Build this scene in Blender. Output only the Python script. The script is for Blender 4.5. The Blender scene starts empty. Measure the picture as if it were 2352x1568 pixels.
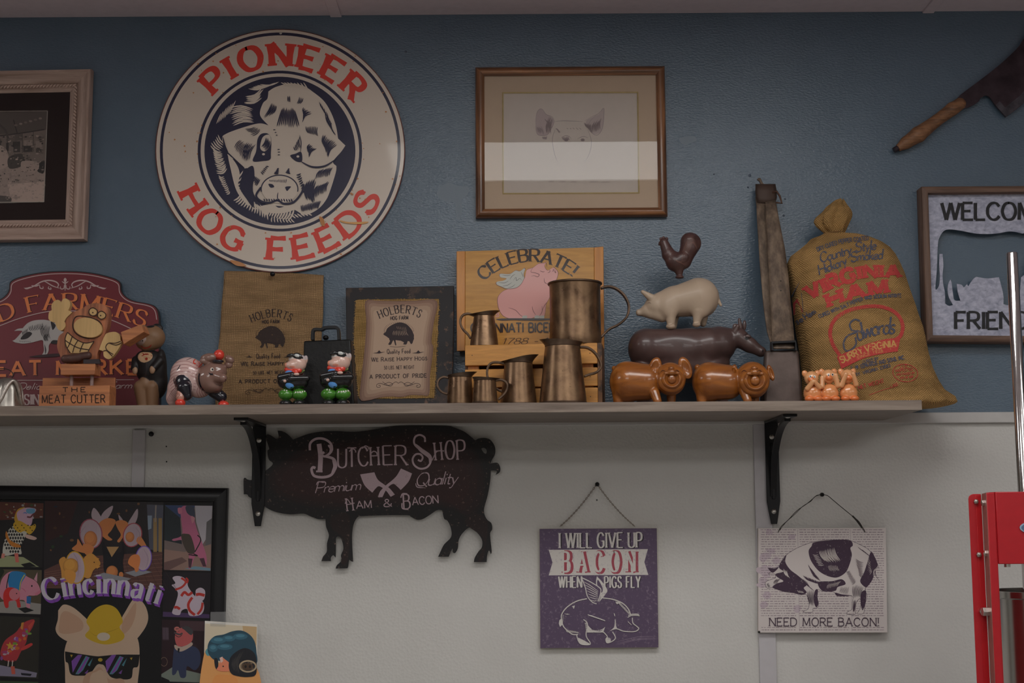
import bpy, bmesh, math, random
import numpy as np
from mathutils import Vector, Matrix, Euler
from mathutils.geometry import tessellate_polygon
from mathutils.bvhtree import BVHTree
random.seed(7); rng = np.random.RandomState(5)
rad = math.radians
scn = bpy.context.scene
COL = scn.collection
# ---------------------------------------------------------------- camera
F = 3267.0
CAM = Vector((0.0, -2.9, 1.55))
RM = Euler((rad(97.15), 0, 0)).to_matrix() @ Matrix.Rotation(rad(-0.38), 3, 'Z')
cd = bpy.data.cameras.new('camera'); cam = bpy.data.objects.new('camera', cd); COL.objects.link(cam)
cam.location = CAM; cam.rotation_euler = RM.to_euler()
cd.sensor_width = 36.0; cd.lens = F / 2352 * 36; cd.clip_start = 0.05
scn.camera = cam
# ---------------------------------------------------------------- world, exposure
w = bpy.data.worlds.new('world'); scn.world = w; w.use_nodes = True
w.node_tree.nodes['Background'].inputs[0].default_value = (0.55, 0.6, 0.7, 1)
w.node_tree.nodes['Background'].inputs[1].default_value = 0.03
scn.view_settings.view_transform = 'Standard'; scn.view_settings.look = 'None'
scn.view_settings.exposure = 0.0; scn.view_settings.gamma = 1.0
scn.view_settings.use_curve_mapping = False
LAMP = 6.3            # radiance of the ceiling troffers
LAMPS = [(0.27, -1.24, 1.24, 0.46), (-2.3, -1.3, 1.22, 0.42), (2.6, -2.1, 1.22, 0.42),
         (-0.9, -3.3, 1.22, 0.6), (1.6, -3.3, 1.22, 0.6), (-0.9, -4.7, 1.22, 0.6), (1.6, -4.7, 1.22, 0.6)]
# ---------------------------------------------------------------- pixel -> place helpers (reference frame 2352x1568)
def ray(px, py):
    return RM @ Vector(((px - 1176) / F, -(py - 784) / F, -1))
def at(px, py, Y):
    d = ray(px, py); return CAM + d * ((Y - CAM.y) / d.y)
class Plane:
    """a real plane in the room; calling it gives the point of the plane seen at a pixel, raised by off"""
    def __init__(s, O, n): s.O = Vector(O); s.n = Vector(n).normalized()
    def __call__(s, px, py, off=0.0):
        d = ray(px, py); O = s.O + s.n * off
        return CAM + d * ((O - CAM).dot(s.n) / d.dot(s.n))
def wallp(Y): return Plane((0, Y, 0), (0, -1, 0))
def lean(px, y0, Y0, y1, Y1, yaw=0):
    a = at(px, y0, Y0); b = at(px, y1, Y1)
    ux = Vector((math.cos(rad(yaw)), math.sin(rad(yaw)), 0)); n = ux.cross(b - a).normalized()
    if n.y > 0: n = -n
    return Plane(a, n)
def s2l(v):
    v /= 255.0
    return v / 12.92 if v <= .04045 else ((v + .055) / 1.055) ** 2.4
def C(r, g, b, e=0.27):
    c = [max(.004, s2l(x) / e) for x in (r, g, b)]; m = max(c)
    return tuple(x * min(1, .86 / m) for x in c)
# ---------------------------------------------------------------- materials
def newmat(name):
    m = bpy.data.materials.new(name); m.use_nodes = True; nt = m.node_tree
    return m, nt, nt.nodes['Principled BSDF']
def N(nt, t, **k):
    n = nt.nodes.new(t)
    for a, b in k.items():
        if a.startswith('i_'): n.inputs[a[2:].replace('_', ' ')].default_value = b
        else: setattr(n, a, b)
    return n
def coords(nt, scale=(1, 1, 1), rot=(0, 0, 0), kind='Object'):
    tc = N(nt, 'ShaderNodeTexCoord'); mp = N(nt, 'ShaderNodeMapping')
    mp.inputs['Scale'].default_value = scale; mp.inputs['Rotation'].default_value = rot
    nt.links.new(tc.outputs[kind], mp.inputs[0]); return mp.outputs[0]
def ramp(nt, src, stops):
    r = N(nt, 'ShaderNodeValToRGB'); cr = r.color_ramp
    while len(cr.elements) < len(stops): cr.elements.new(.5)
    for e, (p, c) in zip(cr.elements, stops):
        e.position = p; e.color = (*c, 1) if len(c) == 3 else c
    nt.links.new(src, r.inputs[0]); return r.outputs[0]
def noise(nt, vec, scale, detail=3, rough=.5, dist=0):
    n = N(nt, 'ShaderNodeTexNoise'); n.inputs['Scale'].default_value = scale
    n.inputs['Detail'].default_value = detail; n.inputs['Roughness'].default_value = rough
    n.inputs['Distortion'].default_value = dist
    nt.links.new(vec, n.inputs['Vector']); return n.outputs[0]
def bump(nt, bsdf, h, strength, dist=0.001):
    b = N(nt, 'ShaderNodeBump'); b.inputs['Strength'].default_value = strength
    b.inputs['Distance'].default_value = dist
    nt.links.new(h, b.inputs['Height']); nt.links.new(b.outputs[0], bsdf.inputs['Normal'])
def mixc(nt, f, a, b, mode='MIX'):
    m = N(nt, 'ShaderNodeMix', data_type='RGBA', blend_type=mode)
    for i, v in ((0, f), (6, a), (7, b)):
        if isinstance(v, (int, float)): m.inputs[i].default_value = v
        elif isinstance(v, tuple): m.inputs[i].default_value = (*v, 1)
        else: nt.links.new(v, m.inputs[i])
    return m.outputs[2]
def plain(name, col, rough=.5, metal=0, coat=0, var=.12, vs=60, bmp=0, bs=200, bd=.0005, spec=.5):
    m, nt, b = newmat(name); v = coords(nt)
    n = noise(nt, v, vs)
    c = ramp(nt, n, [(.25, tuple(x * (1 - var) for x in col)), (.75, tuple(min(1, x * (1 + var)) for x in col))])
    nt.links.new(c, b.inputs['Base Color'])
    b.inputs['Roughness'].default_value = rough; b.inputs['Metallic'].default_value = metal
    b.inputs['Coat Weight'].default_value = coat; b.inputs['Coat Roughness'].default_value = .08
    b.inputs['Specular IOR Level'].default_value = spec
    if bmp: bump(nt, b, noise(nt, v, bs, 2), bmp, bd)
    return m
def wood(name, c1, c2, grain='X', scale=1.0, rough=.5, coat=0, rings=0, contrast=1, spec=.5):
    m, nt, b = newmat(name)
    sc = {'X': (4, 60, 60), 'Z': (60, 60, 4), 'Y': (60, 4, 60)}[grain]
    v = coords(nt, tuple(x * scale for x in sc))
    n = noise(nt, v, 1.6, 6, .62, .6)
    a, d = .5 - .22 / contrast, .5 + .22 / contrast
    c = ramp(nt, n, [(a, c1), (d, c2)])
    if rings:
        v2 = coords(nt, tuple(x * scale * .22 for x in sc))
        wv = N(nt, 'ShaderNodeTexWave', wave_type='RINGS'); wv.inputs['Scale'].default_value = rings
        wv.inputs['Distortion'].default_value = 7; wv.inputs['Detail'].default_value = 2
        nt.links.new(v2, wv.inputs['Vector'])
        f = ramp(nt, wv.outputs[0], [(.0, (0, 0, 0)), (1, (.6, .6, .6))])
        c = mixc(nt, f, c, tuple(x * .55 for x in c1))
    nt.links.new(c, b.inputs['Base Color'])
    b.inputs['Roughness'].default_value = rough; b.inputs['Coat Weight'].default_value = coat
    b.inputs['Coat Roughness'].default_value = .12; b.inputs['Specular IOR Level'].default_value = spec
    bump(nt, b, n, .15, .0006)
    return m
def ink(name, rough=.5, coat=0, grunge=0, gcol=(.5, .5, .5), gscale=60, gcut=.62, weave=0, bmp=0, metal=0, spec=.5):
    """reads the printed / painted colour of the surface from its colour attribute"""
    m, nt, b = newmat(name)
    a = N(nt, 'ShaderNodeVertexColor', layer_name='Col'); c = a.outputs[0]; v = coords(nt)
    if grunge:
        n = noise(nt, v, gscale, 8, .75)
        f = ramp(nt, n, [(gcut, (0, 0, 0)), (min(1, gcut + .05), (grunge,) * 3)])
        c = mixc(nt, f, c, gcol)
    if weave:
        w1 = weavetex(nt, weave)
        c = mixc(nt, ramp(nt, w1, [(.25, (.8,) * 3), (.6, (0, 0, 0))]), c, gcol)
        bump(nt, b, w1, .6, .0012)
    if bmp: bump(nt, b, noise(nt, v, 220, 3), bmp, .0006)
    nt.links.new(c, b.inputs['Base Color'])
    b.inputs['Roughness'].default_value = rough; b.inputs['Coat Weight'].default_value = coat
    b.inputs['Coat Roughness'].default_value = .06; b.inputs['Metallic'].default_value = metal
    b.inputs['Specular IOR Level'].default_value = spec
    return m
def weavetex(nt, per, rot=0):
    v = coords(nt, (1, 1, 1), (0, rad(rot), 0))
    nz = N(nt, 'ShaderNodeTexNoise'); nz.inputs['Scale'].default_value = 35
    nt.links.new(v, nz.inputs['Vector'])
    vm = N(nt, 'ShaderNodeVectorMath', operation='SCALE'); vm.inputs[3].default_value = .006
    nt.links.new(nz.outputs['Color'], vm.inputs[0])
    va = N(nt, 'ShaderNodeVectorMath', operation='ADD'); nt.links.new(v, va.inputs[0]); nt.links.new(vm.outputs[0], va.inputs[1])
    outs = []
    for ax in ('X', 'Z'):
        wv = N(nt, 'ShaderNodeTexWave', bands_direction=ax); wv.inputs['Scale'].default_value = .314 / per
        wv.inputs['Distortion'].default_value = 1.2; wv.inputs['Detail'].default_value = 1
        wv.inputs['Detail Scale'].default_value = 1.5
        nt.links.new(va.outputs[0], wv.inputs['Vector']); outs.append(wv.outputs[1])
    m = N(nt, 'ShaderNodeMath', operation='MULTIPLY'); nt.links.new(outs[0], m.inputs[0]); nt.links.new(outs[1], m.inputs[1])
    p = N(nt, 'ShaderNodeMath', operation='POWER'); p.inputs[1].default_value = .5; nt.links.new(m.outputs[0], p.inputs[0])
    return p.outputs[0]
def burlap(name, c1, c2, per=.0032, rot=0, lowscale=14):
    m, nt, b = newmat(name)
    w1 = weavetex(nt, per, rot)
    c = ramp(nt, w1, [(.05, c1), (.7, c2)])
    lo = noise(nt, coords(nt, (1, 1, 4)), lowscale, 5, .6)
    c = mixc(nt, ramp(nt, lo, [(.38, (.45,) * 3), (.62, (0, 0, 0))]), c, tuple(x * .6 for x in c1))
    nt.links.new(c, b.inputs['Base Color']); b.inputs['Roughness'].default_value = .95
    b.inputs['Specular IOR Level'].default_value = .1
    bump(nt, b, w1, .8, .0014)
    return m
# ---------------------------------------------------------------- objects
ORG = {}
def finish(name, me, mats, parent=None, smooth=False, loc=None):
    """me is in room coordinates; shifts it to its parent's origin (or to its own base)"""
    if not isinstance(mats, (list, tuple)): mats = [mats]
    for m in mats: me.materials.append(m)
    if smooth: me.polygons.foreach_set('use_smooth', [True] * len(me.polygons))
    me.name = name
    o = bpy.data.objects.new(name, me); COL.objects.link(o)
    if parent is not None:
        o.parent = parent; org = ORG[parent]
    else:
        if loc is None:
            co = np.empty(len(me.vertices) * 3); me.vertices.foreach_get('co', co); co = co.reshape(-1, 3)
            mn, mx = co.min(0), co.max(0); loc = Vector(((mn[0] + mx[0]) / 2, (mn[1] + mx[1]) / 2, mn[2]))
        org = Vector(loc); o.location = org
    me.transform(Matrix.Translation(-org)); ORG[o] = org
    me.update()
    return o
def thing(name, label, cat, loc, group=None):
    o = bpy.data.objects.new(name, None); COL.objects.link(o); o.empty_display_size = .02
    o.location = loc; ORG[o] = Vector(loc); tag(o, label, cat, group); return o
def tag(o, label=None, cat=None, group=None, kind=None):
    if label: o['label'] = label
    if cat: o['category'] = cat
    if group: o['group'] = group
    if kind: o['kind'] = kind
    return o
class MB:
    def __init__(s): s.v = []; s.f = []; s.mi = []; s.cols = None; s.m = 0
    def add(s, vs, fs):
        b = len(s.v); s.v += [tuple(p) for p in vs]
        for f in fs: s.f.append(tuple(b + i for i in f)); s.mi.append(s.m)
        return s
    def hexa(s, a):   # 8 corners: 4 front (ccw), 4 back
        return s.add(a, [(0, 1, 2, 3), (7, 6, 5, 4), (0, 4, 5, 1), (1, 5, 6, 2), (2, 6, 7, 3), (3, 7, 4, 0)])
    def box(s, p, q):
        x0, y0, z0 = (min(a, b) for a, b in zip(p, q)); x1, y1, z1 = (max(a, b) for a, b in zip(p, q))
        return s.hexa([(x0, y0, z0), (x1, y0, z0), (x1, y0, z1), (x0, y0, z1), (x0, y1, z0), (x1, y1, z0), (x1, y1, z1), (x0, y1, z1)])
    def cyl(s, a, b, r, r2=None, n=16, cap=True):
        a, b = Vector(a), Vector(b); r2 = r if r2 is None else r2
        return s.tube([a, b], [r, r2], n, cap)
    def tube(s, path, r, n=10, cap=True, flat=None):
        """flat=(width_vector_length, thickness) with side direction vector -> flat strip instead of round"""
        P = [Vector(p) for p in path]; R = r if isinstance(r, (list, tuple)) else [r] * len(P)
        b0 = len(s.v); rings = []
        up = None
        for i, p in enumerate(P):
            t = (P[min(i + 1, len(P) - 1)] - P[max(i - 1, 0)]).normalized()
            if flat:
                sd = Vector(flat[0]).normalized(); nn = t.cross(sd).normalized()
                hw, ht = flat[1] / 2, flat[2] / 2
                ring = [p + sd * a * hw + nn * c * ht for a, c in ((-1, -1), (1, -1), (1, 1), (-1, 1))]
            else:
                if up is None:
                    up = Vector((0, 0, 1)) if abs(t.z) < .9 else Vector((1, 0, 0))
                x = t.cross(up).normalized(); y = x.cross(t).normalized(); up = y
                ring = [p + (x * math.cos(2 * math.pi * k / n) + y * math.sin(2 * math.pi * k / n)) * R[i] for k in range(n)]
            rings.append(ring)
        n = 4 if flat else n
        vs = [q for rg in rings for q in rg]
        fs = [(i * n + k, i * n + (k + 1) % n, (i + 1) * n + (k + 1) % n, (i + 1) * n + k) for i in range(len(P) - 1) for k in range(n)]
        if cap: fs += [tuple(range(n))[::-1], tuple((len(P) - 1) * n + k for k in range(n))]
        return s.add(vs, fs)
    def lathe(s, prof, c, n=32, fr=None, axis=None):
        """prof: (r,z) list bottom to top around c; fr(theta,i)->(dr,dz)"""
        c = Vector(c); vs = []
        for i, (r, z) in enumerate(prof):
            for k in range(n):
                th = 2 * math.pi * k / n; dr, dz = fr(th, i) if fr else (0, 0)
                vs.append((c.x + (r + dr) * math.cos(th), c.y + (r + dr) * math.sin(th), c.z + z + dz))
        fs = [(i * n + k, i * n + (k + 1) % n, (i + 1) * n + (k + 1) % n, (i + 1) * n + k) for i in range(len(prof) - 1) for k in range(n)]
        return s.add(vs, fs)
    def sphere(s, c, r, seg=12, rin=8):
        rx, ry, rz = r if isinstance(r, tuple) else (r, r, r); c = Vector(c)
        vs = [(c.x, c.y, c.z + rz)]
        for i in range(1, rin):
            a = math.pi * i / rin
            for k in range(seg):
                b = 2 * math.pi * k / seg; vs.append((c.x + rx * math.sin(a) * math.cos(b), c.y + ry * math.sin(a) * math.sin(b), c.z + rz * math.cos(a)))
        vs.append((c.x, c.y, c.z - rz)); L = len(vs) - 1
        fs = [(0, 1 + k, 1 + (k + 1) % seg) for k in range(seg)]
        for i in range(rin - 2):
            for k in range(seg):
                a = 1 + i * seg; fs.append((a + k, a + seg + k, a + seg + (k + 1) % seg, a + (k + 1) % seg))
        a = 1 + (rin - 2) * seg
        fs += [(L, a + (k + 1) % seg, a + k) for k in range(seg)]
        return s.add(vs, fs)
    def prism(s, loops, mp, o0, o1):
        """plate: loops of pixel points (first outer, rest holes) between offsets o0 and o1 of the plane mp"""
        fr = [[Vector(mp(x, y, o1)) for x, y in lp] for lp in loops]; bk = [[Vector(mp(x, y, o0)) for x, y in lp] for lp in loops]
        # keep the back congruent with the front: shift along the plane's normal
        if isinstance(mp, Plane): bk = [[p - mp.n * (o1 - o0) for p in lp] for lp in fr]
        tris = tess(loops)
        A = [p for lp in fr for p in lp]; B = [p for lp in bk for p in lp]; n = len(A)
        s.add(A, tris); s.add(B, [t[::-1] for t in tris])
        k = 0; vs = A + B; fs = []
        for lp in fr:
            m = len(lp)
            fs += [(k + i, k + (i + 1) % m, n + k + (i + 1) % m, n + k + i) for i in range(m)]; k += m
        return s.add(vs, fs)
    def mesh(s, name='m'):
        me = bpy.data.meshes.new(name); me.from_pydata(s.v, [], s.f); me.polygons.foreach_set('material_index', s.mi)
        me.update(); return me
    def build(s, name, mats, parent=None, smooth=False, bevel=0, loc=None, seg=2, recalc=True):
        me = s.mesh(name)
        if recalc:
            bm = bmesh.new(); bm.from_mesh(me); bmesh.ops.remove_doubles(bm, verts=bm.verts, dist=1e-6)
            bmesh.ops.recalc_face_normals(bm, faces=bm.faces); bm.to_mesh(me); bm.free()
        o = finish(name, me, mats, parent, smooth, loc)
        if bevel:
            b = o.modifiers.new('bevel', 'BEVEL'); b.width = bevel; b.segments = seg; b.limit_method = 'ANGLE'; b.angle_limit = rad(40)
            me.polygons.foreach_set('use_smooth', [True] * len(me.polygons))
            if bevel: me.set_sharp_from_angle(angle=rad(35))
        elif smooth: me.set_sharp_from_angle(angle=rad(50))
        return o
def tess(loops):
    return [tuple(t) for t in tessellate_polygon([[Vector((x, -y, 0)) for x, y in lp] for lp in loops])]
def sm(pts, closed=True, n=6):
    """smooth curve through points; a point given as (x,y,1) stays a corner"""
    P = [(p[0], p[1]) for p in pts]; cr = [len(p) > 2 for p in pts]; out = []; L = len(P)
    rngi = range(L if closed else L - 1)
    for i in rngi:
        p1, p2 = P[i], P[(i + 1) % L]
        p0 = P[i - 1] if (closed or i > 0) else p1; p3 = P[(i + 2) % L] if (closed or i + 2 < L) else p2
        if cr[i]: p0 = p1
        if cr[(i + 1) % L]: p3 = p2
        for k in range(n):
            t = k / n; t2, t3 = t * t, t * t * t
            out.append(tuple(.5 * (2 * p1[a] + (p2[a] - p0[a]) * t + (2 * p0[a] - 5 * p1[a] + 4 * p2[a] - p3[a]) * t2 + (3 * p1[a] - p0[a] - 3 * p2[a] + p3[a]) * t3) for a in (0, 1)))
    if not closed: out.append(P[-1])
    return out
def circ(cx, cy, rx, ry=None, n=48, a0=0, a1=360, rot=0):
    ry = rx if ry is None else ry; out = []; m = n if a1 - a0 >= 360 else n + 1
    for i in range(m):
        a = rad(a0 + (a1 - a0) * i / n); x, y = rx * math.cos(a), -ry * math.sin(a); c, s_ = math.cos(rad(rot)), math.sin(rad(rot))
        out.append((cx + x * c + y * s_, cy - x * s_ + y * c))
    return out
def xf(pts, x0, y0, s): return [(x0 + p[0] / s, y0 + p[1] / s) + tuple(p[2:]) for p in pts]
# ---------------------------------------------------------------- lettering (stroke alphabet, y up, capital height 1)
G = {}
for ln in '''A .78|0,0 .39,1|.39,1 .78,0|.14,.34 .64,.34
B .62|0,0 0,1|~0,1 .3,1 .5,.93 .55,.76 .48,.6 .28,.53 0,.53|~0,.53 .34,.53 .56,.46 .62,.27 .55,.08 .34,0 0,0
C .7|~.68,.78 .55,.95 .38,1 .18,.93 .03,.72 0,.5 .03,.28 .18,.07 .38,0 .56,.06 .69,.22
D .7|0,0 0,1|~0,1 .3,1 .52,.92 .67,.72 .7,.5 .67,.28 .52,.08 .3,0 0,0
E .58|0,0 0,1|0,1 .56,1|0,.52 .44,.52|0,0 .58,0
F .55|0,0 0,1|0,1 .55,1|0,.5 .43,.5
G .72|~.68,.8 .55,.95 .38,1 .18,.93 .03,.72 0,.5 .03,.28 .18,.07 .38,0 .56,.04 .69,.14|.69,.12 .69,.45|.45,.45 .74,.45
H .68|0,0 0,1|.68,0 .68,1|0,.52 .68,.52
I .1|.05,0 .05,1
J .45|.42,1 .42,.25|~.42,.25 .38,.07 .22,0 .06,.05 0,.2
K .66|0,0 0,1|.62,1 0,.4|.2,.56 .66,0
L .54|0,0 0,1|0,0 .54,0
M .86|.03,0 .06,1|.06,1 .43,.1|.43,.1 .8,1|.8,1 .83,0
N .7|0,0 0,1|0,1 .7,0|.7,0 .7,1
O .78|@.39,1 .14,.9 0,.5 .14,.1 .39,0 .64,.1 .78,.5 .64,.9
P .6|0,0 0,1|~0,1 .34,1 .54,.92 .6,.73 .54,.54 .34,.46 0,.46
Q .78|@.39,1 .14,.9 0,.5 .14,.1 .39,0 .64,.1 .78,.5 .64,.9|.45,.25 .78,-.1
R .64|0,0 0,1|~0,1 .34,1 .53,.92 .58,.75 .53,.57 .34,.5 0,.5|.28,.5 .66,0
S .6|~.55,.8 .45,.96 .28,1 .1,.93 .03,.77 .1,.6 .3,.51 .5,.42 .58,.25 .5,.07 .3,0 .12,.04 0,.22
T .66|.33,0 .33,1|0,1 .66,1
U .68|0,1 0,.3|~0,.3 .06,.09 .34,0 .62,.09 .68,.3|.68,.3 .68,1
V .76|0,1 .38,0|.38,0 .76,1
W 1.05|0,1 .27,0|.27,0 .53,1|.53,1 .78,0|.78,0 1.05,1
X .7|0,1 .7,0|.7,1 0,0
Y .7|0,1 .35,.48|.7,1 .35,.48|.35,.48 .35,0
Z .62|0,1 .62,1|.62,1 0,0|0,0 .62,0
0 .58|@.29,1 .07,.88 0,.5 .07,.12 .29,0 .51,.12 .58,.5 .51,.88
1 .3|.18,0 .18,1|.18,1 0,.82
2 .56|~.02,.76 .12,.95 .3,1 .48,.92 .52,.73 .42,.5 0,0|0,0 .56,0
3 .54|~.03,.82 .14,.96 .3,1 .48,.9 .48,.66 .26,.54|~.26,.54 .5,.44 .54,.22 .42,.04 .24,0 .06,.06 0,.2
5 .54|.5,1 .08,1|.08,1 .04,.55|~.04,.55 .26,.62 .48,.52 .54,.3 .46,.08 .24,0 .06,.05 0,.16
9 .56|@.28,1 .07,.9 .02,.7 .09,.48 .28,.4 .48,.5 .54,.7 .48,.92|~.54,.7 .5,.3 .38,.08 .14,0
6 .56|~.46,.97 .2,.8 .03,.5 0,.28|@.28,.58 .08,.5 0,.28 .08,.06 .28,0 .48,.06 .56,.28 .48,.5
4 .58|.42,0 .42,1|.42,1 0,.3|0,.3 .58,.3
7 .54|0,1 .54,1|~.54,1 .3,.5 .18,0
8 .56|@.28,1 .08,.9 .08,.64 .28,.54 .48,.64 .48,.9|@.28,.54 .05,.42 0,.24 .08,.05 .28,0 .48,.05 .56,.24 .51,.42
& .74|~.7,.42 .56,.12 .3,0 .06,.08 .04,.3 .22,.5 .42,.68 .44,.88 .3,1 .16,.9 .18,.72 .4,.38 .72,0
! .1|.05,.32 .05,1|.05,0 .05,.1
. .1|.05,0 .05,.09
, .1|.06,.08 .02,-.14
' .1|.05,1 .05,.75
- .4|.04,.4 .36,.4
: .1|.05,0 .05,.08|.05,.4 .05,.48
a .4|~.04,.4 .1,.48 .2,.5 .33,.46 .38,.34 .38,0|~.38,.3 .2,.28 .04,.22 .02,.1 .1,0 .22,.01 .38,.13
@ .42|@.2,.5 .04,.4 0,.25 .04,.08 .2,0 .36,.08 .4,.25 .36,.42|.41,.5 .42,0
b .42|0,1 0,0|@.22,.5 .06,.42 0,.25 .06,.08 .22,0 .38,.08 .42,.25 .38,.42
c .38|~.37,.4 .28,.49 .2,.5 .05,.42 0,.25 .05,.08 .2,0 .3,.02 .38,.12
d .42|.42,1 .42,0|@.2,.5 .04,.42 0,.25 .04,.08 .2,0 .36,.08 .42,.25 .36,.42
e .42|~.01,.27 .42,.27|~.42,.27 .38,.43 .22,.5 .05,.42 0,.25 .05,.07 .22,0 .34,.03 .41,.14
f .3|~.32,.94 .24,1 .14,.95 .12,.8 .12,0|.0,.5 .28,.5
g .42|@.2,.5 .04,.4 0,.25 .04,.08 .2,0 .36,.08 .4,.25 .36,.42|~.41,.5 .42,-.1 .34,-.28 .18,-.32 .02,-.24
h .4|0,1 0,0|~0,.36 .12,.48 .26,.5 .37,.42 .4,.3 .4,0
i .1|.05,.5 .05,0|.05,.7 .05,.8
j .2|~.15,.5 .15,-.15 .1,-.28 -.05,-.3|.15,.7 .15,.8
k .38|0,1 0,0|.36,.5 0,.2|.12,.3 .38,0
l .1|.05,1 .05,0
m .66|0,.5 0,0|~0,.36 .1,.48 .2,.5 .3,.42 .33,.3 .33,0|~.33,.36 .43,.48 .53,.5 .63,.42 .66,.3 .66,0
n .4|0,.5 0,0|~0,.36 .12,.48 .26,.5 .37,.42 .4,.3 .4,0
o .44|@.22,.5 .06,.42 0,.25 .06,.08 .22,0 .38,.08 .44,.25 .38,.42
p .42|0,.5 0,-.32|@.22,.5 .06,.42 0,.25 .06,.08 .22,0 .38,.08 .42,.25 .38,.42
q .42|.42,.5 .42,-.32|@.2,.5 .04,.42 0,.25 .04,.08 .2,0 .36,.08 .42,.25 .36,.42
r .28|0,.5 0,0|~0,.32 .08,.44 .18,.5 .29,.47
s .34|~.32,.42 .24,.5 .12,.5 .04,.42 .06,.32 .18,.26 .3,.19 .32,.08 .22,0 .08,0 0,.08
t .28|~.12,.78 .12,.14 .16,.02 .28,.02|0,.5 .27,.5
u .4|~0,.5 0,.18 .04,.05 .16,0 .3,.04 .4,.16|.4,.5 .4,0
v .38|0,.5 .19,0|.19,0 .38,.5
w .6|0,.5 .15,0|.15,0 .3,.5|.3,.5 .45,0|.45,0 .6,.5
x .38|0,.5 .38,0|.38,.5 0,0
y .4|0,.5 .2,0|~.4,.5 .2,0 .1,-.26 -.04,-.3
z .36|0,.5 .36,.5|.36,.5 0,0|0,0 .36,0'''.split('\n'):
    ch = ln[0]; wd, *st = ln[2:].split('|'); L_ = []
    for q in st:
        kind = q[0] if q[0] in '~@' else ''
        pts = [tuple(float(a) for a in p.split(',')) for p in q.lstrip('~@').split()]
        L_.append((kind, pts))
    G[ch] = (float(wd), L_)
class Print:
    """flat print / painted artwork: coloured pieces traced in reference pixels and laid on the real surface mp"""
    def __init__(s, mp, base=.0003, step=4e-5, x0=0, y0=0, sc=1.0):
        s.mp = mp; s.base = base; s.step = step; s.k = 0; s.v = []; s.f = []; s.c = []; s.x0, s.y0, s.sc = x0, y0, sc
        s.seg = None
    def view(s, x0, y0, sc): s.x0, s.y0, s.sc = x0, y0, sc; return s
    def X(s, p): return (s.x0 + p[0] / s.sc, s.y0 + p[1] / s.sc)
    def lift(s): s.k += 1
    def _add(s, pts, faces, col):
        off = s.base + s.k * s.step + (len(s.f) % 23) * 1.7e-6; b = len(s.v)
        for p in pts:
            q = s.mp(p[0], p[1], off); s.v.append(tuple(q) if q is not None else None)
        for f in faces: s.f.append(tuple(b + i for i in f)); s.c.append(col)
    def poly(s, pts, col, smooth=False, holes=(), raw=False, lift=True, n=6):
        if lift: s.lift()
        if smooth: pts = sm(pts, True, n)
        lp = [[s.X(p) if not raw else p for p in q] for q in [pts, *holes]]
        s._add([p for q in lp for p in q], tess(lp), col); return s
    def ribbon(s, P, W, col):
        """P in true pixels, W full widths"""
        n = len(P); L = []; Rr = []
        for i in range(n):
            a = P[max(i - 1, 0)]; b = P[min(i + 1, n - 1)]; dx, dy = b[0] - a[0], b[1] - a[1]; l = math.hypot(dx, dy) or 1
            nx, ny = -dy / l * W[i] / 2, dx / l * W[i] / 2
            L.append((P[i][0] + nx, P[i][1] + ny)); Rr.append((P[i][0] - nx, P[i][1] - ny))
        s._add(L + Rr, [(i, i + 1, n + i + 1, n + i) for i in range(n - 1)], col)
    def stroke(s, pts, w, col, smooth=True, closed=False, taper=0, lift=True, n=6):
        """w in the current view's units; taper 1 = both ends pointed, 2 = the end pointed"""
        if lift: s.lift()
        if smooth: pts = sm(pts, closed, n)
        if closed: pts = list(pts) + [pts[0], pts[1]]
        P = [s.X(p) for p in pts]; m = len(P); W = []
        for i in range(m):
            t = i / (m - 1); f = 1
            if taper == 1: f = math.sin(math.pi * min(max(t, .0), 1)) ** .6
            if taper == 2: f = 1 - t ** 1.5
            if taper == 3: f = t ** .8
            W.append(max(f, .05) * w / s.sc)
        s.ribbon(P, W, col)
    def hatch(s, a, b, c, d, n, w, col, bend=0, jit=.08, taper=1):
        """n strokes running from edge a-b to edge c-d"""
        s.lift()
        for i in range(n):
            t = (i + .5) / n; j1, j2 = (random.uniform(-jit, jit) for _ in (0, 1))
            p = (a[0] + (b[0] - a[0]) * t, a[1] + (b[1] - a[1]) * t); q = (c[0] + (d[0] - c[0]) * t, c[1] + (d[1] - c[1]) * t)
            dx, dy = q[0] - p[0], q[1] - p[1]
            p = (p[0] + dx * j1, p[1] + dy * j1); q = (q[0] + dx * j2, q[1] + dy * j2)
            m = ((p[0] + q[0]) / 2 - dy * bend, (p[1] + q[1]) / 2 + dx * bend)
            s.stroke([p, m, q], w, col, taper=taper, lift=False, n=3)
    def text(s, txt, path, h, col, wt=.14, nib=None, thin=.5, serif=0, st=.06, slant=0, gap=.16, space=.34, h2=None, flare=0, big=None, raw=False, lift=True, xh=0):
        """letters along path (view units), height h; wt stroke weight; nib angle in degrees for thick/thin strokes"""
        if lift: s.lift()
        P = [s.X(p) if not raw else p for p in path]; h = h / s.sc; h2 = h if h2 is None else h2 / s.sc
        if len(P) > 2: P = sm(P, False, 8)
        cum = [0]
        for a, b in zip(P, P[1:]): cum.append(cum[-1] + math.hypot(b[0] - a[0], b[1] - a[1]))
        tot = cum[-1]
        def on(d, t):
            i = 0
            while i < len(cum) - 2 and cum[i + 1] < d: i += 1
            u = (d - cum[i]) / (cum[i + 1] - cum[i]); a, b = P[i], P[i + 1]; l = cum[i + 1] - cum[i]
            tx, ty = (b[0] - a[0]) / l, (b[1] - a[1]) / l
            return (a[0] + (b[0] - a[0]) * u + ty * t, a[1] + (b[1] - a[1]) * u - tx * t)
        sizes = [(big if (big and (i == 0 or txt[i - 1] == ' ')) else 1) for i in range(len(txt))]
        nat = sum((G[c][0] * z if c != ' ' else space) for c, z in zip(txt, sizes)) + gap * (len(txt) - 1)
        x = 0; kx = tot / nat
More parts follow.
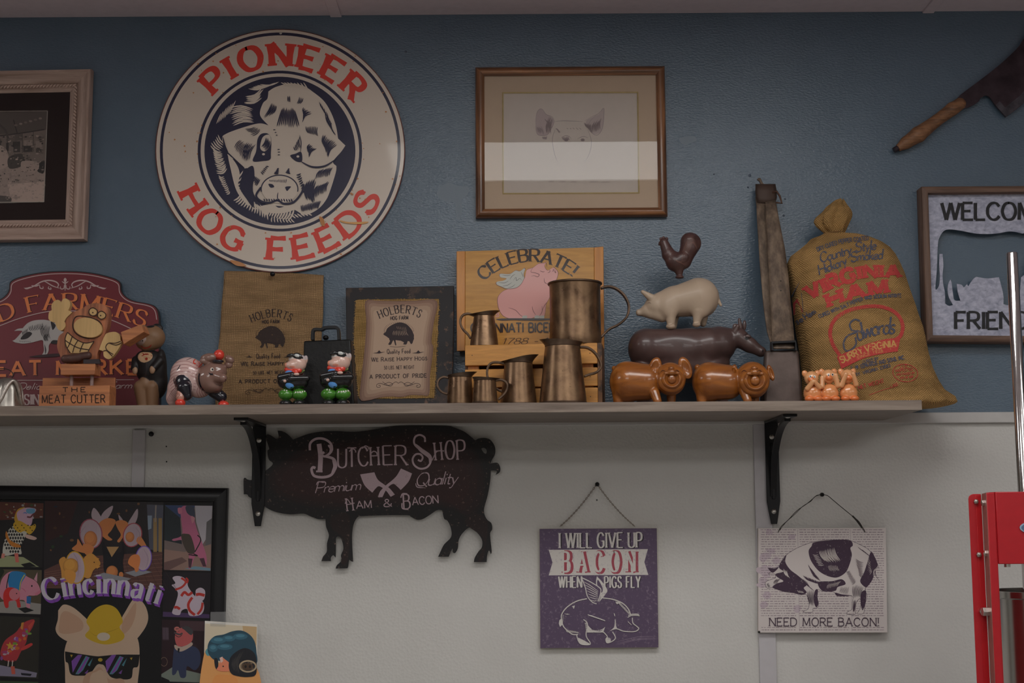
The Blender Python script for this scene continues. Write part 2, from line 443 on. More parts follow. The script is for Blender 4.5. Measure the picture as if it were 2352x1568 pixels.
        for c, z in zip(txt, sizes):
            if c == ' ': x += space + gap; continue
            if c == 'a' and slant: c = '@'
            lowc = c.islower() or c == '@'
            wd, strokes = G[c]; hh = (h + (h2 - h) * (x / nat)) * z; W = hh * wt / (z ** .5)
            if True:
                yb = 0
            for kind, pts in strokes:
                if xh and lowc: pts = [(a, b * xh * 2 if b <= .5 else xh + (b - .5) * (1 - xh) * 2) for a, b in pts]
                if kind: q = sm(pts, kind == '@', 4)
                else:
                    m = max(2, int(math.hypot((pts[1][0] - pts[0][0]) * kx, (pts[1][1] - pts[0][1]) * hh) / 5) + 1)
                    if s.seg is None: m = 3 if flare else 2
                    q = [(pts[0][0] + (pts[1][0] - pts[0][0]) * i / (m - 1), pts[0][1] + (pts[1][1] - pts[0][1]) * i / (m - 1)) for i in range(m)]
                if kind == '@': q = q + [q[0], q[1]]
                D = [((x + (p[0] + slant * p[1]) * z) * kx, p[1] * hh + yb) for p in q]   # (along, up)
                nq = len(D); Lf = []; Rt = []; ww = []
                for i in range(nq):
                    a = D[max(i - 1, 0)]; b = D[min(i + 1, nq - 1)]; dx, dy = b[0] - a[0], b[1] - a[1]; l = math.hypot(dx, dy) or 1
                    f = 1.0
                    if nib is not None: f = thin + (1 - thin) * abs(math.sin(math.atan2(dy, dx) - rad(nib)))
                    e = 1 + flare * (abs(i / (nq - 1) - .5) * 2) ** 3 if not kind else 1
                    wv = W * f * e; ww.append(wv)
                    px_, py_ = D[i]
                    if not kind and (i == 0 or i == nq - 1) and abs(dx) > abs(dy) * 2:   # extend square ends of bars
                        px_ += (-1 if (i == 0) == (dx > 0) else 1) * (W * .0 if i == 0 else W * .15)
                    Lf.append((px_ - dy / l * wv / 2, py_ + dx / l * wv / 2)); Rt.append((px_ + dy / l * wv / 2, py_ - dx / l * wv / 2))
                Q = [on(*p) for p in Lf + Rt]
                s._add(Q, [(i, i + 1, nq + i + 1, nq + i) for i in range(nq - 1)], col)
                if kind != '@' and (serif or not kind):
                    for (i, j) in ((0, 1), (nq - 1, nq - 2)):
                        (ex, ey), (fx, fy) = D[i], D[j]; dx, dy = ex - fx, ey - fy; oy = q[i][1]
                        vert = abs(dy) > abs(dx) * .8
                        if not serif: continue
                        sl, tt = serif * hh, st * hh
                        if vert and (oy < .02 or oy > .98 or abs(oy - .5) < .02 and c.islower()) and not kind:
                            y0 = ey - (0 if oy > .3 else -tt); y0 = ey - tt if oy > .3 else ey; y1 = y0 + tt
                            R = [(ex - sl - ww[i] / 2, y0), (ex + sl + ww[i] / 2, y0), (ex + sl + ww[i] / 2, y1), (ex - sl - ww[i] / 2, y1)]
                            s._add([on(*p) for p in R], [(0, 1, 2, 3)], col)
                        elif not vert and i != 0 and c in 'EFLTZ' or (c == 'T' and not vert):
                            ym = ey; sg = 1 if ex > fx else -1
                            lo, hi = (ym - sl * 1.6, ym + tt / 2) if oy > .9 else ((ym - tt / 2, ym + sl * 1.9) if oy < .1 else (ym - sl, ym + sl))
                            R = [(ex, lo), (ex - sg * tt * 1.1, lo + (hi - lo) * .0), (ex - sg * tt * 1.1, hi), (ex, hi)]
                            s._add([on(*p) for p in R], [(0, 1, 2, 3)], col)
                        elif kind == '~' and c in 'CGSs' and i in (0, nq - 1):
                            sg = 1 if oy > .4 else -1
                            if c in 'CG' and sg < 0: continue
                            R = [(ex - tt * .5, ey - sl), (ex + tt * .6, ey - sl), (ex + tt * .6, ey + sl * .9), (ex - tt * .5, ey + sl * .9)]
                            s._add([on(*p) for p in R], [(0, 1, 2, 3)], col)
            x += wd * z + gap
    def build(s, name, mat, parent=None, label=None, kind=None):
        vs = s.v; fs = []; cs = []
        for f, c in zip(s.f, s.c):
            if all(vs[i] is not None for i in f) and len(set(f)) == len(f): fs.append(f); cs.append(c)
        vs = [v if v is not None else (0, 0, 0) for v in vs]
        used = sorted({i for f in fs for i in f}); mp = {a: b for b, a in enumerate(used)}
        me = bpy.data.meshes.new(name); me.from_pydata([vs[i] for i in used], [], [tuple(mp[i] for i in f) for f in fs])
        # face towards the viewer's side of the surface
        n = len(me.polygons); nrm = np.empty(n * 3); me.polygons.foreach_get('normal', nrm)
        ctr = np.empty(n * 3); me.polygons.foreach_get('center', ctr)
        flip = ((ctr.reshape(-1, 3) - np.array(CAM)) * nrm.reshape(-1, 3)).sum(1) > 0
        bm = bmesh.new(); bm.from_mesh(me); bm.faces.ensure_lookup_table()
        lay = bm.loops.layers.float_color.new('Col')
        for i, f in enumerate(bm.faces):
            c = cs[i]
            for l in f.loops: l[lay] = (*c, 1)
        for i in np.nonzero(flip)[0]: bm.faces[int(i)].normal_flip()
        bm.to_mesh(me); bm.free()
        o = finish(name, me, mat, parent)
        if label: o['label'] = label
        if kind: o['kind'] = kind
        return o
# ---------------------------------------------------------------- modelled figures (blended solids, sampled and skinned as one surface)
def surfnet(f):
    s = f < 0
    c = s[:-1, :-1, :-1].astype(np.int8)
    tot = np.zeros_like(c)
    for a in (0, 1):
        for b in (0, 1):
            for d in (0, 1):
                tot += s[a:s.shape[0] - 1 + a, b:s.shape[1] - 1 + b, d:s.shape[2] - 1 + d]
    act = (tot > 0) & (tot < 8); I = np.argwhere(act); idx = -np.ones(act.shape, int); idx[act] = np.arange(len(I))
    acc = np.zeros((len(I), 3)); cnt = np.zeros(len(I))
    cor = [(a, b, d) for a in (0, 1) for b in (0, 1) for d in (0, 1)]
    for p in cor:
        for ax in range(3):
            if p[ax]: continue
            q = list(p); q[ax] = 1
            f0 = f[I[:, 0] + p[0], I[:, 1] + p[1], I[:, 2] + p[2]]; f1 = f[I[:, 0] + q[0], I[:, 1] + q[1], I[:, 2] + q[2]]
            m = (f0 < 0) != (f1 < 0); t = np.where(m, f0 / np.where(m, f0 - f1, 1), 0)
            pos = I + np.array(p, float); pos = pos.astype(float); pos[:, ax] += t
            acc[m] += pos[m]; cnt[m] += 1
    V = acc / cnt[:, None]; Fc = []
    for ax in range(3):
        o1, o2 = (ax + 1) % 3, (ax + 2) % 3
        sl0 = [slice(None)] * 3; sl1 = [slice(None)] * 3; sl0[ax] = slice(0, -1); sl1[ax] = slice(1, None)
        e = s[tuple(sl0)] != s[tuple(sl1)]; E = np.argwhere(e)
        E = E[(E[:, o1] > 0) & (E[:, o2] > 0) & (E[:, o1] < f.shape[o1] - 1) & (E[:, o2] < f.shape[o2] - 1)]
        def cell(d1, d2):
            q = E.copy(); q[:, o1] -= d1; q[:, o2] -= d2; return idx[q[:, 0], q[:, 1], q[:, 2]]
        Q = np.stack([cell(1, 1), cell(0, 1), cell(0, 0), cell(1, 0)], 1)
        ins = s[E[:, 0], E[:, 1], E[:, 2]]; Q[~ins] = Q[~ins][:, ::-1]; Fc.append(Q)
    return V, np.concatenate(Fc)
class Fig:
    """solid figure laid out in pixel-sized units around (x0,y0) at depth Y: x right, y down, d away from the viewer"""
    def __init__(s, x0, y0, Y, bend=4.0, zoom=(0, 0, 1)):
        s.O = at(x0, y0, Y); s.x0, s.y0 = x0, y0; s.k = (Y - CAM.y) / F; s.pr = []; s.bend = bend; s.paint = []; s.z = zoom; s.yaw = 0
    def _c(s, x, y): zx, zy, sc = s.z; return zx + x / sc, zy + y / sc
    def ell(s, x, y, d, rx, ry, rd, col=None, rot=0, op='+', b=None, yaw=0):
        x, y = s._c(x, y); q = s.z[2]
        s.pr.append(('e', (x, y, d / q), (rx / q, ry / q, rd / q), rot, op, s.bend if b is None else b / q, col, yaw)); return s
    def cap(s, x1, y1, d1, r1, x2, y2, d2, r2, col=None, op='+', b=None):
        q = s.z[2]; x1, y1 = s._c(x1, y1); x2, y2 = s._c(x2, y2)
        s.pr.append(('c', (x1, y1, d1 / q, r1 / q), (x2, y2, d2 / q, r2 / q), 0, op, s.bend if b is None else b / q, col, 0)); return s
    def cut(s, *a, **k): k['op'] = '-'; return s.ell(*a, **k)
    def dab(s, x, y, d, rx, ry, rd, col, rot=0):
        x, y = s._c(x, y); q = s.z[2]; s.paint.append(('e', (x, y, d / q), (rx / q, ry / q, rd / q), rot, '+', 0, col, 0)); return s
    def sdf(s, p, X, Y, Z):
        if p[0] == 'e':
            dx, dy, dz = X - p[1][0], Y - p[1][1], Z - p[1][2]
            if p[7]:
                c, t = math.cos(rad(p[7])), math.sin(rad(p[7])); dx, dz = dx * c + dz * t, -dx * t + dz * c
            if p[3]:
                c, t = math.cos(rad(p[3])), math.sin(rad(p[3])); dx, dy = dx * c - dy * t, dx * t + dy * c
            a, b, e = p[2]
            k0 = np.sqrt((dx / a) ** 2 + (dy / b) ** 2 + (dz / e) ** 2); k1 = np.sqrt((dx / a ** 2) ** 2 + (dy / b ** 2) ** 2 + (dz / e ** 2) ** 2)
            return k0 * (k0 - 1) / np.maximum(k1, 1e-6)
        A = np.array(p[1][:3]); B = np.array(p[2][:3]); ba = B - A; L = max((ba ** 2).sum(), 1e-9)
        dx, dy, dz = X - A[0], Y - A[1], Z - A[2]
        t = np.clip((dx * ba[0] + dy * ba[1] + dz * ba[2]) / L, 0, 1)
        return np.sqrt((dx - t * ba[0]) ** 2 + (dy - t * ba[1]) ** 2 + (dz - t * ba[2]) ** 2) - (p[1][3] + (p[2][3] - p[1][3]) * t)
    def build(s, name, mat, parent=None, res=1.5, col=None, floor=None, loc=None, label=None, disp=None):
        lo = np.full(3, 1e9); hi = -lo
        for p in s.pr:
            if p[4] == '-': continue
            if p[0] == 'e':
                r = max(p[2]) if (p[3] or p[7]) else np.array(p[2]); a = np.array(p[1]); lo = np.minimum(lo, a - r); hi = np.maximum(hi, a + r)
            else:
                for q in (p[1], p[2]): lo = np.minimum(lo, np.array(q[:3]) - q[3]); hi = np.maximum(hi, np.array(q[:3]) + q[3])
        lo -= res * 3; hi += res * 3
        ax = [np.arange(lo[i], hi[i] + res, res, dtype=np.float64) for i in range(3)]
        X, Y, Z = np.meshgrid(*ax, indexing='ij', sparse=True); f = None
        for p in s.pr:
            d = s.sdf(p, X, Y, Z); b = max(p[5], .01)
            if f is None: f = d + 0 * (X + Y + Z); continue
            if p[4] == '+':
                h = np.clip(.5 + .5 * (f - d) / b, 0, 1); f = f * (1 - h) + d * h - b * h * (1 - h)
            else:
                h = np.clip(.5 - .5 * (f + d) / b, 0, 1); f = f * (1 - h) - d * h + b * h * (1 - h)
        if floor is not None: f = np.maximum(f, (Y - floor) + 0 * f)
        V, Q = surfnet(f); V = V * res + lo
        if disp is not None: V = disp(V)
        me = bpy.data.meshes.new(name); k = s.k
        W = np.stack([s.O.x + (V[:, 0] - s.x0) * k, s.O.y + V[:, 2] * k, s.O.z - (V[:, 1] - s.y0) * k], 1)
        if s.yaw:
            c, t = math.cos(rad(s.yaw)), math.sin(rad(s.yaw)); a = W - np.array(s.O); W = np.stack([a[:, 0] * c - a[:, 1] * t, a[:, 0] * t + a[:, 1] * c, a[:, 2]], 1) + np.array(s.O)
        s.W, s.Q = W, Q; me.from_pydata(W.tolist(), [], Q.tolist()); me.update()
        if any(p[6] for p in s.pr) or s.paint or col:
            base = np.array(col or (.5, .5, .5), float); cc = np.tile(base, (len(V), 1)); best = np.full(len(V), 1e9)
            for p in s.pr:
                if p[6] is None and p[4] == '-': continue
                d = s.sdf(p, V[:, 0], V[:, 1], V[:, 2])
                if p[4] == '-': d = np.abs(d) - .6 * 1
                m = d < best; best[m] = d[m]; cc[m] = p[6] or base
            for p in s.paint:
                d = s.sdf(p, V[:, 0], V[:, 1], V[:, 2]); cc[d < 0] = p[6]
            at_ = me.color_attributes.new('Col', 'FLOAT_COLOR', 'POINT')
            at_.data.foreach_set('color', np.concatenate([cc, np.ones((len(V), 1))], 1).ravel())
        bm = bmesh.new(); bm.from_mesh(me); bmesh.ops.recalc_face_normals(bm, faces=bm.faces); bm.to_mesh(me); bm.free()
        o = finish(name, me, mat, parent, True, loc)
        if label: o['label'] = label
        return o
# ================================================================ SETTING
WP = wallp(0)
ZC = at(1176, 33, 0).z                    # ceiling height
ZT0 = at(1600, 975.5, -.004).z; ZT1 = at(2200, 946.5, -.012).z     # horizontal trim
SB = at(1176, 947.5, -.29).z; ST = at(1176, 924.5, -.29).z          # shelf underside / top
SXR = at(2117, 930, -.29).x
# --- materials of the shell
def paint_wall():
    m, nt, b = newmat('blue_wall_paint'); v = coords(nt)
    lo = noise(nt, v, 5, 4, .6)
    c = ramp(nt, lo, [(.3, (.098, .152, .212)), (.7, (.118, .174, .238))])
    # scuffs
    sc = noise(nt, coords(nt, (1, 1, 2.2)), 9, 6, .7, .4)
    c = mixc(nt, ramp(nt, sc, [(.68, (0, 0, 0)), (.74, (.35,) * 3)]), c, (.09, .13, .19))
    nt.links.new(c, b.inputs['Base Color']); b.inputs['Roughness'].default_value = .22; b.inputs['Specular IOR Level'].default_value = .75
    n1 = noise(nt, coords(nt, (1, 1, 2.0)), 150, 3, .55); bump(nt, b, n1, .75, .0015)
    return m
def white_wall():
    m, nt, b = newmat('white_textured_panel'); v = coords(nt)
    c = ramp(nt, noise(nt, v, 4, 5, .6), [(.3, (.66, .645, .615)), (.7, (.72, .705, .675))])
    nt.links.new(c, b.inputs['Base Color']); b.inputs['Roughness'].default_value = .38
    vo = N(nt, 'ShaderNodeTexVoronoi'); vo.inputs['Scale'].default_value = 170; nt.links.new(v, vo.inputs['Vector'])
    n1 = noise(nt, v, 190, 3, .5)
    mm = N(nt, 'ShaderNodeMath', operation='MULTIPLY'); nt.links.new(vo.outputs[0], mm.inputs[0]); nt.links.new(n1, mm.inputs[1])
    bump(nt, b, mm.outputs[0], .6, .0016)
    return m
M_blue = paint_wall(); M_whitewall = white_wall()
M_trim = plain('white_trim_paint', (.62, .60, .585), .35, var=.03)
M_trimv = plain('lilac_white_batten', (.60, .575, .60), .35, var=.03)
M_ceil = plain('ceiling_white', (.80, .68, .73), .7, var=.04, bmp=.2, bs=120)
M_floor = plain('grey_floor', (.34, .33, .31), .5, var=.2, vs=6)
M_room = plain('room_wall_tan', (.32, .305, .28), .7, var=.04)
M_black = plain('black_metal', (.008, .008, .010), .36, var=.3, spec=.35)
M_blackmat = plain('black_satin', (.01, .01, .012), .5)
M_screw = plain('zinc_screw', (.62, .6, .56), .3, 1)
M_chrome = plain('chrome', (.75, .73, .72), .12, 1, var=.05, bmp=.05, bs=60, bd=.002)
X0, X1, YB = -3.4, 3.4, -5.6
def struct(name, mb, mat, parent=None, **k):
    o = mb.build(name, mat, parent, **k)
    if parent is None: o['kind'] = 'structure'
    return o
zmid = (ZT0 + ZT1) / 2
wall = struct('wall_back', MB().box((X0, 0, zmid), (X1, .1, ZC + .03)), M_blue, loc=(0, 0, zmid))
wl = struct('wall_back_lower', MB().box((X0, -.002, 0), (X1, .1, zmid)), M_whitewall, loc=(0, 0, 0))
struct('floor', MB().box((X0, YB, -.05), (X1, .1, 0)), M_floor)
struct('wall_left', MB().box((X0 - .1, YB, 0), (X0, .1, ZC + .03)), M_room)
struct('wall_right', MB().box((X1, YB, 0), (X1 + .1, .1, ZC + .03)), M_room)
struct('wall_front', MB().box((X0, YB - .1, 0), (X1, YB, ZC + .03)), M_room)
struct('trim_1', MB().box((X0, -.013, ZT0), (X1, 0, ZT1)), M_trim, bevel=.0015)
def batten(nm, xa, xb, ytop):
    a = at(xa, 990, -.009); b = at(xb, 990, -.009)
    struct(nm, MB().box((a.x, -.010, .1), (b.x, 0, ytop)), M_trimv, bevel=.001)
batten('trim_2', 305, 334, ZT0 - .003); batten('trim_3', 1730, 1768, ZT0)
# ceiling: panels between battens, seams where the photograph shows them
cl = struct('ceiling', MB().box((X0, YB, ZC + .012), (X1, .1, ZC + .06)), M_ceil)
xs1 = at(772, 33, 0).x; xs2 = at(2131, 22, 0).x; pw = xs2 - xs1; xs = [xs1 + pw * i for i in range(-3, 4)]
yy = [0, -2.44, -4.88, YB]
for a in range(len(xs) - 1):
    for b in range(3):
        xa, xb = max(xs[a] + .002, X0), min(xs[a + 1] - .002, X1)
        if xb - xa < .05: continue
        MB().box((xa, yy[b + 1] + .002, ZC), (xb, yy[b] - (.002 if b else 0), ZC + .012)).build('ceiling_panel', M_ceil, cl, bevel=.001)
for x in xs:
    if X0 < x < X1: MB().box((x - .012, YB, ZC - .004), (x + .012, 0, ZC)).build('ceiling_strip', M_ceil, cl, bevel=.001)
M_emit, nt_, b_ = newmat('lamp_diffuser')
b_.inputs['Base Color'].default_value = (.8, .8, .8, 1); b_.inputs['Emission Color'].default_value = (1, .985, .96, 1); b_.inputs['Emission Strength'].default_value = LAMP
M_lampframe = plain('white_lamp_housing', (.7, .7, .7), .4)
words = ['over the wall of signs, nearest to the shelf', 'at the left wall over the shelf side', 'toward the right wall', 'behind the viewer on the left', 'behind the viewer on the right', 'in the rear left corner of the room', 'in the rear right corner of the room']
for (x, y, a, b), wd in zip(LAMPS, words):
    t = thing('ceiling_light', 'white rectangular ceiling light ' + wd, 'ceiling light', (x, y, ZC - .004))
    fr = MB()
    for p, q in (((x - a / 2 - .03, y - b / 2 - .03), (x + a / 2 + .03, y - b / 2)), ((x - a / 2 - .03, y + b / 2), (x + a / 2 + .03, y + b / 2 + .03)),
                 ((x - a / 2 - .03, y - b / 2), (x - a / 2, y + b / 2)), ((x + a / 2, y - b / 2), (x + a / 2 + .03, y + b / 2))):
        fr.box((*p, ZC - .012), (*q, ZC - .0042))
    fr.build('frame', M_lampframe, t)
    MB().box((x - a / 2, y - b / 2, ZC - .008), (x + a / 2, y + b / 2, ZC - .0042)).build('diffuser', M_emit, t)
# ---------------------------------------------------------------- shelf and brackets
M_shelf = wood('grey_oak_laminate', (.155, .118, .095), (.33, .265, .22), 'X', 1.0, .45, contrast=.95)
M_shelfu = M_shelf
SXL = -1.45
sh = thing('wall_shelf', 'long grey-brown wood laminate shelf crossing the wall under the figurines', 'shelf', ((SXL + SXR) / 2, -.145, SB))
yr = -.0135
MB().box((SXL, -.289, SB), (SXR, yr, ST)).build('board', M_shelf, sh, bevel=.0006)
MB().box((SXL, -.2905, SB + .0004), (SXR, -.289, ST - .0004)).build('edge_band', wood('grey_oak_edge_band', (.175, .13, .105), (.38, .305, .25), 'X', .9, .42), sh)
def bracket(px_c, lab, side, ybot):
    """T-profile shelf bracket: wall strap with two screws, top strap under the shelf, curved brace"""
    xw = at(px_c, 1100, -.015).x; hw = .0135
    zb = at(px_c, ybot, -.015).z
    t = thing('shelf_bracket', lab, 'bracket', (xw, 0, zb))
    yb = -.0130
    def strap(pts, th):
        m = MB(); n = len(pts)
        vs = [(xw + a, yb, z) for a, z in pts] + [(xw + a, yb - th, z) for a, z in pts]
        m.add(vs, [tuple(range(n)), tuple(range(2 * n - 1, n - 1, -1))] + [(i, (i + 1) % n, n + (i + 1) % n, n + i) for i in range(n)]); return m
    if True:
        m = strap([(-hw, SB), (-hw, zb + .045), (-.006, zb), (.006, zb), (hw, zb + .045), (hw, SB)], .0045)
        # raised centre rib
        m.box((xw - .003, yb - .0045, zb + .05), (xw + .003, yb - .0085, SB - .045))
        m.build('wall_strap', M_black, t, bevel=.0008)
    m = MB(); m.box((xw - hw, -.017, SB - .005), (xw + hw, -.215, SB)).build('shelf_strap', M_black, t, bevel=.0008)
    # curved brace (flat bar) swinging from low on the wall strap to the front of the shelf strap
    P = []
    for i in range(15):
        u = i / 14; a = u * math.pi / 2
        P.append((xw, -.0175 - .17 * (1 - math.cos(a)) ** 1.0, zb + .055 + (SB - .009 - zb - .055) * math.sin(a) ** 1.0))
    MB().tube(P, 1, flat=((1, 0, 0), .012, .006)).build('brace', M_black, t, smooth=True)
    for z in (SB - .032, zb + .025):
        s_ = MB().lathe([(.0001, -.0), (.0001, .0022), (.003, .0018), (.005, 0)], (0, 0, 0), 14)
        s_.v = [(xw + a, yb - .0045 - c * 1.0, z + b) for a, b, c in s_.v]
        s_.build('screw', M_screw, t, smooth=True)
    c = MB().lathe([(.0001, -.002), (.004, -.0015), (.0055, 0)], (xw, -.19, SB - .005), 14); c.build('screw', M_screw, t, smooth=True)
bracket(594, 'black metal shelf bracket in front of the dark pig-shaped sign', -1, 1208)
bracket(1775, 'black metal shelf bracket on the white strip above the newsprint pig sign', 1, 1203)
# ================================================================ WALL SIGNS AND PICTURES
def bvhmap(mb):
    bv = BVHTree.FromPolygons([Vector(v) for v in mb.v], mb.f)
    def f(px, py, off=0.0):
        d = ray(px, py).normalized(); h = bv.ray_cast(CAM, d)
        if h[0] is None: return None
        n = h[1] if h[1].dot(d) < 0 else -h[1]
        return h[0] + n * off
    return f
def nail(px, py, Y, label, r=.0035, name='nail', mat=None, l=.006):
    p = at(px, py, Y); m = MB().lathe([(.0012, 0), (.0012, l * .6), (r, l * .62), (r * .95, l * .85), (r * .5, l), (.0001, l * 1.03)], (0, 0, 0), 14)
    m.v = [(p.x + a, p.y - c, p.z + b) for a, b, c in m.v]
    return tag(m.build(name, mat or M_black, None, smooth=True, loc=p), label, 'nail')
# ---- round feed sign
CREAM = C(136, 127, 118, .3); NAVY = C(20, 20, 38, .3); RED = C(156, 42, 32, .3)
RP = wallp(-.006)
rs = thing('round_metal_sign', 'large round cream metal sign with red arched words and a hog face on navy', 'sign', at(645, 625, -.005))
M_rim = plain('rusty_brown_edge', C(60, 34, 30), .6, .3, var=.4, vs=40)
def vc(rx, ry=None, cx=807, cy=788, n=96): return xf(circ(cx, cy, rx, ry, n), 340, 50, 2.658)
MB().prism([vc(763, 744)], RP, -.0015, .0015).build('disc', M_rim, rs)
P = Print(RP, .0016).view(340, 50, 2.658)
def ring(p, r1, r2, cx, cy, col):   # r=(rx,ry)
    p.poly(circ(cx, cy, *r1, 96), col); 
P.poly(circ(807, 787, 757, 738, 110), CREAM)
P.poly(circ(807, 787, 735, 722, 110), NAVY); P.poly(circ(807, 787, 717, 704, 110), CREAM)
P.poly(circ(805, 789, 502, 491, 90), NAVY); P.poly(circ(805, 789, 484, 474, 90), CREAM); P.poly(circ(805, 789, 461, 454, 90), NAVY)
def arc(cx, cy, rx, ry, a0, a1, n=40):
    return [(cx + rx * math.cos(rad(a0 + (a1 - a0) * i / n)), cy - ry * math.sin(rad(a0 + (a1 - a0) * i / n))) for i in range(n + 1)]
P.text('PIONEER', arc(807, 790, 536, 524, 137.5, 37), 135, RED, wt=.26, nib=8, thin=.62, serif=.05, st=.10, gap=.42, flare=.25)
P.text('HOG', arc(807, 788, 680, 668, 204.5, 247.5), 134, RED, wt=.27, nib=8, thin=.62, serif=.07, st=.10, gap=.3, flare=.25)
P.text('FEEDS', arc(807, 788, 680, 668, 264, 334), 134, RED, wt=.27, nib=8, thin=.62, serif=.07, st=.10, gap=.3, flare=.25)
# the hog, cut like a woodblock
P.poly([(735, 425, 1), (780, 398), (870, 376), (950, 392), (1010, 430), (1075, 485), (1120, 560), (1148, 640), (1160, 712, 1), (1205, 755, 1), (1180, 792), (1130, 852), (1150, 880, 1), (1146, 920), (1112, 1030), (1085, 1090), (1035, 1145), (960, 1178), (900, 1150), (850, 1130), (760, 1120), (690, 1100), (650, 1060), (633, 980), (648, 925), (640, 900, 1), (612, 893), (590, 895, 1), (545, 850), (485, 795), (452, 715), (480, 682), (590, 642), (680, 620), (735, 632, 1), (684, 570), (700, 500), (728, 470)], CREAM, True)
for a in ((470, 690, 455, 720, 8), ):
    pass
# left side jowl, mane strokes on navy
for (a, b, c, d, n, w_, bd) in [((610, 410), (690, 380), (720, 395), (800, 365), 7, 9, .12), ((600, 450), (590, 500), (700, 400), (690, 470), 7, 9, .15),
        ((500, 520), (520, 640), (640, 530), (640, 620), 10, 9, -.12), ((545, 470), (440, 560), (500, 560), (410, 630), 7, 6, 0),
        ((430, 680), (375, 760), (470, 740), (430, 800), 6, 8, .1), ((395, 760), (420, 930), (450, 790), (480, 900), 12, 10, .25),
        ((425, 930), (480, 1060), (465, 940), (500, 1040), 10, 8, .25), ((510, 1090), (740, 1215), (560, 1050), (700, 1130), 14, 10, .12),
        ((485, 800), (520, 960), (520, 830), (560, 960), 9, 9, .1), ((520, 960), (600, 1120), (575, 900), (640, 1120), 10, 9, .1),
        ((690, 1130), (900, 1140), (690, 1180), (860, 1215), 12, 11, -.1), ((860, 1175), (980, 1165), (890, 1200), (1010, 1180), 6, 8, 0),
        ((600, 1000), (680, 1150), (560, 990), (640, 1150), 8, 7, 0), ((750, 1190), (880, 1200), (745, 1225), (905, 1225), 8, 7, .1), ((800, 350 + 20), (960, 372), (860, 395), (985, 415), 8, 7, 0)]:
    P.hatch(a, b, c, d, n, w_, CREAM, bd)
P.poly([(490, 812), (540, 870), (560, 930), (552, 1000), (600, 1080), (640, 1120), (600, 1110), (540, 1030), (505, 900)], CREAM, True)
P.poly([(690, 1125), (760, 1115), (800, 1135), (860, 1120), (900, 1140), (840, 1165), (760, 1168), (700, 1150)], CREAM, True)
NV = NAVY
P.poly([(668, 720), (690, 685), (730, 682), (752, 715), (750, 800), (745, 840), (700, 850), (640, 850), (660, 790)], NV, True)   # left eye hollow
P.poly([(700, 705), (740, 690), (750, 740), (715, 790), (685, 770)], CREAM, True)
P.hatch((690, 760), (715, 790), (720, 700), (750, 730), 6, 7, NV, .1)
P.poly([(868, 818), (900, 805), (935, 795), (940, 850), (905, 852)], NV, True)                                                # right eye
for ex, ey in ((705, 808), (915, 822)): P.poly(circ(ex, ey, 9, 7, 12), CREAM)
P.poly([(640, 880), (600, 900), (575, 940), (560, 1010), (600, 1080), (645, 1130), (640, 1010), (650, 940)], NV, True)
for (a, b, c, d, n, w_, bd) in [((780, 640), (930, 640), (815, 530), (895, 530), 12, 8, .0), ((700, 590), (770, 560), (750, 500), (790, 510), 8, 5, .05),
        ((905, 500), (930, 500), (920, 455), (950, 470), 4, 5, .1), ((850, 490), (870, 490), (850, 455), (868, 452), 3, 5, 0), ((945, 520), (1005, 560), (960, 560), (940, 620), 7, 7, .2), ((1080, 560), (1120, 620), (1115, 640), (1150, 700), 7, 6, .1), ((1040, 480), (1100, 560), (1080, 540), (1130, 640), 6, 5, .1),
        ((560, 720), (640, 760), (520, 770), (600, 860), 12, 5, .08), ((600, 740), (660, 750), (580, 830), (620, 850), 6, 6, .1), ((590, 650), (640, 700), (650, 640), (690, 660), 6, 5, .1),
        ((960, 640), (1040, 640), (975, 680), (1040, 700), 8, 6, .1), ((985, 740), (1030, 780), (975, 780), (985, 830), 6, 8, .2), ((1065, 680), (1160, 750), (1080, 760), (1100, 830), 12, 7, .15),
        ((885, 770), (930, 690), (900, 790), (935, 770), 5, 6, .1), ((740, 880), (700, 940), (720, 880), (685, 920), 6, 6, .1), ((765, 930), (790, 895), (800, 930), (800, 890), 5, 8, 0), ((835, 920), (860, 890), (870, 930), (860, 900), 5, 8, 0),
        ((900, 930), (950, 1050), (930, 920), (960, 1030), 9, 9, .1), ((960, 980), (1030, 960), (965, 1080), (1020, 1110), 9, 9, .1), ((1050, 900), (1130, 890), (1020, 960), (1110, 940), 9, 7, .1), ((1030, 1000), (1110, 970), (1000, 1080), (1090, 1040), 10, 7, .1), ((930, 1120), (1060, 1090), (940, 1160), (1040, 1140), 14, 7, .05),
        ((640, 960), (660, 1010), (650, 940), (690, 960), 5, 8, 0), ((760, 650), (785, 700), (775, 650), (795, 700), 3, 5, 0), ((790, 770), (790, 820), (805, 770), (808, 820), 3, 5, 0)]:
    P.hatch(a, b, c, d, n, w_, NV, bd)
P.stroke([(930, 850), (1000, 885), (1080, 880), (1150, 835)], 12, NV, taper=1)
P.stroke([(480, 790), (540, 850), (590, 893)], 7, NV, taper=1); P.stroke([(455, 700), (470, 760), (490, 800)], 10, NV, taper=1)
P.stroke([(925, 690), (935, 740), (930, 800)], 5, NV, taper=1)
P.poly(circ(805, 1020, 112, 88, 30), CREAM); P.stroke(circ(803, 1022, 112, 86, 28, -10, 190), 7, NV, False)
P.stroke([(690, 1010), (660, 1060), (690, 1095), (740, 1105), (790, 1090), (830, 1110), (890, 1100), (940, 1040), (950, 990)], 13, NV)
P.poly([(735, 990), (760, 992), (770, 1008), (748, 1012)], NV, True); P.poly([(838, 1008), (872, 1005), (860, 1022), (848, 1032)], NV, True)
P.stroke([(795, 1040), (790, 1070), (800, 1100)], 6, NV, taper=1)
P.hatch((735, 965), (850, 960), (745, 975), (845, 985), 12, 4, NV, 0)
P.hatch((700, 1080), (880, 1080), (705, 1095), (890, 1100), 12, 8, NV, 0)
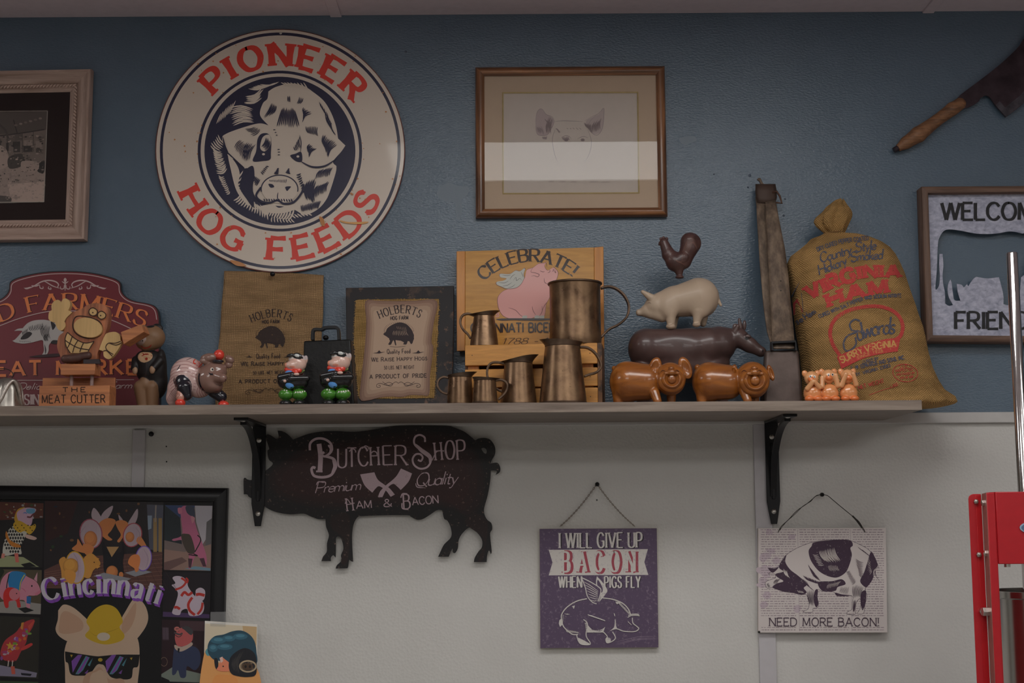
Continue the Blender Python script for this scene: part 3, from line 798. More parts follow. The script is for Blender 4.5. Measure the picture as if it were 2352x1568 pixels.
# rust marks
RU = C(120, 78, 40, .3)
for i in range(70):
    a = random.uniform(0, 360); r = random.choice([random.uniform(500, 520), random.uniform(690, 750), random.uniform(560, 700)])
    x, y = 807 + r * math.cos(rad(a)), 788 - r * math.sin(rad(a)) * .98; s_ = random.uniform(2, 7)
    P.poly([(x + s_ * random.uniform(.4, 1.4) * math.cos(t), y + s_ * random.uniform(.4, 1.2) * math.sin(t)) for t in [k * 1.05 for k in range(6)]], RU, lift=i == 0)
P.poly([(1045, 1190), (1070, 1200), (1080, 1245), (1060, 1240)], RU, True); P.poly([(500, 1455), (560, 1465), (600, 1490), (540, 1488)], RU, True); P.poly([(1170, 1210), (1230, 1222), (1345, 1220), (1300, 1235), (1200, 1228)], C(150, 110, 60, .3), True)
P.build('printed_face', ink('enamel_print', .32, .3, bmp=.04), rs)
nail(645, 77, -.0075, 'pale screw at the top of the round sign', .0028, 'screw', M_screw, .003)

# ---- pig-shaped sign
BPl = wallp(-.014)
bs = thing('pig_shaped_sign', 'flat dark red metal sign cut like a pig reading butcher shop', 'sign', at(850, 1305, -.014))
V = (530, 940, 3.675)
OUT = [(395, 178, 1), (440, 185), (485, 213), (525, 255, 1), (560, 240), (660, 205), (780, 185), (900, 182), (1050, 188), (1200, 170), (1350, 143), (1450, 135), (1640, 134), (1830, 138), (1880, 150), (1960, 182), (2010, 215), (2065, 262, 1), (2090, 246), (2140, 240), (2190, 255), (2228, 310), (2232, 370), (2205, 425), (2188, 458, 1), (2250, 450), (2275, 490), (2270, 530), (2235, 552, 1), (2245, 520), (2195, 515, 1), (2190, 600), (2170, 720), (2140, 830), (2142, 885), (2165, 930), (2200, 960), (2207, 1010), (2190, 1045), (2196, 1130), (2203, 1200), (2195, 1222, 1), (2180, 1190), (2165, 1230), (2160, 1288, 1), (2052, 1288, 1), (2060, 1250), (2090, 1200), (2120, 1160), (2120, 1100), (2080, 1040), (2020, 995), (1960, 1040), (1925, 1100), (1917, 1170), (1895, 1210), (1875, 1205), (1870, 1175), (1840, 1243, 1), (1750, 1243, 1), (1770, 1200), (1800, 1140), (1860, 1075), (1857, 1000), (1830, 940), (1800, 920), (1785, 850, 1), (1740, 850), (1680, 890), (1620, 925), (1570, 930), (1520, 905), (1490, 893), (1300, 893), (1120, 900), (1075, 905), (1040, 960), (1025, 1040), (1025, 1150), (1033, 1285, 1), (1015, 1280), (1000, 1270), (992, 1320), (985, 1340, 1), (885, 1343, 1), (895, 1315), (935, 1275), (930, 1230), (950, 1180), (945, 1130), (925, 1080), (890, 1080), (888, 1150), (885, 1250, 1), (865, 1230), (845, 1250), (845, 1280, 1), (765, 1280, 1), (780, 1240), (810, 1200), (812, 1130), (828, 1060), (805, 990), (800, 925, 1), (740, 925), (680, 905), (615, 880), (500, 885), (400, 870), (330, 845), (290, 820), (240, 790), (180, 752, 1), (150, 735), (140, 718), (110, 716, 1), (108, 592), (125, 578), (140, 590), (190, 590), (290, 520), (355, 460), (320, 420), (310, 350), (325, 330), (302, 262), (300, 215), (330, 215), (375, 245), (393, 256, 1), (405, 230)]
HOLE = [(2116, 330), (2143, 325), (2160, 345), (2156, 372), (2135, 364)]
DK = C(10, 8, 10, .4)
MB().prism([xf(sm(OUT, True, 4), *V), xf(sm(HOLE, True, 4), *V)], BPl, -.001, .001).build('plate', plain('sign_black_edge', DK, .5), bs)
P = Print(BPl, .0011).view(*V)
M_pigprint = ink('distressed_print', .5, 0, .75, C(105, 84, 76, .45), 150, .60, bmp=.1)
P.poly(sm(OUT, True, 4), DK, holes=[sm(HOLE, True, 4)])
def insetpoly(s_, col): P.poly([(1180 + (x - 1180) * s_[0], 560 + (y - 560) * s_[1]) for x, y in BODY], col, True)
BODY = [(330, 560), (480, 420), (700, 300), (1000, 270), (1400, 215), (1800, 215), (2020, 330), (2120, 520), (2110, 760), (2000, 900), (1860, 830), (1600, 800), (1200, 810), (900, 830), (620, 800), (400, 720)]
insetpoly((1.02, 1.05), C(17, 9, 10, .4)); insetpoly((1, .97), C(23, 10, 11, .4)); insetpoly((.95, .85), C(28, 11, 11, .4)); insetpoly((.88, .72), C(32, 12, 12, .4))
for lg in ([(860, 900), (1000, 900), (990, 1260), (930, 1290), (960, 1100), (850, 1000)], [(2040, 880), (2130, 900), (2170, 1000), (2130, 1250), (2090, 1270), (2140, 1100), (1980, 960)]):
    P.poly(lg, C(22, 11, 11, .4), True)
P.hatch((420, 760), (600, 800), (330, 700), (460, 740), 5, 3, DK, 0)
LT = C(142, 124, 130, .42)
def bt(t, p, h, wt=.1, **k): P.text(t, p, h, LT, wt=wt, **k)
def swash(x0, y0, x1, y1, s_=1, w_=20):
    pass
# Big swash B
P.stroke([(752, 530), (758, 400), (745, 290)], 40, LT, taper=0); P.poly([(720, 530), (775, 530), (775, 515), (720, 515)], LT)
P.stroke([(668, 345), (672, 285), (720, 248), (790, 250), (845, 290), (850, 350), (800, 395), (765, 380), (790, 360)], 20, LT)
P.stroke([(820, 300), (850, 330), (835, 375)], 30, LT, taper=1)
P.stroke([(800, 395), (870, 420), (885, 480), (850, 550), (780, 572), (705, 560), (682, 510), (695, 488), (715, 495)], 22, LT)
P.stroke([(860, 420), (882, 480), (850, 550)], 34, LT, taper=1)
bt('U', [(905, 492), (975, 492)], 160, .1, nib=5, thin=.55); bt('T', [(985, 485), (1060, 484)], 160, .1, nib=5, thin=.55)
bt('C', [(1080, 478), (1160, 476)], 160, .1, nib=5, thin=.55); bt('H', [(1185, 473), (1250, 470)], 155, .1, nib=5, thin=.55, serif=.03)
bt('E', [(1290, 468), (1365, 465)], 160, .1, nib=5, thin=.55); bt('R', [(1390, 470), (1485, 470)], 165, .1, nib=5, thin=.55, serif=.03)
for x, y in ((1000, 355), (1110, 330), (1180, 375)): P.stroke([(x, y), (x + 25, y - 22), (x + 50, y - 12), (x + 55, y + 8)], 9, LT)
# Big S
P.stroke([(1640, 275), (1635, 235), (1595, 215), (1555, 235), (1550, 290), (1600, 340), (1670, 380), (1690, 430), (1660, 485), (1600, 500), (1550, 470), (1535, 420), (1560, 380), (1600, 378), (1620, 405), (1605, 435), (1580, 425)], 16, LT)
P.stroke([(1555, 290), (1610, 345), (1680, 400), (1680, 460)], 36, LT, taper=1)
bt('H', [(1730, 430), (1785, 425)], 150, .1, nib=5, thin=.55, serif=.03); bt('O', [(1815, 420), (1890, 418)], 155, .11, nib=5, thin=.5); bt('P', [(1915, 425), (1980, 422)], 165, .1, nib=5, thin=.55, serif=.02)
P.stroke([(1700, 430), (1740, 355), (1800, 350)], 8, LT)
for t_, a, b in (('Premium', (715, 706), (1090, 678)), ('Quality', (1560, 648), (1905, 625))):
    P.text(t_, [a, b], 92 if t_[0] == 'P' else 108, LT, wt=.11, nib=40, thin=.35, slant=.3, gap=.05)
P.stroke([(720, 640), (740, 610), (790, 620)], 8, LT, taper=1); P.stroke([(1560, 620), (1575, 655), (1640, 660)], 8, LT, taper=1)
P.poly([(1092, 548, 1), (1212, 530, 1), (1240, 590), (1290, 630), (1340, 665), (1385, 718, 1), (1350, 737, 1), (1310, 685), (1255, 648), (1225, 665), (1195, 702, 1), (1130, 640)], LT, True)
P.poly([(1437, 498, 1), (1530, 540, 1), (1500, 610), (1435, 680, 1), (1405, 650), (1370, 628), (1320, 665), (1280, 740, 1), (1243, 740, 1), (1262, 690), (1310, 640), (1360, 600), (1400, 560)], LT, True)
bt('H', [(985, 858), (1035, 852)], 108, .1, nib=5, thin=.6, serif=.05); bt('AM', [(1062, 838), (1190, 830)], 64, .13)
bt('&', [(1292, 822), (1362, 818)], 62, .14); bt('B', [(1462, 838), (1515, 835)], 120, .11, nib=5, thin=.5); bt('ACON', [(1535, 808), (1752, 790)], 66, .13)
P.stroke([(1435, 745), (1450, 712), (1490, 712)], 10, LT); P.stroke([(1445, 790), (1450, 835), (1500, 843)], 10, LT); P.stroke([(965, 795), (985, 760), (1010, 790), (1045, 790)], 7, LT)
P.build('printed_face', M_pigprint, bs)

# ---- purple hanging sign
V = (1210, 1090, 3.733); PS = wallp(-.014)
hs = thing('hanging_bacon_sign', 'purple distressed square sign with white winged pig hanging on a bead chain', 'sign', at(1376, 1490, -.01))
MB().prism([xf([(108, 462), (1115, 457), (1130, 1480), (115, 1487)], *V)], PS, -.008, 0).build('board', plain('board_edge', C(150, 140, 118, .42), .7), hs, bevel=.0006)
PU = C(62, 50, 68, .42); WH = C(150, 146, 142, .42); PK = C(118, 48, 58, .42)
P = Print(PS, .0002).view(*V)
P.poly([(109, 463), (1114, 458), (1129, 1479), (116, 1486)], PU)
for i in range(90):
    x = random.choice([random.uniform(120, 220), random.uniform(1040, 1110), random.uniform(120, 1110)]); y = random.uniform(480, 1470) if x < 220 or x > 1040 else random.choice([random.uniform(1380, 1470), random.uniform(480, 520), random.uniform(900, 1470)])
    P.stroke([(x, y), (x + random.uniform(-6, 6), y + random.uniform(10, 90))], random.uniform(1, 4), C(86, 74, 90, .42), False, taper=1, lift=i == 0)
for y in (1385, 1400, 1410): P.stroke([(760, y + 50), (950, y + 5), (1120, y)], 3, C(105, 92, 104, .42), taper=1)
SH = C(30, 22, 32, .42)
def shadowtext(t, p, h, col, wt, dx=7, dy=5, **k):
    P.text(t, [(x + dx, y + dy) for x, y in p], h, SH, wt=wt * 1.25, **k); P.text(t, p, h, col, wt=wt, **k)
shadowtext('I WILL GIVE UP', [(278, 628), (985, 622)], 128, WH, .13, 9, 4, nib=0, thin=.55, serif=.02, gap=.24, space=.22)
P.poly([(188, 643), (1038, 637), (1008, 748), (1042, 858), (188, 862), (220, 752)], WH)
P.text('BACON', [(322, 838), (935, 836)], 178, PK, wt=.24, nib=0, thin=.55, serif=.02, gap=.75)
P.text('BACON', [(308, 830), (922, 828)], 168, WH, wt=.14, nib=0, thin=.6, gap=.78)
shadowtext('WHEN', [(275, 968), (470, 966)], 96, WH, .15, 6, 3, nib=0, thin=.55, gap=.3)
shadowtext('PIGS FLY', [(668, 968), (972, 966)], 96, WH, .15, 6, 3, nib=0, thin=.55, gap=.3, space=.3)
def wl_(pts, w_=7, t=0, cl=False): P.stroke(pts, w_, WH, taper=t, closed=cl)
P.poly([(468, 880, 1), (540, 915), (620, 965), (635, 1000), (615, 1060), (600, 1105, 1), (560, 1090), (520, 1040), (500, 960)], PU, True)
P.poly([(600, 870, 1), (640, 910), (690, 985), (670, 1030), (620, 1090, 1), (635, 1000), (595, 940)], WH, True)
P.poly([(610, 900), (650, 970), (640, 1010), (605, 950)], PU, True)
wl_([(468, 880), (540, 915), (620, 965), (635, 1000), (612, 1085)], 8); wl_([(468, 880), (500, 960), (520, 1040), (560, 1090), (598, 1105)], 8)
for i in range(7):
    a = (486 + i * 9, 915 + i * 26); wl_([a, (a[0] + 60 - i * 3, a[1] + 35 - i * 4), (615 - i * 3, 1000 + i * 12)], 6, 1)
for i in range(6): wl_([(590 + i * 2, 1010 + i * 13), (608 + i, 1000 + i * 14)], 4, 1)
wl_([(515, 1062), (430, 1082), (350, 1130), (302, 1190), (298, 1240), (315, 1300), (360, 1345), (395, 1368), (440, 1368)], 9)
wl_([(650, 1055), (740, 1068), (820, 1100), (870, 1150), (890, 1200)], 9)
wl_([(865, 1222), (900, 1205), (950, 1205), (965, 1212), (950, 1195), (900, 1195), (870, 1205)], 8)
wl_([(905, 1225), (910, 1270), (945, 1300), (960, 1318), (940, 1338), (900, 1345), (830, 1340), (790, 1325), (765, 1310), (758, 1240)], 8)
P.poly([(755, 1265, 1), (775, 1320, 1), (735, 1330), (705, 1342, 1), (745, 1310)], WH, True)
P.poly([(525, 1290, 1), (570, 1330), (640, 1325), (672, 1302, 1), (655, 1352, 1), (515, 1352, 1)], WH, True)
P.hatch((535, 1290), (660, 1330), (560, 1335), (620, 1345), 8, 5, PU, 0)
wl_([(485, 1240), (515, 1265), (522, 1310), (510, 1345), (512, 1390), (545, 1450), (470, 1452), (440, 1420), (428, 1372)], 8)
wl_([(655, 1345), (690, 1385), (678, 1410), (690, 1440), (735, 1425), (760, 1395), (735, 1345)], 8)
P.poly([(432, 1400), (450, 1400), (510, 1430), (540, 1452), (470, 1450)], WH, True); P.poly([(680, 1400), (710, 1398), (720, 1425), (690, 1442)], WH, True)
P.poly([(280, 1245, 1), (300, 1235), (308, 1275), (285, 1305, 1), (275, 1275)], WH, True)
for (a, b, c, d, n, w_) in [((330, 1320), (440, 1345), (345, 1350), (450, 1358), 12, 5), ((515, 1195), (660, 1240), (560, 1205), (680, 1255), 10, 9), ((385, 1125), (400, 1150), (415, 1115), (405, 1140), 4, 5), ((760, 1085), (800, 1085), (775, 1110), (800, 1105), 5, 7), ((800, 1090), (890, 1190), (790, 1110), (870, 1195), 14, 6), ((865, 1250), (890, 1280), (880, 1270), (905, 1290), 4, 5), ((318, 1188), (330, 1192), (350, 1190), (372, 1194), 3, 4), ((495, 1265), (505, 1330), (520, 1262), (525, 1330), 8, 5), ((305, 1200), (300, 1260), (318, 1195), (315, 1265), 6, 4), ((745, 1185), (750, 1190), (755, 1190), (760, 1220), 3, 5)]:
    P.hatch(a, b, c, d, n, w_, WH, .1)
P.build('printed_face', ink('purple_print', .55, 0, .5, C(104, 92, 104, .42), 170, .56), hs)
def chain(a, b, name, parent, n, r=.0011, sag=.006, mat=None):
    m = MB()
    for i in range(n):
        t0, t1 = i / n, (i + 1.25) / n
        def q(t): return a + (b - a) * t + Vector((0, 0, -sag * 4 * t * (1 - t)))
        p0, p1 = q(t0), q(min(t1, 1)); c = (p0 + p1) / 2; ax = (p1 - p0); L_ = ax.length / 2; ax.normalize(); sd = Vector((0, 1, 0)) if i % 2 else ax.cross(Vector((0, 1, 0)))
        path = [c + ax * L_ * math.cos(2 * math.pi * k / 8) + sd * L_ * .55 * math.sin(2 * math.pi * k / 8) for k in range(9)]
        m.tube(path, r * .6, 5, False)
    return m.build(name, mat or plain('chain_metal', (.34, .29, .25), .35, 1), parent, smooth=True)
na = at(1371, 1111, -.012)
chain(na, at(1286, 1209, -.012), 'chain', hs, 30); chain(na, at(1458, 1208, -.012), 'chain', hs, 30)
nail(1371, 1112, 0, 'black nail holding the chain of the purple bacon sign', .0045, l=.018)

# ---- newsprint pig sign
V = (1710, 1120, 4.48); NP = wallp(-.02)
ns = thing('newsprint_pig_sign', 'whitewashed newsprint board with a dark pig etching hanging from twisted wire', 'sign', at(1888, 1453, -.012))
MB().prism([xf([(140, 415), (1455, 411), (1470, 1488), (140, 1490)], *V)], NP, -.007, 0).build('board', plain('painted_board_edge', C(120, 112, 104, .4), .7), ns, bevel=.0006)
BG = C(148, 141, 139, .42); INKC = C(42, 28, 42, .4)
P = Print(NP, .0002).view(*V)
P.poly([(141, 416), (1454, 412), (1469, 1487), (141, 1489)], BG)
for i in range(26):
    x = 165 + random.uniform(0, 90) if i % 2 else random.uniform(150, 600); y = random.uniform(430, 1250)
    P.poly([(x + 60 * math.cos(t) * random.uniform(.5, 1), y + 45 * math.sin(t) * random.uniform(.5, 1)) for t in [k * .8 for k in range(8)]], C(136, 124, 130, .42), True, lift=i == 0, n=3)
GR = C(98, 86, 92, .42)
P.lift()
for (xa, xb) in ((165, 530), (560, 1075), (1105, 1435)):
    y = 432
    while y < 1475:
        if not (1325 < y < 1430):
            x = xa + random.uniform(0, 14)
            while x < xb - 12:
                l = random.uniform(12, 46); P.stroke([(x, y), (min(x + l, xb), y - .006 * l)], random.uniform(4.5, 8), GR, False, lift=False); x += l + random.uniform(5, 12)
        y += 24.5
for x in (548, 1088): P.stroke([(x, 425), (x + 18, 1475)], 2.5, GR, False)
PIG = [(240, 822, 1), (275, 828), (352, 815, 1), (385, 745), (430, 690), (520, 630), (620, 585), (720, 555), (850, 538), (980, 535), (1080, 540), (1180, 580), (1270, 630), (1330, 700), (1362, 770), (1378, 812), (1345, 835, 1), (1330, 900), (1300, 970), (1245, 1030), (1245, 1070), (1262, 1110), (1240, 1200), (1225, 1290), (1155, 1295, 1), (1185, 1250), (1200, 1180), (1185, 1140), (1150, 1180), (1140, 1250), (1135, 1305), (1048, 1300, 1), (1060, 1275), (1105, 1250), (1110, 1180), (1105, 1110), (960, 1112), (925, 1075), (880, 1065), (800, 1062), (755, 1050), (750, 1130), (762, 1190), (750, 1235), (705, 1240), (697, 1280), (600, 1280, 1), (620, 1262), (655, 1245), (665, 1180), (645, 1110), (620, 1095), (570, 1100), (510, 1080), (430, 1072), (350, 1050), (285, 1025), (240, 1035), (216, 1000), (222, 965), (280, 940), (320, 925), (310, 885), (255, 888), (245, 885, 1), (285, 855)]
P.poly(PIG, BG, True)
P.stroke(sm(PIG, True, 3), 4, INKC, False, closed=True)
P.poly([(720, 560), (900, 538), (1080, 540), (1115, 590), (1090, 620), (1105, 690), (1080, 790), (1040, 870), (960, 920), (880, 915), (800, 880), (740, 830), (680, 740), (660, 650), (690, 600)], INKC, True)
P.poly([(355, 812), (430, 690), (420, 760), (470, 840), (560, 910), (640, 990), (610, 1030), (640, 1075), (590, 1098), (500, 1078), (390, 1062), (290, 1025), (330, 985), (400, 960), (340, 920), (320, 885), (400, 860)], INKC, True)
P.poly([(1300, 660), (1340, 710), (1370, 800), (1330, 850), (1320, 930), (1270, 1010), (1240, 1020), (1190, 960), (1230, 870), (1260, 780)], INKC, True)
P.poly([(760, 970), (900, 960), (1000, 940), (1040, 990), (960, 1020), (930, 1060), (800, 1058)], INKC, True)
P.poly([(730, 1050), (755, 1050), (750, 1130), (760, 1190), (740, 1230), (715, 1180), (715, 1110)], INKC, True); P.poly([(1200, 1080), (1250, 1060), (1245, 1180), (1215, 1260), (1195, 1180)], INKC, True)
P.poly([(245, 825), (300, 830), (350, 820), (300, 870), (270, 862)], INKC, True); P.stroke([(1345, 850), (1350, 900), (1395, 965)], 9, INKC, taper=2)
P.poly([(935, 1078), (1000, 1095), (1100, 1108), (960, 1112)], INKC, True)
for (a, b, c, d, n, w_, col, bd) in [((760, 650), (930, 620), (830, 760), (1000, 760), 13, 8, BG, .08), ((700, 680), (760, 800), (760, 680), (820, 800), 8, 6, BG, .1), ((860, 790), (960, 800), (880, 860), (980, 850), 8, 4, BG, .1),
        ((600, 900), (760, 960), (680, 960), (830, 1010), 12, 7, INKC, .1), ((650, 780), (700, 900), (700, 850), (790, 960), 14, 4, INKC, .05), ((540, 900), (640, 960), (600, 960), (720, 1060), 10, 6, INKC, .1),
        ((1040, 860), (1110, 1000), (1080, 850), (1150, 960), 12, 5, INKC, .1), ((1140, 720), (1180, 900), (1220, 760), (1220, 930), 12, 5, INKC, .1), ((1160, 600), (1290, 700), (1220, 640), (1320, 720), 12, 4, INKC, .1), ((640, 1050), (730, 1060), (670, 1200), (710, 1210), 10, 4, INKC, .05), ((1110, 1000), (1230, 1010), (1120, 1130), (1200, 1120), 12, 4, INKC, .05), ((400, 830), (440, 860), (420, 900), (470, 930), 7, 5, BG, .1), ((540, 1050), (600, 1060), (560, 1080), (620, 1085), 6, 4, BG, .1), ((990, 1020), (1080, 1020), (970, 1080), (1060, 1100), 9, 3, INKC, 0), ((330, 940), (380, 930), (290, 980), (330, 1000), 5, 4, INKC, .1), ((225, 985), (240, 1020), (250, 975), (270, 1020), 5, 4, INKC, .1), ((1240, 700), (1290, 900), (1280, 700), (1310, 860), 12, 4, BG, .1), ((860, 990), (1000, 960), (840, 1040), (960, 1010), 9, 4, BG, .1), ((1120, 1150), (1150, 1150), (1115, 1280), (1130, 1280), 5, 4, INKC, 0), ((1050, 1290), (1130, 1290), (1060, 1300), (1130, 1305), 5, 5, INKC, 0)]:
    P.hatch(a, b, c, d, n, w_, col, bd)
P.text('NEED MORE BACON!', [(258, 1421), (1382, 1421)], 84, INKC, wt=.1, serif=.08, st=.055, gap=.22, space=.3)
P.build('printed_face', ink('newsprint', .6, 0, .4, BG, 190, .60), ns)
M_wire = plain('dark_wire', (.05, .045, .04), .5, .6)
def pxline(pts, Y, n=4): return [at(x, y, Y) for x, y in sm(xf(pts, *V), False, n)]
MB().tube(pxline([(345, 460), (380, 395), (450, 330), (540, 235), (640, 165), (700, 115), (740, 80), (778, 70)], -.022), .0007, 6).tube(pxline([(360, 435), (430, 350), (520, 270), (600, 190), (680, 140), (720, 95), (778, 68)], -.0225), .0006, 6).build('wire', M_wire, ns, smooth=True)
MB().tube(pxline([(778, 68), (850, 78), (910, 125), (1000, 200), (1110, 290), (1180, 350), (1240, 455)], -.022), .0008, 6).tube(pxline([(1110, 288), (1150, 330), (1210, 410)], -.023), .0018, 6).build('wire', M_wire, ns, smooth=True)
MB().sphere(at(1710 + 150 / 4.48, 1120 + 1483 / 4.48, -.021), .0025).build('corner_knot', M_wire, ns, smooth=True)
nail(1884, 1136, 0, 'black nail holding the wire of the newsprint pig sign', .0043, l=.024)
nail(350, 997, 0, 'black push pin in the white wall below the shelf, left of the bracket', .0052, l=.014)
for x, y in ((382, 1025), (382.5, 1060), (1371, 1148)):
    h = MB().lathe([(.0001, .0004), (.0013, .0004), (.0016, 0)], (0, 0, 0), 10); p = at(x, y, -.002); h.v = [(p.x + a, p.y - c, p.z + b) for a, b, c in h.v]; h.build('nail_hole', M_blackmat, wl)

# ---- picture frames
def frame(parent, corners, prof, mats, mp, names='frame_rail', bev=0):
    """corners: 4 outer pixel corners TL,TR,BR,BL on plane mp; prof: (inset, height) pairs in metres, mats: (horizontal, vertical)"""
    Q = [Vector(mp(x, y, 0)) for x, y in corners]; n = mp.n; R = []
    for ins, h in prof:
        ring_ = []
        for i in range(4):
            u = (Q[(i + 1) % 4] - Q[i]).normalized(); v = (Q[i - 1] - Q[i]).normalized(); ring_.append(Q[i] + (u + v) * ins + n * h)
        R.append(ring_)
    for i in range(4):
        j = (i + 1) % 4; m = MB(); k = len(prof); vs = [R[a][i] for a in range(k)] + [R[a][j] for a in range(k)]
        m.add(vs, [(a, (a + 1) % k, k + (a + 1) % k, k + a) for a in range(k)] + [tuple(range(k)), tuple(range(2 * k - 1, k - 1, -1))])
        m.build(names, mats[i % 2], parent, smooth=True)
    return Q
def innerpx(): pass
def glassmat():
    m, nt, b = newmat('picture_glass'); nt.nodes.remove(b); out = nt.nodes['Material Output']
    tr = N(nt, 'ShaderNodeBsdfTransparent'); tr.inputs[0].default_value = (.97, .97, .97, 1); gl = N(nt, 'ShaderNodeBsdfGlossy'); gl.inputs['Roughness'].default_value = .012
    fr = N(nt, 'ShaderNodeFresnel'); fr.inputs[0].default_value = 1.28; mx = N(nt, 'ShaderNodeMixShader')
    nt.links.new(fr.outputs[0], mx.inputs[0]); nt.links.new(tr.outputs[0], mx.inputs[1]); nt.links.new(gl.outputs[0], mx.inputs[2]); nt.links.new(mx.outputs[0], out.inputs[0]); return m
M_glass = glassmat()
# oak frame with pencil drawing of a pig
V = (1080, 140, 4.238); OP = wallp(-.018)
op = thing('oak_framed_drawing', 'oak framed matted pencil drawing of a pig with ceiling light glare across its glass', 'picture', at(1312, 498, -.012))
oc = xf([(52, 78), (1887, 65), (1916, 1520), (56, 1536)], *V)
OK1, OK2 = C(56, 34, 20, .32), C(116, 78, 50, .34)
M_okh = wood('oak_horizontal', OK1, OK2, 'X', .9, .32, .25, rings=2.2); M_okv = wood('oak_vertical', OK1, OK2, 'Z', .9, .32, .25, rings=2.2)
OB = wallp(-.002)
oc0 = [(x, y) for x, y in oc]
frame(op, oc0, [(0, 0), (0, .011), (.003, .0155), (.009, .0175), (.014, .0155), (.0175, .011), (.0185, .0105), (.0185, 0)], (M_okh, M_okv), wallp(-.003))
FP = wallp(-.010)
MB().prism([xf([(110, 135), (1840, 125), (1865, 1455), (115, 1465)], *V), xf([(322, 314), (1624, 310), (1636, 1279), (324, 1286)], *V)[::-1]], FP, -.001, 0).build('mat_board', plain('tan_mat_board', C(128, 113, 98, .3), .9, var=.02), op)
MB().prism([xf([(150, 170), (1800, 170), (1800, 1400), (150, 1400)], *V)], wallp(-.0088), -.0004, 0).build('paper', plain('drawing_paper', C(132, 124, 118, .3), .9, var=.02), op)
M_gold = plain('gold_fillet', (.74, .58, .28), .35, .35, var=.1)
m = MB()
gq = xf([(312, 304), (1636, 300), (1648, 1290), (314, 1297)], *V)
frame(op, gq, [(0, 0), (0, .0012), (.0012, .0018), (.0026, .001), (.0026, 0)], (M_gold, M_gold), FP, 'gold_fillet')
P = Print(wallp(-.0088), .0001).view(*V); G1 = C(104, 94, 94, .3); G2 = C(92, 82, 82, .3)
P.poly([(636, 600), (650, 500), (685, 465), (730, 510), (790, 545), (820, 590), (790, 660), (740, 720), (660, 715)], C(120, 109, 108, .3), True)
P.poly([(1300, 462), (1250, 520), (1130, 580), (1150, 650), (1200, 710), (1270, 690), (1300, 600)], C(122, 112, 110, .3), True)
for a in ([(636, 620), (645, 520), (668, 475), (700, 470), (740, 520), (800, 545), (822, 600)], [(636, 620), (645, 690), (670, 722), (750, 718), (800, 640), (815, 590)], [(820, 590), (900, 582), (1000, 585), (1100, 590)], [(1100, 590), (1170, 550), (1250, 510), (1300, 460), (1298, 560), (1285, 660), (1240, 720), (1190, 705), (1150, 650), (1180, 570), (1290, 480)], [(890, 745), (920, 728), (960, 732), (985, 760)], [(1040, 760), (1100, 735), (1150, 750)], [(830, 660), (800, 760), (820, 900), (860, 1000)], [(1140, 660), (1180, 780), (1160, 900), (1100, 1010)]):
    P.stroke(a, 5, G1, taper=1)
for (a, b, c, d, n) in [((720, 560), (800, 640), (790, 600), (770, 690), 22), ((760, 560), (810, 560), (740, 690), (790, 700), 16), ((1110, 600), (1180, 620), (1130, 640), (1190, 700), 16), ((700, 735), (750, 735), (710, 760), (745, 765), 10), ((890, 740), (960, 735), (910, 770), (970, 770), 12), ((660, 700), (720, 720), (640, 640), (690, 640), 10), ((830, 650), (860, 700), (850, 660), (880, 690), 10), ((1200, 600), (1280, 560), (1180, 700), (1270, 660), 14), ((920, 650), (1080, 650), (940, 660), (1100, 668), 5)]:
    P.hatch(a, b, c, d, n, 5, G2 if n > 12 else G1, .1, .15)
for x in (935, 1095): P.poly(circ(x, 768, 20, 14, 14), G2)
for xa_, xb_ in ((760, 820), (865, 935), (975, 1040), (1155, 1250), (1270, 1360)): P.stroke([(xa_ + (xb_ - xa_) * q / 9, 1172 + (6 if q % 2 else -5) + (xa_ - 755) * .01) for q in range(10)], 3, G1, taper=1)
P.build('pencil_drawing', ink('pencil', .9), op)
gp = Plane((0, -.0135, at(1300, 330, 0).z), (0, -1, 0)); GLASS_TILT = 0.0
MB().prism([xf([(115, 138), (1838, 128), (1862, 1450), (118, 1460)], *V)], gp, -.0012, 0).build('glass', M_glass, op)
# left frame: carved whitewashed moulding, dark mat, old shop photograph
V = (0, 140, 3.563)
lp = thing('carved_framed_photo', 'pale carved rope-moulding frame with black mat around an old sepia shop photograph', 'picture', at(0, 557, -.012))
M_lw = wood('whitewashed_wood_h', C(84, 68, 60, .28), C(122, 106, 98, .28), 'X', .9, .5); M_lv = wood('whitewashed_wood_v', C(84, 68, 60, .28), C(122, 106, 98, .28), 'Z', .9, .5)
lc = xf([(-1150, 120), (768, 84), (718, 1478), (-1180, 1500)], *V)
frame(lp, lc, [(0, 0), (0, .014), (.002, .020), (.006, .021), (.010, .017), (.019, .0175), (.0285, .013), (.030, .0085), (.037, .0085), (.040, .010), (.046, .006), (.046, 0)], (M_lw, M_lv), wallp(-.003))
rope = MB(); Ql = [wallp(-.003)(x, y) for x, y in lc]
def ropeline(a, b, n):
    for i in range(n):
        c = a + (b - a) * ((i + .5) / n) + Vector((0, -.0105, 0)); dx = (b - a).normalized(); up = dx.cross(Vector((0, 1, 0)))
        rope.tube([c - dx * .0034 - up * .0028, c + Vector((0, -.0022, 0)), c + dx * .0034 + up * .0028], [.0012, .0024, .0012], 6)
def inset(i, d):
    u = (Ql[(i + 1) % 4] - Ql[i]).normalized(); v = (Ql[i - 1] - Ql[i]).normalized(); return Ql[i] + (u + v) * d
cs_ = [inset(i, .0335) for i in range(4)]
ropeline(cs_[0], cs_[1], 62); ropeline(cs_[1], cs_[2], 40); ropeline(cs_[3], cs_[2], 62)
rope.build('rope_moulding', plain('rope_carving', C(116, 100, 92, .28), .5, var=.2), lp, smooth=True)
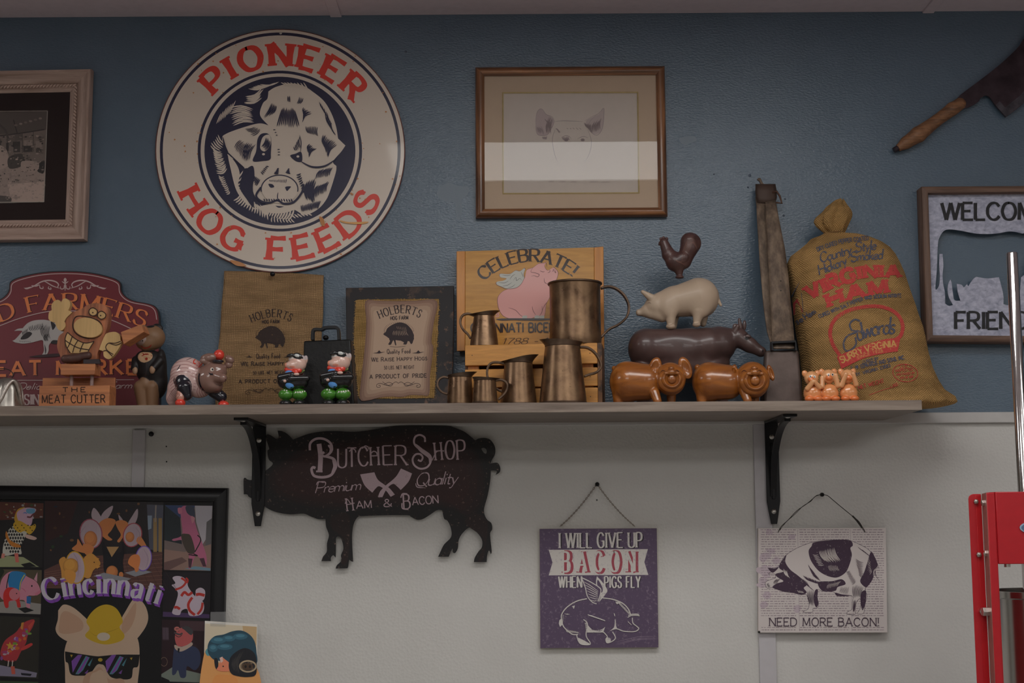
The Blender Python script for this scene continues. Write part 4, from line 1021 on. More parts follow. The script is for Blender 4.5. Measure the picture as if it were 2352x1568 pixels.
MB().prism([xf([(-1000, 240), (600, 235), (560, 1320), (-1000, 1320)], *V), xf([(-820, 420), (388, 408), (360, 1152), (-820, 1165)], *V)[::-1]], wallp(-.008), -.0012, 0).build('mat_board', plain('black_brown_mat', C(26, 17, 16, .3), .9, var=.02), lp)
P = Print(wallp(-.0068), .0001).view(*V)
def sp(v): return C(v * 1.0, v * .88, v * .82, .3)
P.poly([(-840, 400), (400, 400), (370, 1165), (-840, 1165)], sp(84))
P.poly([(-840, 400), (400, 400), (390, 560), (200, 590), (-840, 640)], sp(60), False)
P.stroke([(-300, 640), (100, 600), (365, 560)], 10, sp(36), taper=0); P.stroke([(-200, 420), (40, 560), (60, 760)], 18, sp(50)); P.stroke([(110, 480), (135, 570), (150, 620)], 8, sp(34))
for i in range(6): P.poly(circ(130 + i * 40, 525 - i * 11, 14, 9, 10), sp(96 if i % 2 else 78), lift=i == 0)
for (x, y, a, b, v) in [(60, 630, 80, 60, 70), (120, 600, 60, 50, 64), (105, 660, 60, 40, 40), (195, 650, 70, 42, 104), (190, 695, 76, 48, 38), (110, 700, 55, 45, 46), (290, 655, 55, 50, 98), (295, 715, 45, 30, 54), (50, 670, 20, 70, 36), (-60, 650, 70, 80, 52), (180, 590, 5, 160, 48), (270, 580, 5, 160, 52), (-200, 640, 60, 120, 90)]:
    P.poly([(x, y), (x + a, y - 3), (x + a, y + b), (x, y + b + 3)], sp(v))
P.poly([(-840, 900), (-100, 870), (60, 850), (370, 840), (365, 1165), (-840, 1165)], sp(110), True)
P.poly([(-30, 700), (40, 710), (70, 780), (60, 860), (-40, 880)], sp(120), True); P.poly([(300, 860), (362, 815), (358, 915), (310, 905)], sp(30), True)
P.poly([(70, 790), (180, 760), (190, 850), (80, 880)], sp(48), True); P.poly([(180, 820), (310, 830), (300, 900), (190, 900)], sp(116), True)
for i in range(60):
    x, y = random.uniform(40, 340), random.uniform(870, 980); P.stroke([(x, y), (x + random.uniform(-25, 25), y + random.uniform(5, 25))], random.uniform(4, 9), sp(random.choice([44, 70, 100, 122])), False, taper=1, lift=i % 10 == 0)
P.poly([(-840, 1080), (0, 1100), (90, 1150), (60, 1165), (-840, 1165)], sp(52), True); P.poly([(60, 1010), (366, 985), (360, 1152), (100, 1150)], sp(122))
for i in range(260):
    x, y = random.uniform(-60, 350), random.uniform(600, 990) if i % 3 else random.uniform(990, 1130); a_, b_2 = random.uniform(4, 26), random.uniform(3, 13)
    v_ = random.choice([38, 52, 70, 96, 118]) if y < 990 else random.choice([104, 112, 118])
    P.poly([(x, y), (x + a_, y + random.uniform(-3, 3)), (x + a_ * .9, y + b_2), (x + random.uniform(-4, 4), y + b_2)], sp(v_), lift=i % 40 == 0)
P.stroke([(388, 408), (360, 1152)], 6, C(110, 104, 98, .3), False); P.stroke([(-820, 420), (388, 408)], 6, C(100, 92, 86, .3), False); P.stroke([(-820, 1165), (360, 1152)], 6, C(118, 112, 104, .3), False)
P.build('photograph', ink('sepia_print', .4, 0, .35, sp(60), 90, .55), lp)
MB().prism([xf([(-1000, 240), (600, 235), (560, 1320), (-1000, 1320)], *V)], wallp(-.0092), -.0011, 0).build('glass', M_glass, lp)

# ---- welcome sign with cut-out cow
V = (2080, 400, 3.824)
ws = thing('welcome_cutout_sign', 'wood-framed galvanized metal sign with cut-out cow and black greeting letters', 'sign', at(2290, 785, -.02))
M_wal_h = wood('walnut_h', C(44, 32, 26, .28), C(78, 60, 50, .28), 'X', 1, .55); M_wal_v = wood('walnut_v', C(44, 32, 26, .28), C(78, 60, 50, .28), 'Z', 1, .55)
wc = xf([(140, 108), (1440, 100), (1470, 1480), (185, 1470)], *V)
WF = wallp(-.037); wq = [WF(x, y, 0) for x, y in wc]
class P4:  # same outline on the wall side
    pass
frame(ws, wc, [(0, -.036), (0, -.001), (.001, 0), (.0125, 0), (.0135, -.001), (.0135, -.036)], (M_wal_h, M_wal_v), WF)
SP_ = wallp(-.02)
cow = [(270, 1015, 1), (262, 990), (275, 830), (283, 620), (300, 550), (340, 495), (400, 485), (500, 498), (600, 518), (700, 525), (800, 520), (900, 503), (960, 505), (1035, 520), (1040, 485, 1), (1080, 520), (1150, 560), (1200, 640), (1240, 700), (1220, 740), (1150, 720), (1100, 760), (1075, 850), (1015, 905, 1), (1005, 1040), (1010, 1140), (985, 1160, 1), (975, 1150), (900, 1150), (860, 1140, 1), (857, 1050), (820, 903, 1), (720, 915), (620, 900, 1), (590, 925), (550, 985, 1), (540, 965, 1), (512, 995, 1), (490, 970), (450, 963, 1), (460, 1040), (482, 1110, 1), (430, 1105), (415, 1040), (405, 960), (395, 925, 1), (375, 965), (370, 1030), (385, 1090), (417, 1147, 1), (380, 1155), (347, 1135, 1), (345, 1040), (330, 960), (325, 880), (332, 800), (325, 700, 1), (298, 700, 1), (296, 800), (302, 890), (295, 975)]
def galv():
    m, nt, b = newmat('galvanized_metal'); v = coords(nt)
    vo = N(nt, 'ShaderNodeTexVoronoi'); vo.inputs['Scale'].default_value = 55; nt.links.new(v, vo.inputs['Vector'])
    n = noise(nt, coords(nt, (1, 1, 1.6), (0, rad(35), 0)), 70, 4, .6, .5)
    c = ramp(nt, n, [(.3, C(88, 90, 104, .3)), (.6, C(116, 117, 128, .3)), (.8, C(128, 128, 136, .3))])
    nt.links.new(c, b.inputs['Base Color']); b.inputs['Metallic'].default_value = .25; b.inputs['Roughness'].default_value = .55; bump(nt, b, n, .3, .001); return m
MB().prism([xf([(165, 160), (1420, 155), (1440, 1440), (215, 1440)], *V), xf(sm(cow, True, 4), *V)[::-1]], SP_, -.0012, 0).build('metal_sheet', galv(), ws)
P = Print(SP_, .0012).view(*V); BK = C(8, 8, 11, .3)
M_letter = ink('black_letter', .45)
for t_, p_ in (('WELCOME', [(318, 400), (1235, 398)]), ('FRIENDS', [(440, 1358), (1200, 1356)])):
    P = Print(SP_, .0012).view(*V); P.text(t_, p_, 148, BK, wt=.19, nib=-15, thin=.62, gap=.17, flare=.15); P.build('lettering', M_letter, ws)

# ---- cleaver on the wall
V = (2030, 60, 5.059)
cv = thing('wall_cleaver', 'old iron meat cleaver with turned wooden handle hung on the blue wall', 'cleaver', at(2200, 350, -.01))
CP = wallp(-.012)
bl = sm([(860, 830, 1), (900, 790), (1100, 640), (1250, 525), (1400, 400), (1560, 245), (1629, 140), (1720, 0), (1900, -160, 1), (2150, 120, 1), (1900, 560), (1640, 880), (1420, 1055, 1), (1300, 920), (1240, 835), (1190, 806), (1130, 832), (1090, 885), (985, 942), (930, 950, 1)], True, 5)
M_iron = plain('dark_old_iron', C(30, 24, 27, .2), .33, .75, var=.5, vs=30, bmp=.35, bs=120)
MB().prism([xf(bl, *V)], CP, -.0025, .0025).build('blade', M_iron, cv, bevel=.001)
EB = [(1300, 920), (1420, 1055), (1640, 880), (1900, 560), (1850, 500), (1590, 800), (1410, 945), (1345, 870)]
MB().prism([xf(EB, *V)], wallp(-.0146), 0, .0003).build('ground_edge_highlight', plain('ground_steel_highlight', (.10, .095, .11), .28, .8, var=.5, vs=60, bmp=.3), cv)  # lighter steel on the ground edge, also painting in the blade's bright highlight
f = Fig(2180, 260, -.016, 6, V)
M_hand = wood('worn_handle_wood', C(46, 30, 20, .27), C(96, 66, 44, .27), 'X', 1.6, .5)
for a, b in (((150, 1425, 50), (230, 1370, 78)), ((230, 1370, 78), (380, 1270, 100)), ((380, 1270, 100), (600, 1105, 74)), ((600, 1105, 74), (800, 960, 84)), ((800, 960, 84), (890, 900, 78))):
    f.cap(a[0], a[1], 0, a[2] * .95, b[0], b[1], 0, b[2] * .95, b=20)
f.cut(95, 1455, 0, 50, 50, 50, b=10)
f.build('handle', M_hand, cv, 1.2)
MB().tube([at(2030 + 118 / 5.059, 60 + 1442 / 5.059, -.016), at(2030 + 160 / 5.059, 60 + 1418 / 5.059, -.016)], .006, 14).build('tang_end', M_iron, cv)
# small nail and dents in the blue wall
for x, y, r in ((932, 119, .003), (1722, 403, .0035), (1718, 430, .002), (1800, 495, .0025), (1803, 457, .002), (1640, 400, .0018)):
    h = MB().lathe([(.0001, .0006), (r * .6, .0005), (r, 0)], (0, 0, 0), 10); p = at(x, y, 0); h.v = [(p.x + a, p.y - c, p.z + b) for a, b, c in h.v]; h.build('wall_dent', plain('dent', (.06, .09, .13), .6), wall, smooth=True)
P = Print(wallp(-.0001), .0001).view(0, 0, 1); SM = (.15, .20, .255)
P.poly([(1008, 432), (1030, 420), (1052, 426), (1076, 430), (1074, 446), (1060, 458), (1062, 480), (1054, 508), (1046, 484), (1044, 466), (1020, 462), (1004, 450)], SM, True)
P.poly([(1560, 318), (1590, 312), (1600, 322), (1572, 332)], SM, True)
P.build('paint_smear', ink('touch_up_paint', .35, bmp=.3), wall)
# ================================================================ ON THE SHELF: boards, crate, copper, banner
def floorpx(x, Y):
    a, b = at(x, 900, Y).z, at(x, 960, Y).z; return 900 + 60 * (ST - a) / (b - a)
# ---- red farmers-market sign, leaning on the wall
V = (0, 610, 4.612)
FPn = lean(150, 640, -.012, 935, -.05)
fs = thing('red_market_sign', 'dark red arched wooden market sign with tan lettering and white pig, leftmost on the shelf', 'sign', at(150, 935, -.05))
half = [(690, 55), (850, 60), (1020, 82), (1180, 122), (1255, 155), (1280, 190), (1285, 250), (1315, 305), (1375, 352), (1450, 378), (1560, 398), (1640, 425), (1680, 475), (1695, 560)]
fy = (floorpx(150, -.05) - 610) * 4.612
out = [(x, y) for x, y in sm(half, False, 4)] + [(1700, fy)]
out = [(1380 - x, y) for x, y in out[::-1]] + out[1:]
MB().prism([xf(out, *V)], FPn, -.008, 0).build('board', plain('black_sign_edge', C(14, 12, 13, .36), .5), fs, bevel=.0008)
P = Print(FPn, .0002).view(*V)
MR = C(74, 22, 28, .36); TAN = C(148, 82, 44, .36); WT = C(128, 112, 110, .36)
def shr(k, dy): return [(690 + (x - 690) * k, 760 + (y - 760) * k + dy) for x, y in out]
P.poly(shr(.985, 0), MR)
for i in range(40):
    x, y = random.uniform(-100, 1600), random.uniform(150, 1400); P.stroke([(x, y), (x + random.uniform(60, 260), y + random.uniform(-4, 4))], random.uniform(1.5, 4), C(62, 18, 24, .36), False, taper=1, lift=i == 0)
P.stroke([(1380 - x, y) for x, y in shr(.965, 4)[1:-1]][::-1], 8, WT, False)
def fl(pts, w_=14, t=1):
    P.stroke(pts, w_, WT, taper=t); P.stroke([(1380 - x, y) for x, y in pts], w_, WT, taper=t)
fl([(1130, 235), (1080, 240), (1020, 215), (940, 170), (860, 155), (790, 170), (760, 200), (770, 230), (740, 240)]); fl([(1050, 210), (1000, 215), (960, 200)]); fl([(1120, 240), (1090, 240), (1050, 225)], 18)
fl([(960, 200), (955, 235), (925, 240), (925, 215)], 11); fl([(860, 215), (868, 240), (840, 248), (845, 225)], 11); fl([(745, 240), (820, 215), (880, 180), (910, 165)], 11); fl([(700, 200), (705, 240), (735, 245), (740, 215)], 10)
fl([(690, 130), (700, 150), (690, 180)], 12); P.stroke([(690, 125), (690, 270)], 12, WT, taper=1); P.stroke([(655, 165), (690, 185), (725, 165)], 12, WT, taper=1)
SHD = C(40, 14, 16, .36)
pth = [(-330, 690), (-60, 622), (150, 540), (400, 478), (690, 458), (980, 478), (1230, 545), (1520, 650)]
P.text('OLD FARMERS', [(x + 9, y + 4) for x, y in pth], 165, SHD, wt=.19, nib=0, thin=.28, serif=.07, st=.045, gap=.22)
P.text('OLD FARMERS', pth, 165, TAN, wt=.19, nib=0, thin=.28, serif=.07, st=.045, gap=.22)
P.stroke([(-330, 720), (-60, 655), (200, 560), (480, 490), (690, 478), (900, 492), (1180, 575), (1460, 700)], 8, WT, taper=0)
P.text('MEAT MARKET', [(-245, 1172), (1640, 1150)], 148, SHD, wt=.2, serif=.03, gap=.3); P.text('MEAT MARKET', [(-255, 1166), (1630, 1145)], 148, TAN, wt=.2, serif=.03, gap=.3)
P.stroke([(170, 1213), (690, 1213), (1420, 1206)], 7, WT, False)
P.text('Delicious from the Farm', [(190, 1312), (1385, 1298)], 70, WT, wt=.12, slant=.35, gap=.14)
P.text('SINCE', [(258, 1472), (560, 1470)], 108, WT, wt=.2, nib=0, thin=.4, serif=.06, gap=.2)
PGW = C(116, 112, 110, .36)
P.poly([(130, 795, 1), (160, 780), (215, 720), (232, 690), (150, 690, 1), (190, 668), (240, 662, 1), (290, 610), (360, 580), (460, 572), (540, 585), (620, 600), (700, 640), (740, 720), (700, 780), (620, 810), (560, 800), (520, 840), (515, 900), (495, 945, 1), (445, 945, 1), (465, 900), (460, 840), (450, 790), (390, 800), (330, 815), (240, 825), (160, 812, 1)], PGW, True)
DKp = C(18, 14, 16, .36)
for a in ([(220, 780), (290, 770), (340, 720), (300, 700), (240, 740)], [(540, 590), (590, 630), (560, 680), (545, 640)], [(560, 790), (620, 790), (680, 780), (620, 825), (540, 822)], [(470, 830), (490, 890), (480, 935), (475, 870)]): P.poly(a, DKp, True)
for (a, b, c, d, n, w_) in [((300, 640), (460, 600), (320, 690), (480, 680), 9, 7), ((450, 620), (540, 640), (440, 760), (540, 770), 8, 6), ((200, 790), (330, 800), (210, 808), (330, 812), 6, 5), ((470, 720), (520, 720), (470, 800), (515, 800), 6, 6), ((235, 700), (300, 660), (240, 740), (300, 720), 6, 5)]:
    P.hatch(a, b, c, d, n, w_, DKp, .15)
P.poly([(300, 965, 1), (420, 945), (620, 930), (620, 960), (420, 972)], C(30, 10, 14, .36), True)
P.build('printed_face', ink('sign_print', .45, 0, .35, SHD, 80, .66), fs)
# ---- burlap banner pinned to the wall
V = (370, 610, 4.612)
bn = thing('burlap_banner', 'unframed burlap hog-farm banner pinned to the wall under the round sign', 'banner', at(625, 925, -.01))
m = MB(); nx, ny = 40, 48
by = (floorpx(620, -.025) - 610) * 4.612
for j in range(ny + 1):
    v = j / ny
    lx = 668 - 50 * min(1, v * 1.6) - 45 * v ** 1.5; rx = 1722 - 60 * v ** 1.5 - 0 * v; ty = lambda u: 55 + 8 * u + 37 * u * u
    for i in range(nx + 1):
        u = i / nx; x = lx + (rx - lx) * u + 3 * math.sin(v * 19 + u * 3); y = ty(u) + (by - ty(u)) * v
        q = (370 + x / 4.612, 610 + y / 4.612)
        d = -.006 - .012 * v - .0012 * math.sin(u * 7 + v * 3) - .0008 * math.sin(v * 11) - .004 * (abs(u - .47) * 2) ** 2 * (1 - v)
        m.v.append(tuple(at(q[0], q[1], d)))
for j in range(ny):
    for i in range(nx): a = j * (nx + 1) + i; m.f.append((a, a + 1, a + nx + 2, a + nx + 1)); m.mi.append(0)
smap = bvhmap(m)
M_burl = burlap('burlap_cloth', C(98, 78, 56, .4), C(136, 110, 80, .4), .0034)
o = m.build('cloth', M_burl, bn, smooth=True); sd = o.modifiers.new('thick', 'SOLIDIFY'); sd.thickness = .001; sd.offset = -1
INK = C(42, 34, 32, .4); P = Print(smap, .0006).view(*V)
def holberts(P, V0, ink_, k=1.0, wt=.12, blur=False):
    """hog-farm artwork in the plaque crop's coordinates"""
    P.text('HOLBERTS', [(1120, 560), (1200, 530), (1330, 500), (1450, 515), (1535, 552)], 84, ink_, wt=.13, nib=0, thin=.6, serif=.04, st=.05, gap=.35)
    P.text('HOG FARM', [(1232, 575), (1418, 568)], 38, ink_, wt=.2, gap=.35)
    P.poly([(1155, 725), (1180, 700), (1200, 660), (1260, 620), (1330, 600), (1400, 620), (1450, 670), (1470, 710), (1480, 745), (1465, 790), (1440, 800), (1300, 790), (1220, 770), (1190, 750)], ink_, True)
    P.poly([(1235, 760), (1225, 800), (1208, 832), (1235, 835), (1262, 790), (1280, 838), (1292, 838), (1290, 780), (1370, 810), (1365, 830), (1400, 832), (1420, 790), (1450, 830), (1470, 800), (1460, 750)], ink_, True)
    for i in range(26):
        a = 200 - i * 8; x, y = 1320 + 150 * math.cos(rad(a)), 700 - 95 * math.sin(rad(a)); P.stroke([(x, y), (x + 14 * math.cos(rad(a + 30)), y - 16)], 4, ink_, taper=2, lift=False)
holbg = None
P.view(370 + (0) / 4.612, 610, 4.612)
# same artwork, shifted and scaled onto the banner
ox = 370 + (1145 - 1320 * .96) / 4.612; oy = 610 + (600 - 560 * .97) / 4.612
P.view(ox, oy + 0 / 4.612, 4.612 / .97); holberts(P, None, INK)
P.hatch((1260, 700), (1400, 680), (1250, 745), (1430, 740), 9, 9, C(120, 94, 64, .4), .1); P.hatch((1290, 640), (1400, 650), (1300, 670), (1410, 690), 6, 8, C(120, 94, 64, .4), .1)
P.view(*V)
P.text('Quality Food', [(1010, 982), (1260, 978)], 48, INK, wt=.14, gap=.3)
for x, s_ in ((930, -1), (1330, 1)): P.poly([(x - 35, 968), (x, 962), (x + 5 * s_, 945), (x + 15, 962), (x + 40, 970), (x, 972)], INK)
P.text('WE RAISE HAPPY HOGS', [(848, 1060), (1470, 1052)], 34, INK, wt=.2, serif=.1, gap=.3, big=1.2)
P.text('50 LBS. NET WEIGHT', [(978, 1152), (1330, 1146)], 34, INK, wt=.16, gap=.4)
P.text('A PRODUCT OF PRIDE', [(826, 1246), (1450, 1238)], 38, INK, wt=.19, serif=.1, gap=.35)
P.lift()
def scroll(P, cx, cy, s_, col, w_=4):
    for sg in (-1, 1):
        P.stroke([(cx + sg * x * s_, cy + y * s_) for x, y in ((0, 5), (30, -10), (80, 20), (130, 25), (190, 5), (230, 20), (225, 45), (195, 45), (195, 25), (212, 28))], w_, col, lift=False)
        P.stroke([(cx + sg * x * s_, cy + y * s_) for x, y in ((150, 15), (100, -5), (60, 15), (90, 35), (130, 15), (170, -12))], w_, col, lift=False)
scroll(P, 1140, 1310, 1.05, INK)
P.build('printed_design', ink('banner_ink', .95, 0, .55, C(104, 82, 58, .4), 260, .60), bn)
nail(627.5, 630.5, -.011, 'black push pin through the top of the burlap banner', .0052, l=.012)
# ---- plaque
V = (630, 610, 4.612)
PPl = lean(930, 655, -.035, 930, -.085)
fyp = (floorpx(930, -.085) - 610) * 4.612
pq = thing('hog_farm_plaque', 'distressed black board with frayed burlap and aged paper hog-farm print', 'plaque', at(930, 930, -.085))
M_dist = None
def distressed(name, c1, c2, cut=.6, sc=40):
    m, nt, b = newmat(name); v = coords(nt, (1, 1, 1)); n = noise(nt, v, sc, 10, .78, .36)
    c = ramp(nt, n, [(cut, c1), (cut + .04, c2)]); n2 = noise(nt, v, sc * .5, 4, .6)
    c = mixc(nt, ramp(nt, n2, [(.55, (0, 0, 0)), (.6, (.5,) * 3)]), c, tuple(x * .5 + .01 for x in c2)); nt.links.new(c, b.inputs['Base Color']); b.inputs['Roughness'].default_value = .6
    bump(nt, b, n, .3, .0006); return m
MB().prism([xf([(757, 233), (1903, 212), (1886, fyp), (775, fyp)], *V)], PPl, -.019, 0).build('board', distressed('distressed_black', C(20, 18, 20, .4), C(74, 54, 42, .4), .585), pq, bevel=.0012)
frg = []
def edge(a, b, n, amp):
    nx_, ny_ = -(b[1] - a[1]), b[0] - a[0]; l = math.hypot(nx_, ny_)
    for i in range(n):
        t = i / n; d = amp * random.uniform(-.2, 1) if i % 2 else 0; frg.append((a[0] + (b[0] - a[0]) * t + nx_ / l * d, a[1] + (b[1] - a[1]) * t + ny_ / l * d))
edge((1745, 352), (870, 358), 50, 8); edge((865, 365), (845, 800), 40, 16); edge((845, 800), (895, 1405), 50, 16); edge((900, 1410), (1690, 1400), 30, 6); edge((1695, 1400), (1745, 360), 90, 16)
MB().prism([xf(frg, *V)], PPl, 0, .0012).build('burlap_panel', burlap('burlap_mat', C(92, 72, 40, .4), C(140, 112, 72, .4), .0034), pq)
m = MB(); 
for i in range(60):
    y = 370 + i * 17; x = 865 - 20 * min(1, (y - 365) / 435) + max(0, (y - 800)) * .085
    m.tube([PPl(*xf([(x + 8, y)], *V)[0], .0012), PPl(*xf([(x - random.uniform(6, 22), y + random.uniform(-6, 6))], *V)[0], .0018)], .0004, 4)
    x = 1742 - (y - 370) * .045; m.tube([PPl(*xf([(x - 8, y)], *V)[0], .0012), PPl(*xf([(x + random.uniform(6, 22), y + random.uniform(-6, 6))], *V)[0], .0018)], .0004, 4)
o = m.build('frayed_threads', plain('thread', C(130, 104, 66, .4), .9), pq); o['kind'] = 'stuff'
pap = sm([(965, 378), (1100, 370), (1300, 374), (1500, 370), (1722, 372), (1690, 600), (1665, 800), (1685, 880), (1650, 1150), (1640, 1360), (1560, 1372), (1450, 1370), (1350, 1390), (1220, 1385), (1100, 1400), (1000, 1425), (908, 1412), (920, 1200), (955, 900), (975, 600)], True, 4)
MB().prism([xf(pap, *V)], PPl, .0012, .0018).build('paper', plain('aged_paper_edge', C(70, 50, 42, .4), .8), pq)
P = Print(PPl, .0019).view(*V)
P.poly(pap, C(88, 66, 56, .4))
for k, c in ((.95, (98, 76, 64)), (.9, (110, 88, 74)), (.84, (120, 100, 84)), (.76, (128, 108, 92))):
    P.poly([(1310 + (x - 1310) * k * (1 if k > .9 else .98), 880 + (y - 880) * (k + .03)) for x, y in pap], C(*c, .4))
INK2 = C(34, 26, 28, .4); holberts(P, None, INK2)
P.hatch((1260, 690), (1400, 680), (1250, 740), (1430, 740), 9, 7, C(104, 88, 76, .4), .1); P.hatch((1290, 640), (1400, 650), (1300, 670), (1410, 690), 6, 6, C(90, 74, 64, .4), .1)
P.stroke([(1225, 855), (1300, 862), (1390, 852)], 4, INK2)
P.text('Quality Food', [(1195, 932), (1440, 925)], 46, INK2, wt=.14, gap=.3)
for x in (1110, 1525): P.poly([(x - 70, 925), (x - 20, 918), (x, 895), (x + 20, 915), (x + 70, 912), (x, 930)], INK2)
P.text('WE RAISE HAPPY HOGS', [(1030, 1015), (1620, 1000)], 34, INK2, wt=.17, serif=.1, gap=.3, big=1.2)
P.text('50 LBS. NET WEIGHT', [(1165, 1098), (1482, 1092)], 36, INK2, wt=.12, gap=.35)
P.text('A PRODUCT OF PRIDE', [(1012, 1195), (1612, 1182)], 40, INK2, wt=.17, serif=.1, gap=.35)
P.lift(); scroll(P, 1315, 1240, 1.0, INK2)
P.build('printed_design', ink('paper_print', .7, bmp=.1), pq)
# ---- crate with upright painted lid
V = (1000, 550, 3.92)
M_pine = wood('pine_h', C(128, 88, 42, .4), C(158, 112, 58, .4), 'X', 1.1, .45, .1, contrast=.9)
M_pinev = wood('pine_v', C(116, 74, 34, .4), C(156, 108, 54, .4), 'Z', .7, .45, .15)
M_rough = distressed('rough_sawn_side', C(84, 58, 38, .4), C(48, 34, 26, .4), .55, 30)
yaw = -6.0; ux = Vector((math.cos(rad(yaw)), math.sin(rad(yaw)), 0)); uy = Vector((-ux.y, ux.x, 0))
CPl = Plane(at(1220, 800, -.182), -uy)
LL = CPl(1068, 860); RR = CPl(1372.5, 860); W = (RR - LL).dot(ux); zt = CPl(1220, 789).z; D = .118
def loc(u, d, z): return Vector((LL.x, LL.y, 0)) + ux * u + uy * d + Vector((0, 0, z))
def lbox(m, u0, u1, d0, d1, z0, z1):
    return m.hexa([loc(u0, d0, z0), loc(u1, d0, z0), loc(u1, d0, z1), loc(u0, d0, z1), loc(u0, d1, z0), loc(u1, d1, z0), loc(u1, d1, z1), loc(u0, d1, z1)])
cr = thing('pine_crate', 'pine slatted crate on the shelf behind the copper pitchers', 'crate', loc(W / 2, D / 2, ST))
zs = [CPl(1220, 550 + y / 3.92).z for y in (940, 1125, 1160, 1325, 1340)] + [ST + .001]
for a, b in ((0, 1), (2, 3), (4, 5)):
    lbox(MB(), 0, W, 0, .009, zs[b], zs[a]).build('slat', M_pine, cr, bevel=.0012)
    lbox(MB(), 0, W, D - .009, D, zs[b], zs[a]).build('slat', M_pine, cr, bevel=.0012)
for u in (.004, W - .030):
    for d in (.0095, D - .0215): lbox(MB(), u, u + .022, d, d + .012, ST + .001, zs[0] - .006).build('corner_post', M_pinev, cr, bevel=.001)
lbox(MB(), W, W + .009, 0, D, ST, zs[0]).build('side_panel', M_rough, cr, bevel=.001)
lbox(MB(), -.001, .0035, .0095, D - .0095, ST, zs[0] - .006).build('side_panel', M_rough, cr)
lbox(MB(), .004, W - .004, .0095, D - .0095, ST, ST + .006).build('bottom_board', M_pine, cr)
for i in range(3):
    d0 = .0095 + i * .0335; lbox(MB(), 0.001, W - .001, d0, d0 + .031, zs[0] - .0058, zs[0] - .0002).build('top_slat', M_pine, cr, bevel=.0008)
for u, k in ((.014, 0), (W - .014, 0), (.014, 1), (W - .014, 1), (W - .014, 2)):
    z = (zs[2 * k] + zs[2 * k + 1]) / 2
    MB().cyl(loc(u, -.0004, z), loc(u, .001, z), .0009, n=8).build('nail_head', M_blackmat, cr)
# lid
LPn = Plane(at(1220, 700, -.052), -uy)
ld = thing('celebrate_board', 'varnished pine board painted with a pink winged pig, upright on the crate', 'board', LPn(1217, 803))
M_pinelid = wood('pine_lid', C(124, 86, 36, .38), C(148, 108, 48, .38), 'X', 1.2, .4, .15, contrast=.8)
MB().prism([xf([(268, 104), (1428, 70), (1434, 985), (268, 1000)], *V)], LPn, -.012, 0).build('panel', M_pinelid, ld, bevel=.0006)
MB().prism([xf([(190, 105), (266.5, 103), (266.5, 1001), (192, 1003)], *V)], LPn, -.012, .0012).build('end_cleat', wood('pine_lid_v', C(118, 74, 32, .36), C(156, 106, 50, .36), 'Z', .55, .4, .2), ld, bevel=.001)
MB().prism([xf([(1429.5, 70), (1512, 62), (1520, 984), (1435.5, 985)], *V)], LPn, -.012, .0012).build('end_cleat', bpy.data.materials['pine_lid_v'], ld, bevel=.001)
P = Print(LPn, .0003).view(*V); BR = C(30, 18, 16, .4); PIK = C(150, 108, 104, .36); LN = C(78, 40, 36, .36); WG = C(124, 124, 118, .36)
P.text('CELEBRATE!', arc(855, 750, 570, 553, 136, 49.5), 112, BR, wt=.205, nib=8, thin=.4, serif=.06, st=.045, gap=.16)
pig = [(580, 650), (560, 590), (560, 520), (600, 470), (660, 440), (740, 410), (800, 350), (812, 310), (825, 270), (880, 250), (930, 215), (985, 208), (1003, 196), (985, 235), (1010, 275), (1048, 258), (1070, 250), (1105, 290), (1100, 340), (1075, 390), (1040, 430), (1030, 520), (1000, 580), (990, 660), (972, 700), (900, 700), (860, 712), (790, 715), (700, 720), (620, 695)]
P.poly(pig, LN, True); P.poly([(838 + (x - 838) * .985, 480 + (y - 480) * .988) for x, y in pig], PIK, True)
for a in ([(655, 612), (720, 635), (765, 680), (800, 700)], [(872, 598), (880, 640), (905, 680)], [(960, 596), (960, 650), (935, 690)], [(1010, 560), (985, 590), (962, 640)], [(980, 345), (985, 385), (1020, 405)], [(1010, 300), (1030, 290), (1030, 270)], [(940, 280), (965, 290), (985, 288)], [(880, 250), (860, 290), (900, 300), (935, 315), (920, 335), (890, 325), (860, 330)], [(1050, 290), (1065, 275), (1055, 262)], [(1065, 280), (1085, 300), (1070, 262)], [(1005, 250), (1000, 220), (990, 200)]): P.stroke(a, 5, LN, taper=1)
P.stroke([(575, 655), (560, 680), (548, 675), (560, 660), (572, 690), (540, 695)], 7, PIK); 
wg = [(800, 345, 1), (770, 400), (720, 435), (640, 440), (600, 425), (555, 405), (555, 380), (610, 370), (640, 350), (590, 340), (578, 320), (590, 308), (670, 310), (720, 280), (760, 285), (795, 260, 1), (808, 265), (795, 310)]
P.poly([(695 + (x - 695) * 1.03, 355 + (y - 355) * 1.04) + tuple(r) for x, y, *r in wg], LN, True); P.poly(wg, WG, True)
for a in ([(565, 385), (620, 390), (660, 370)], [(600, 420), (650, 410), (690, 385)], [(650, 435), (690, 425), (720, 400)], [(670, 360), (690, 330), (720, 310)], [(700, 370), (725, 340), (730, 370), (760, 350), (780, 370)], [(770, 290), (785, 320), (790, 340)], [(600, 320), (650, 325), (680, 318)]): P.stroke(a, 4, C(60, 58, 56, .36), taper=1)
for x in (805, 915, 960): P.poly([(x - 20, 688), (x + 18, 685), (x + 16, 712), (x - 16, 716)], WG, True)
P.poly([(550, 715), (700, 708), (1100, 712), (1000, 725), (820, 728), (700, 724), (600, 728)], BR, True)
P.text('CINCINNATI BICENTENNIAL', [(322, 838), (1440, 828)], 82, BR, wt=.16, gap=.2, space=.35)
P.text('1788 - 1988', [(600, 942), (1200, 935)], 54, BR, wt=.12, slant=.25, nib=10, thin=.4, gap=.12)
P.build('painted_design', ink('painted_on_pine', .42, .15), ld)
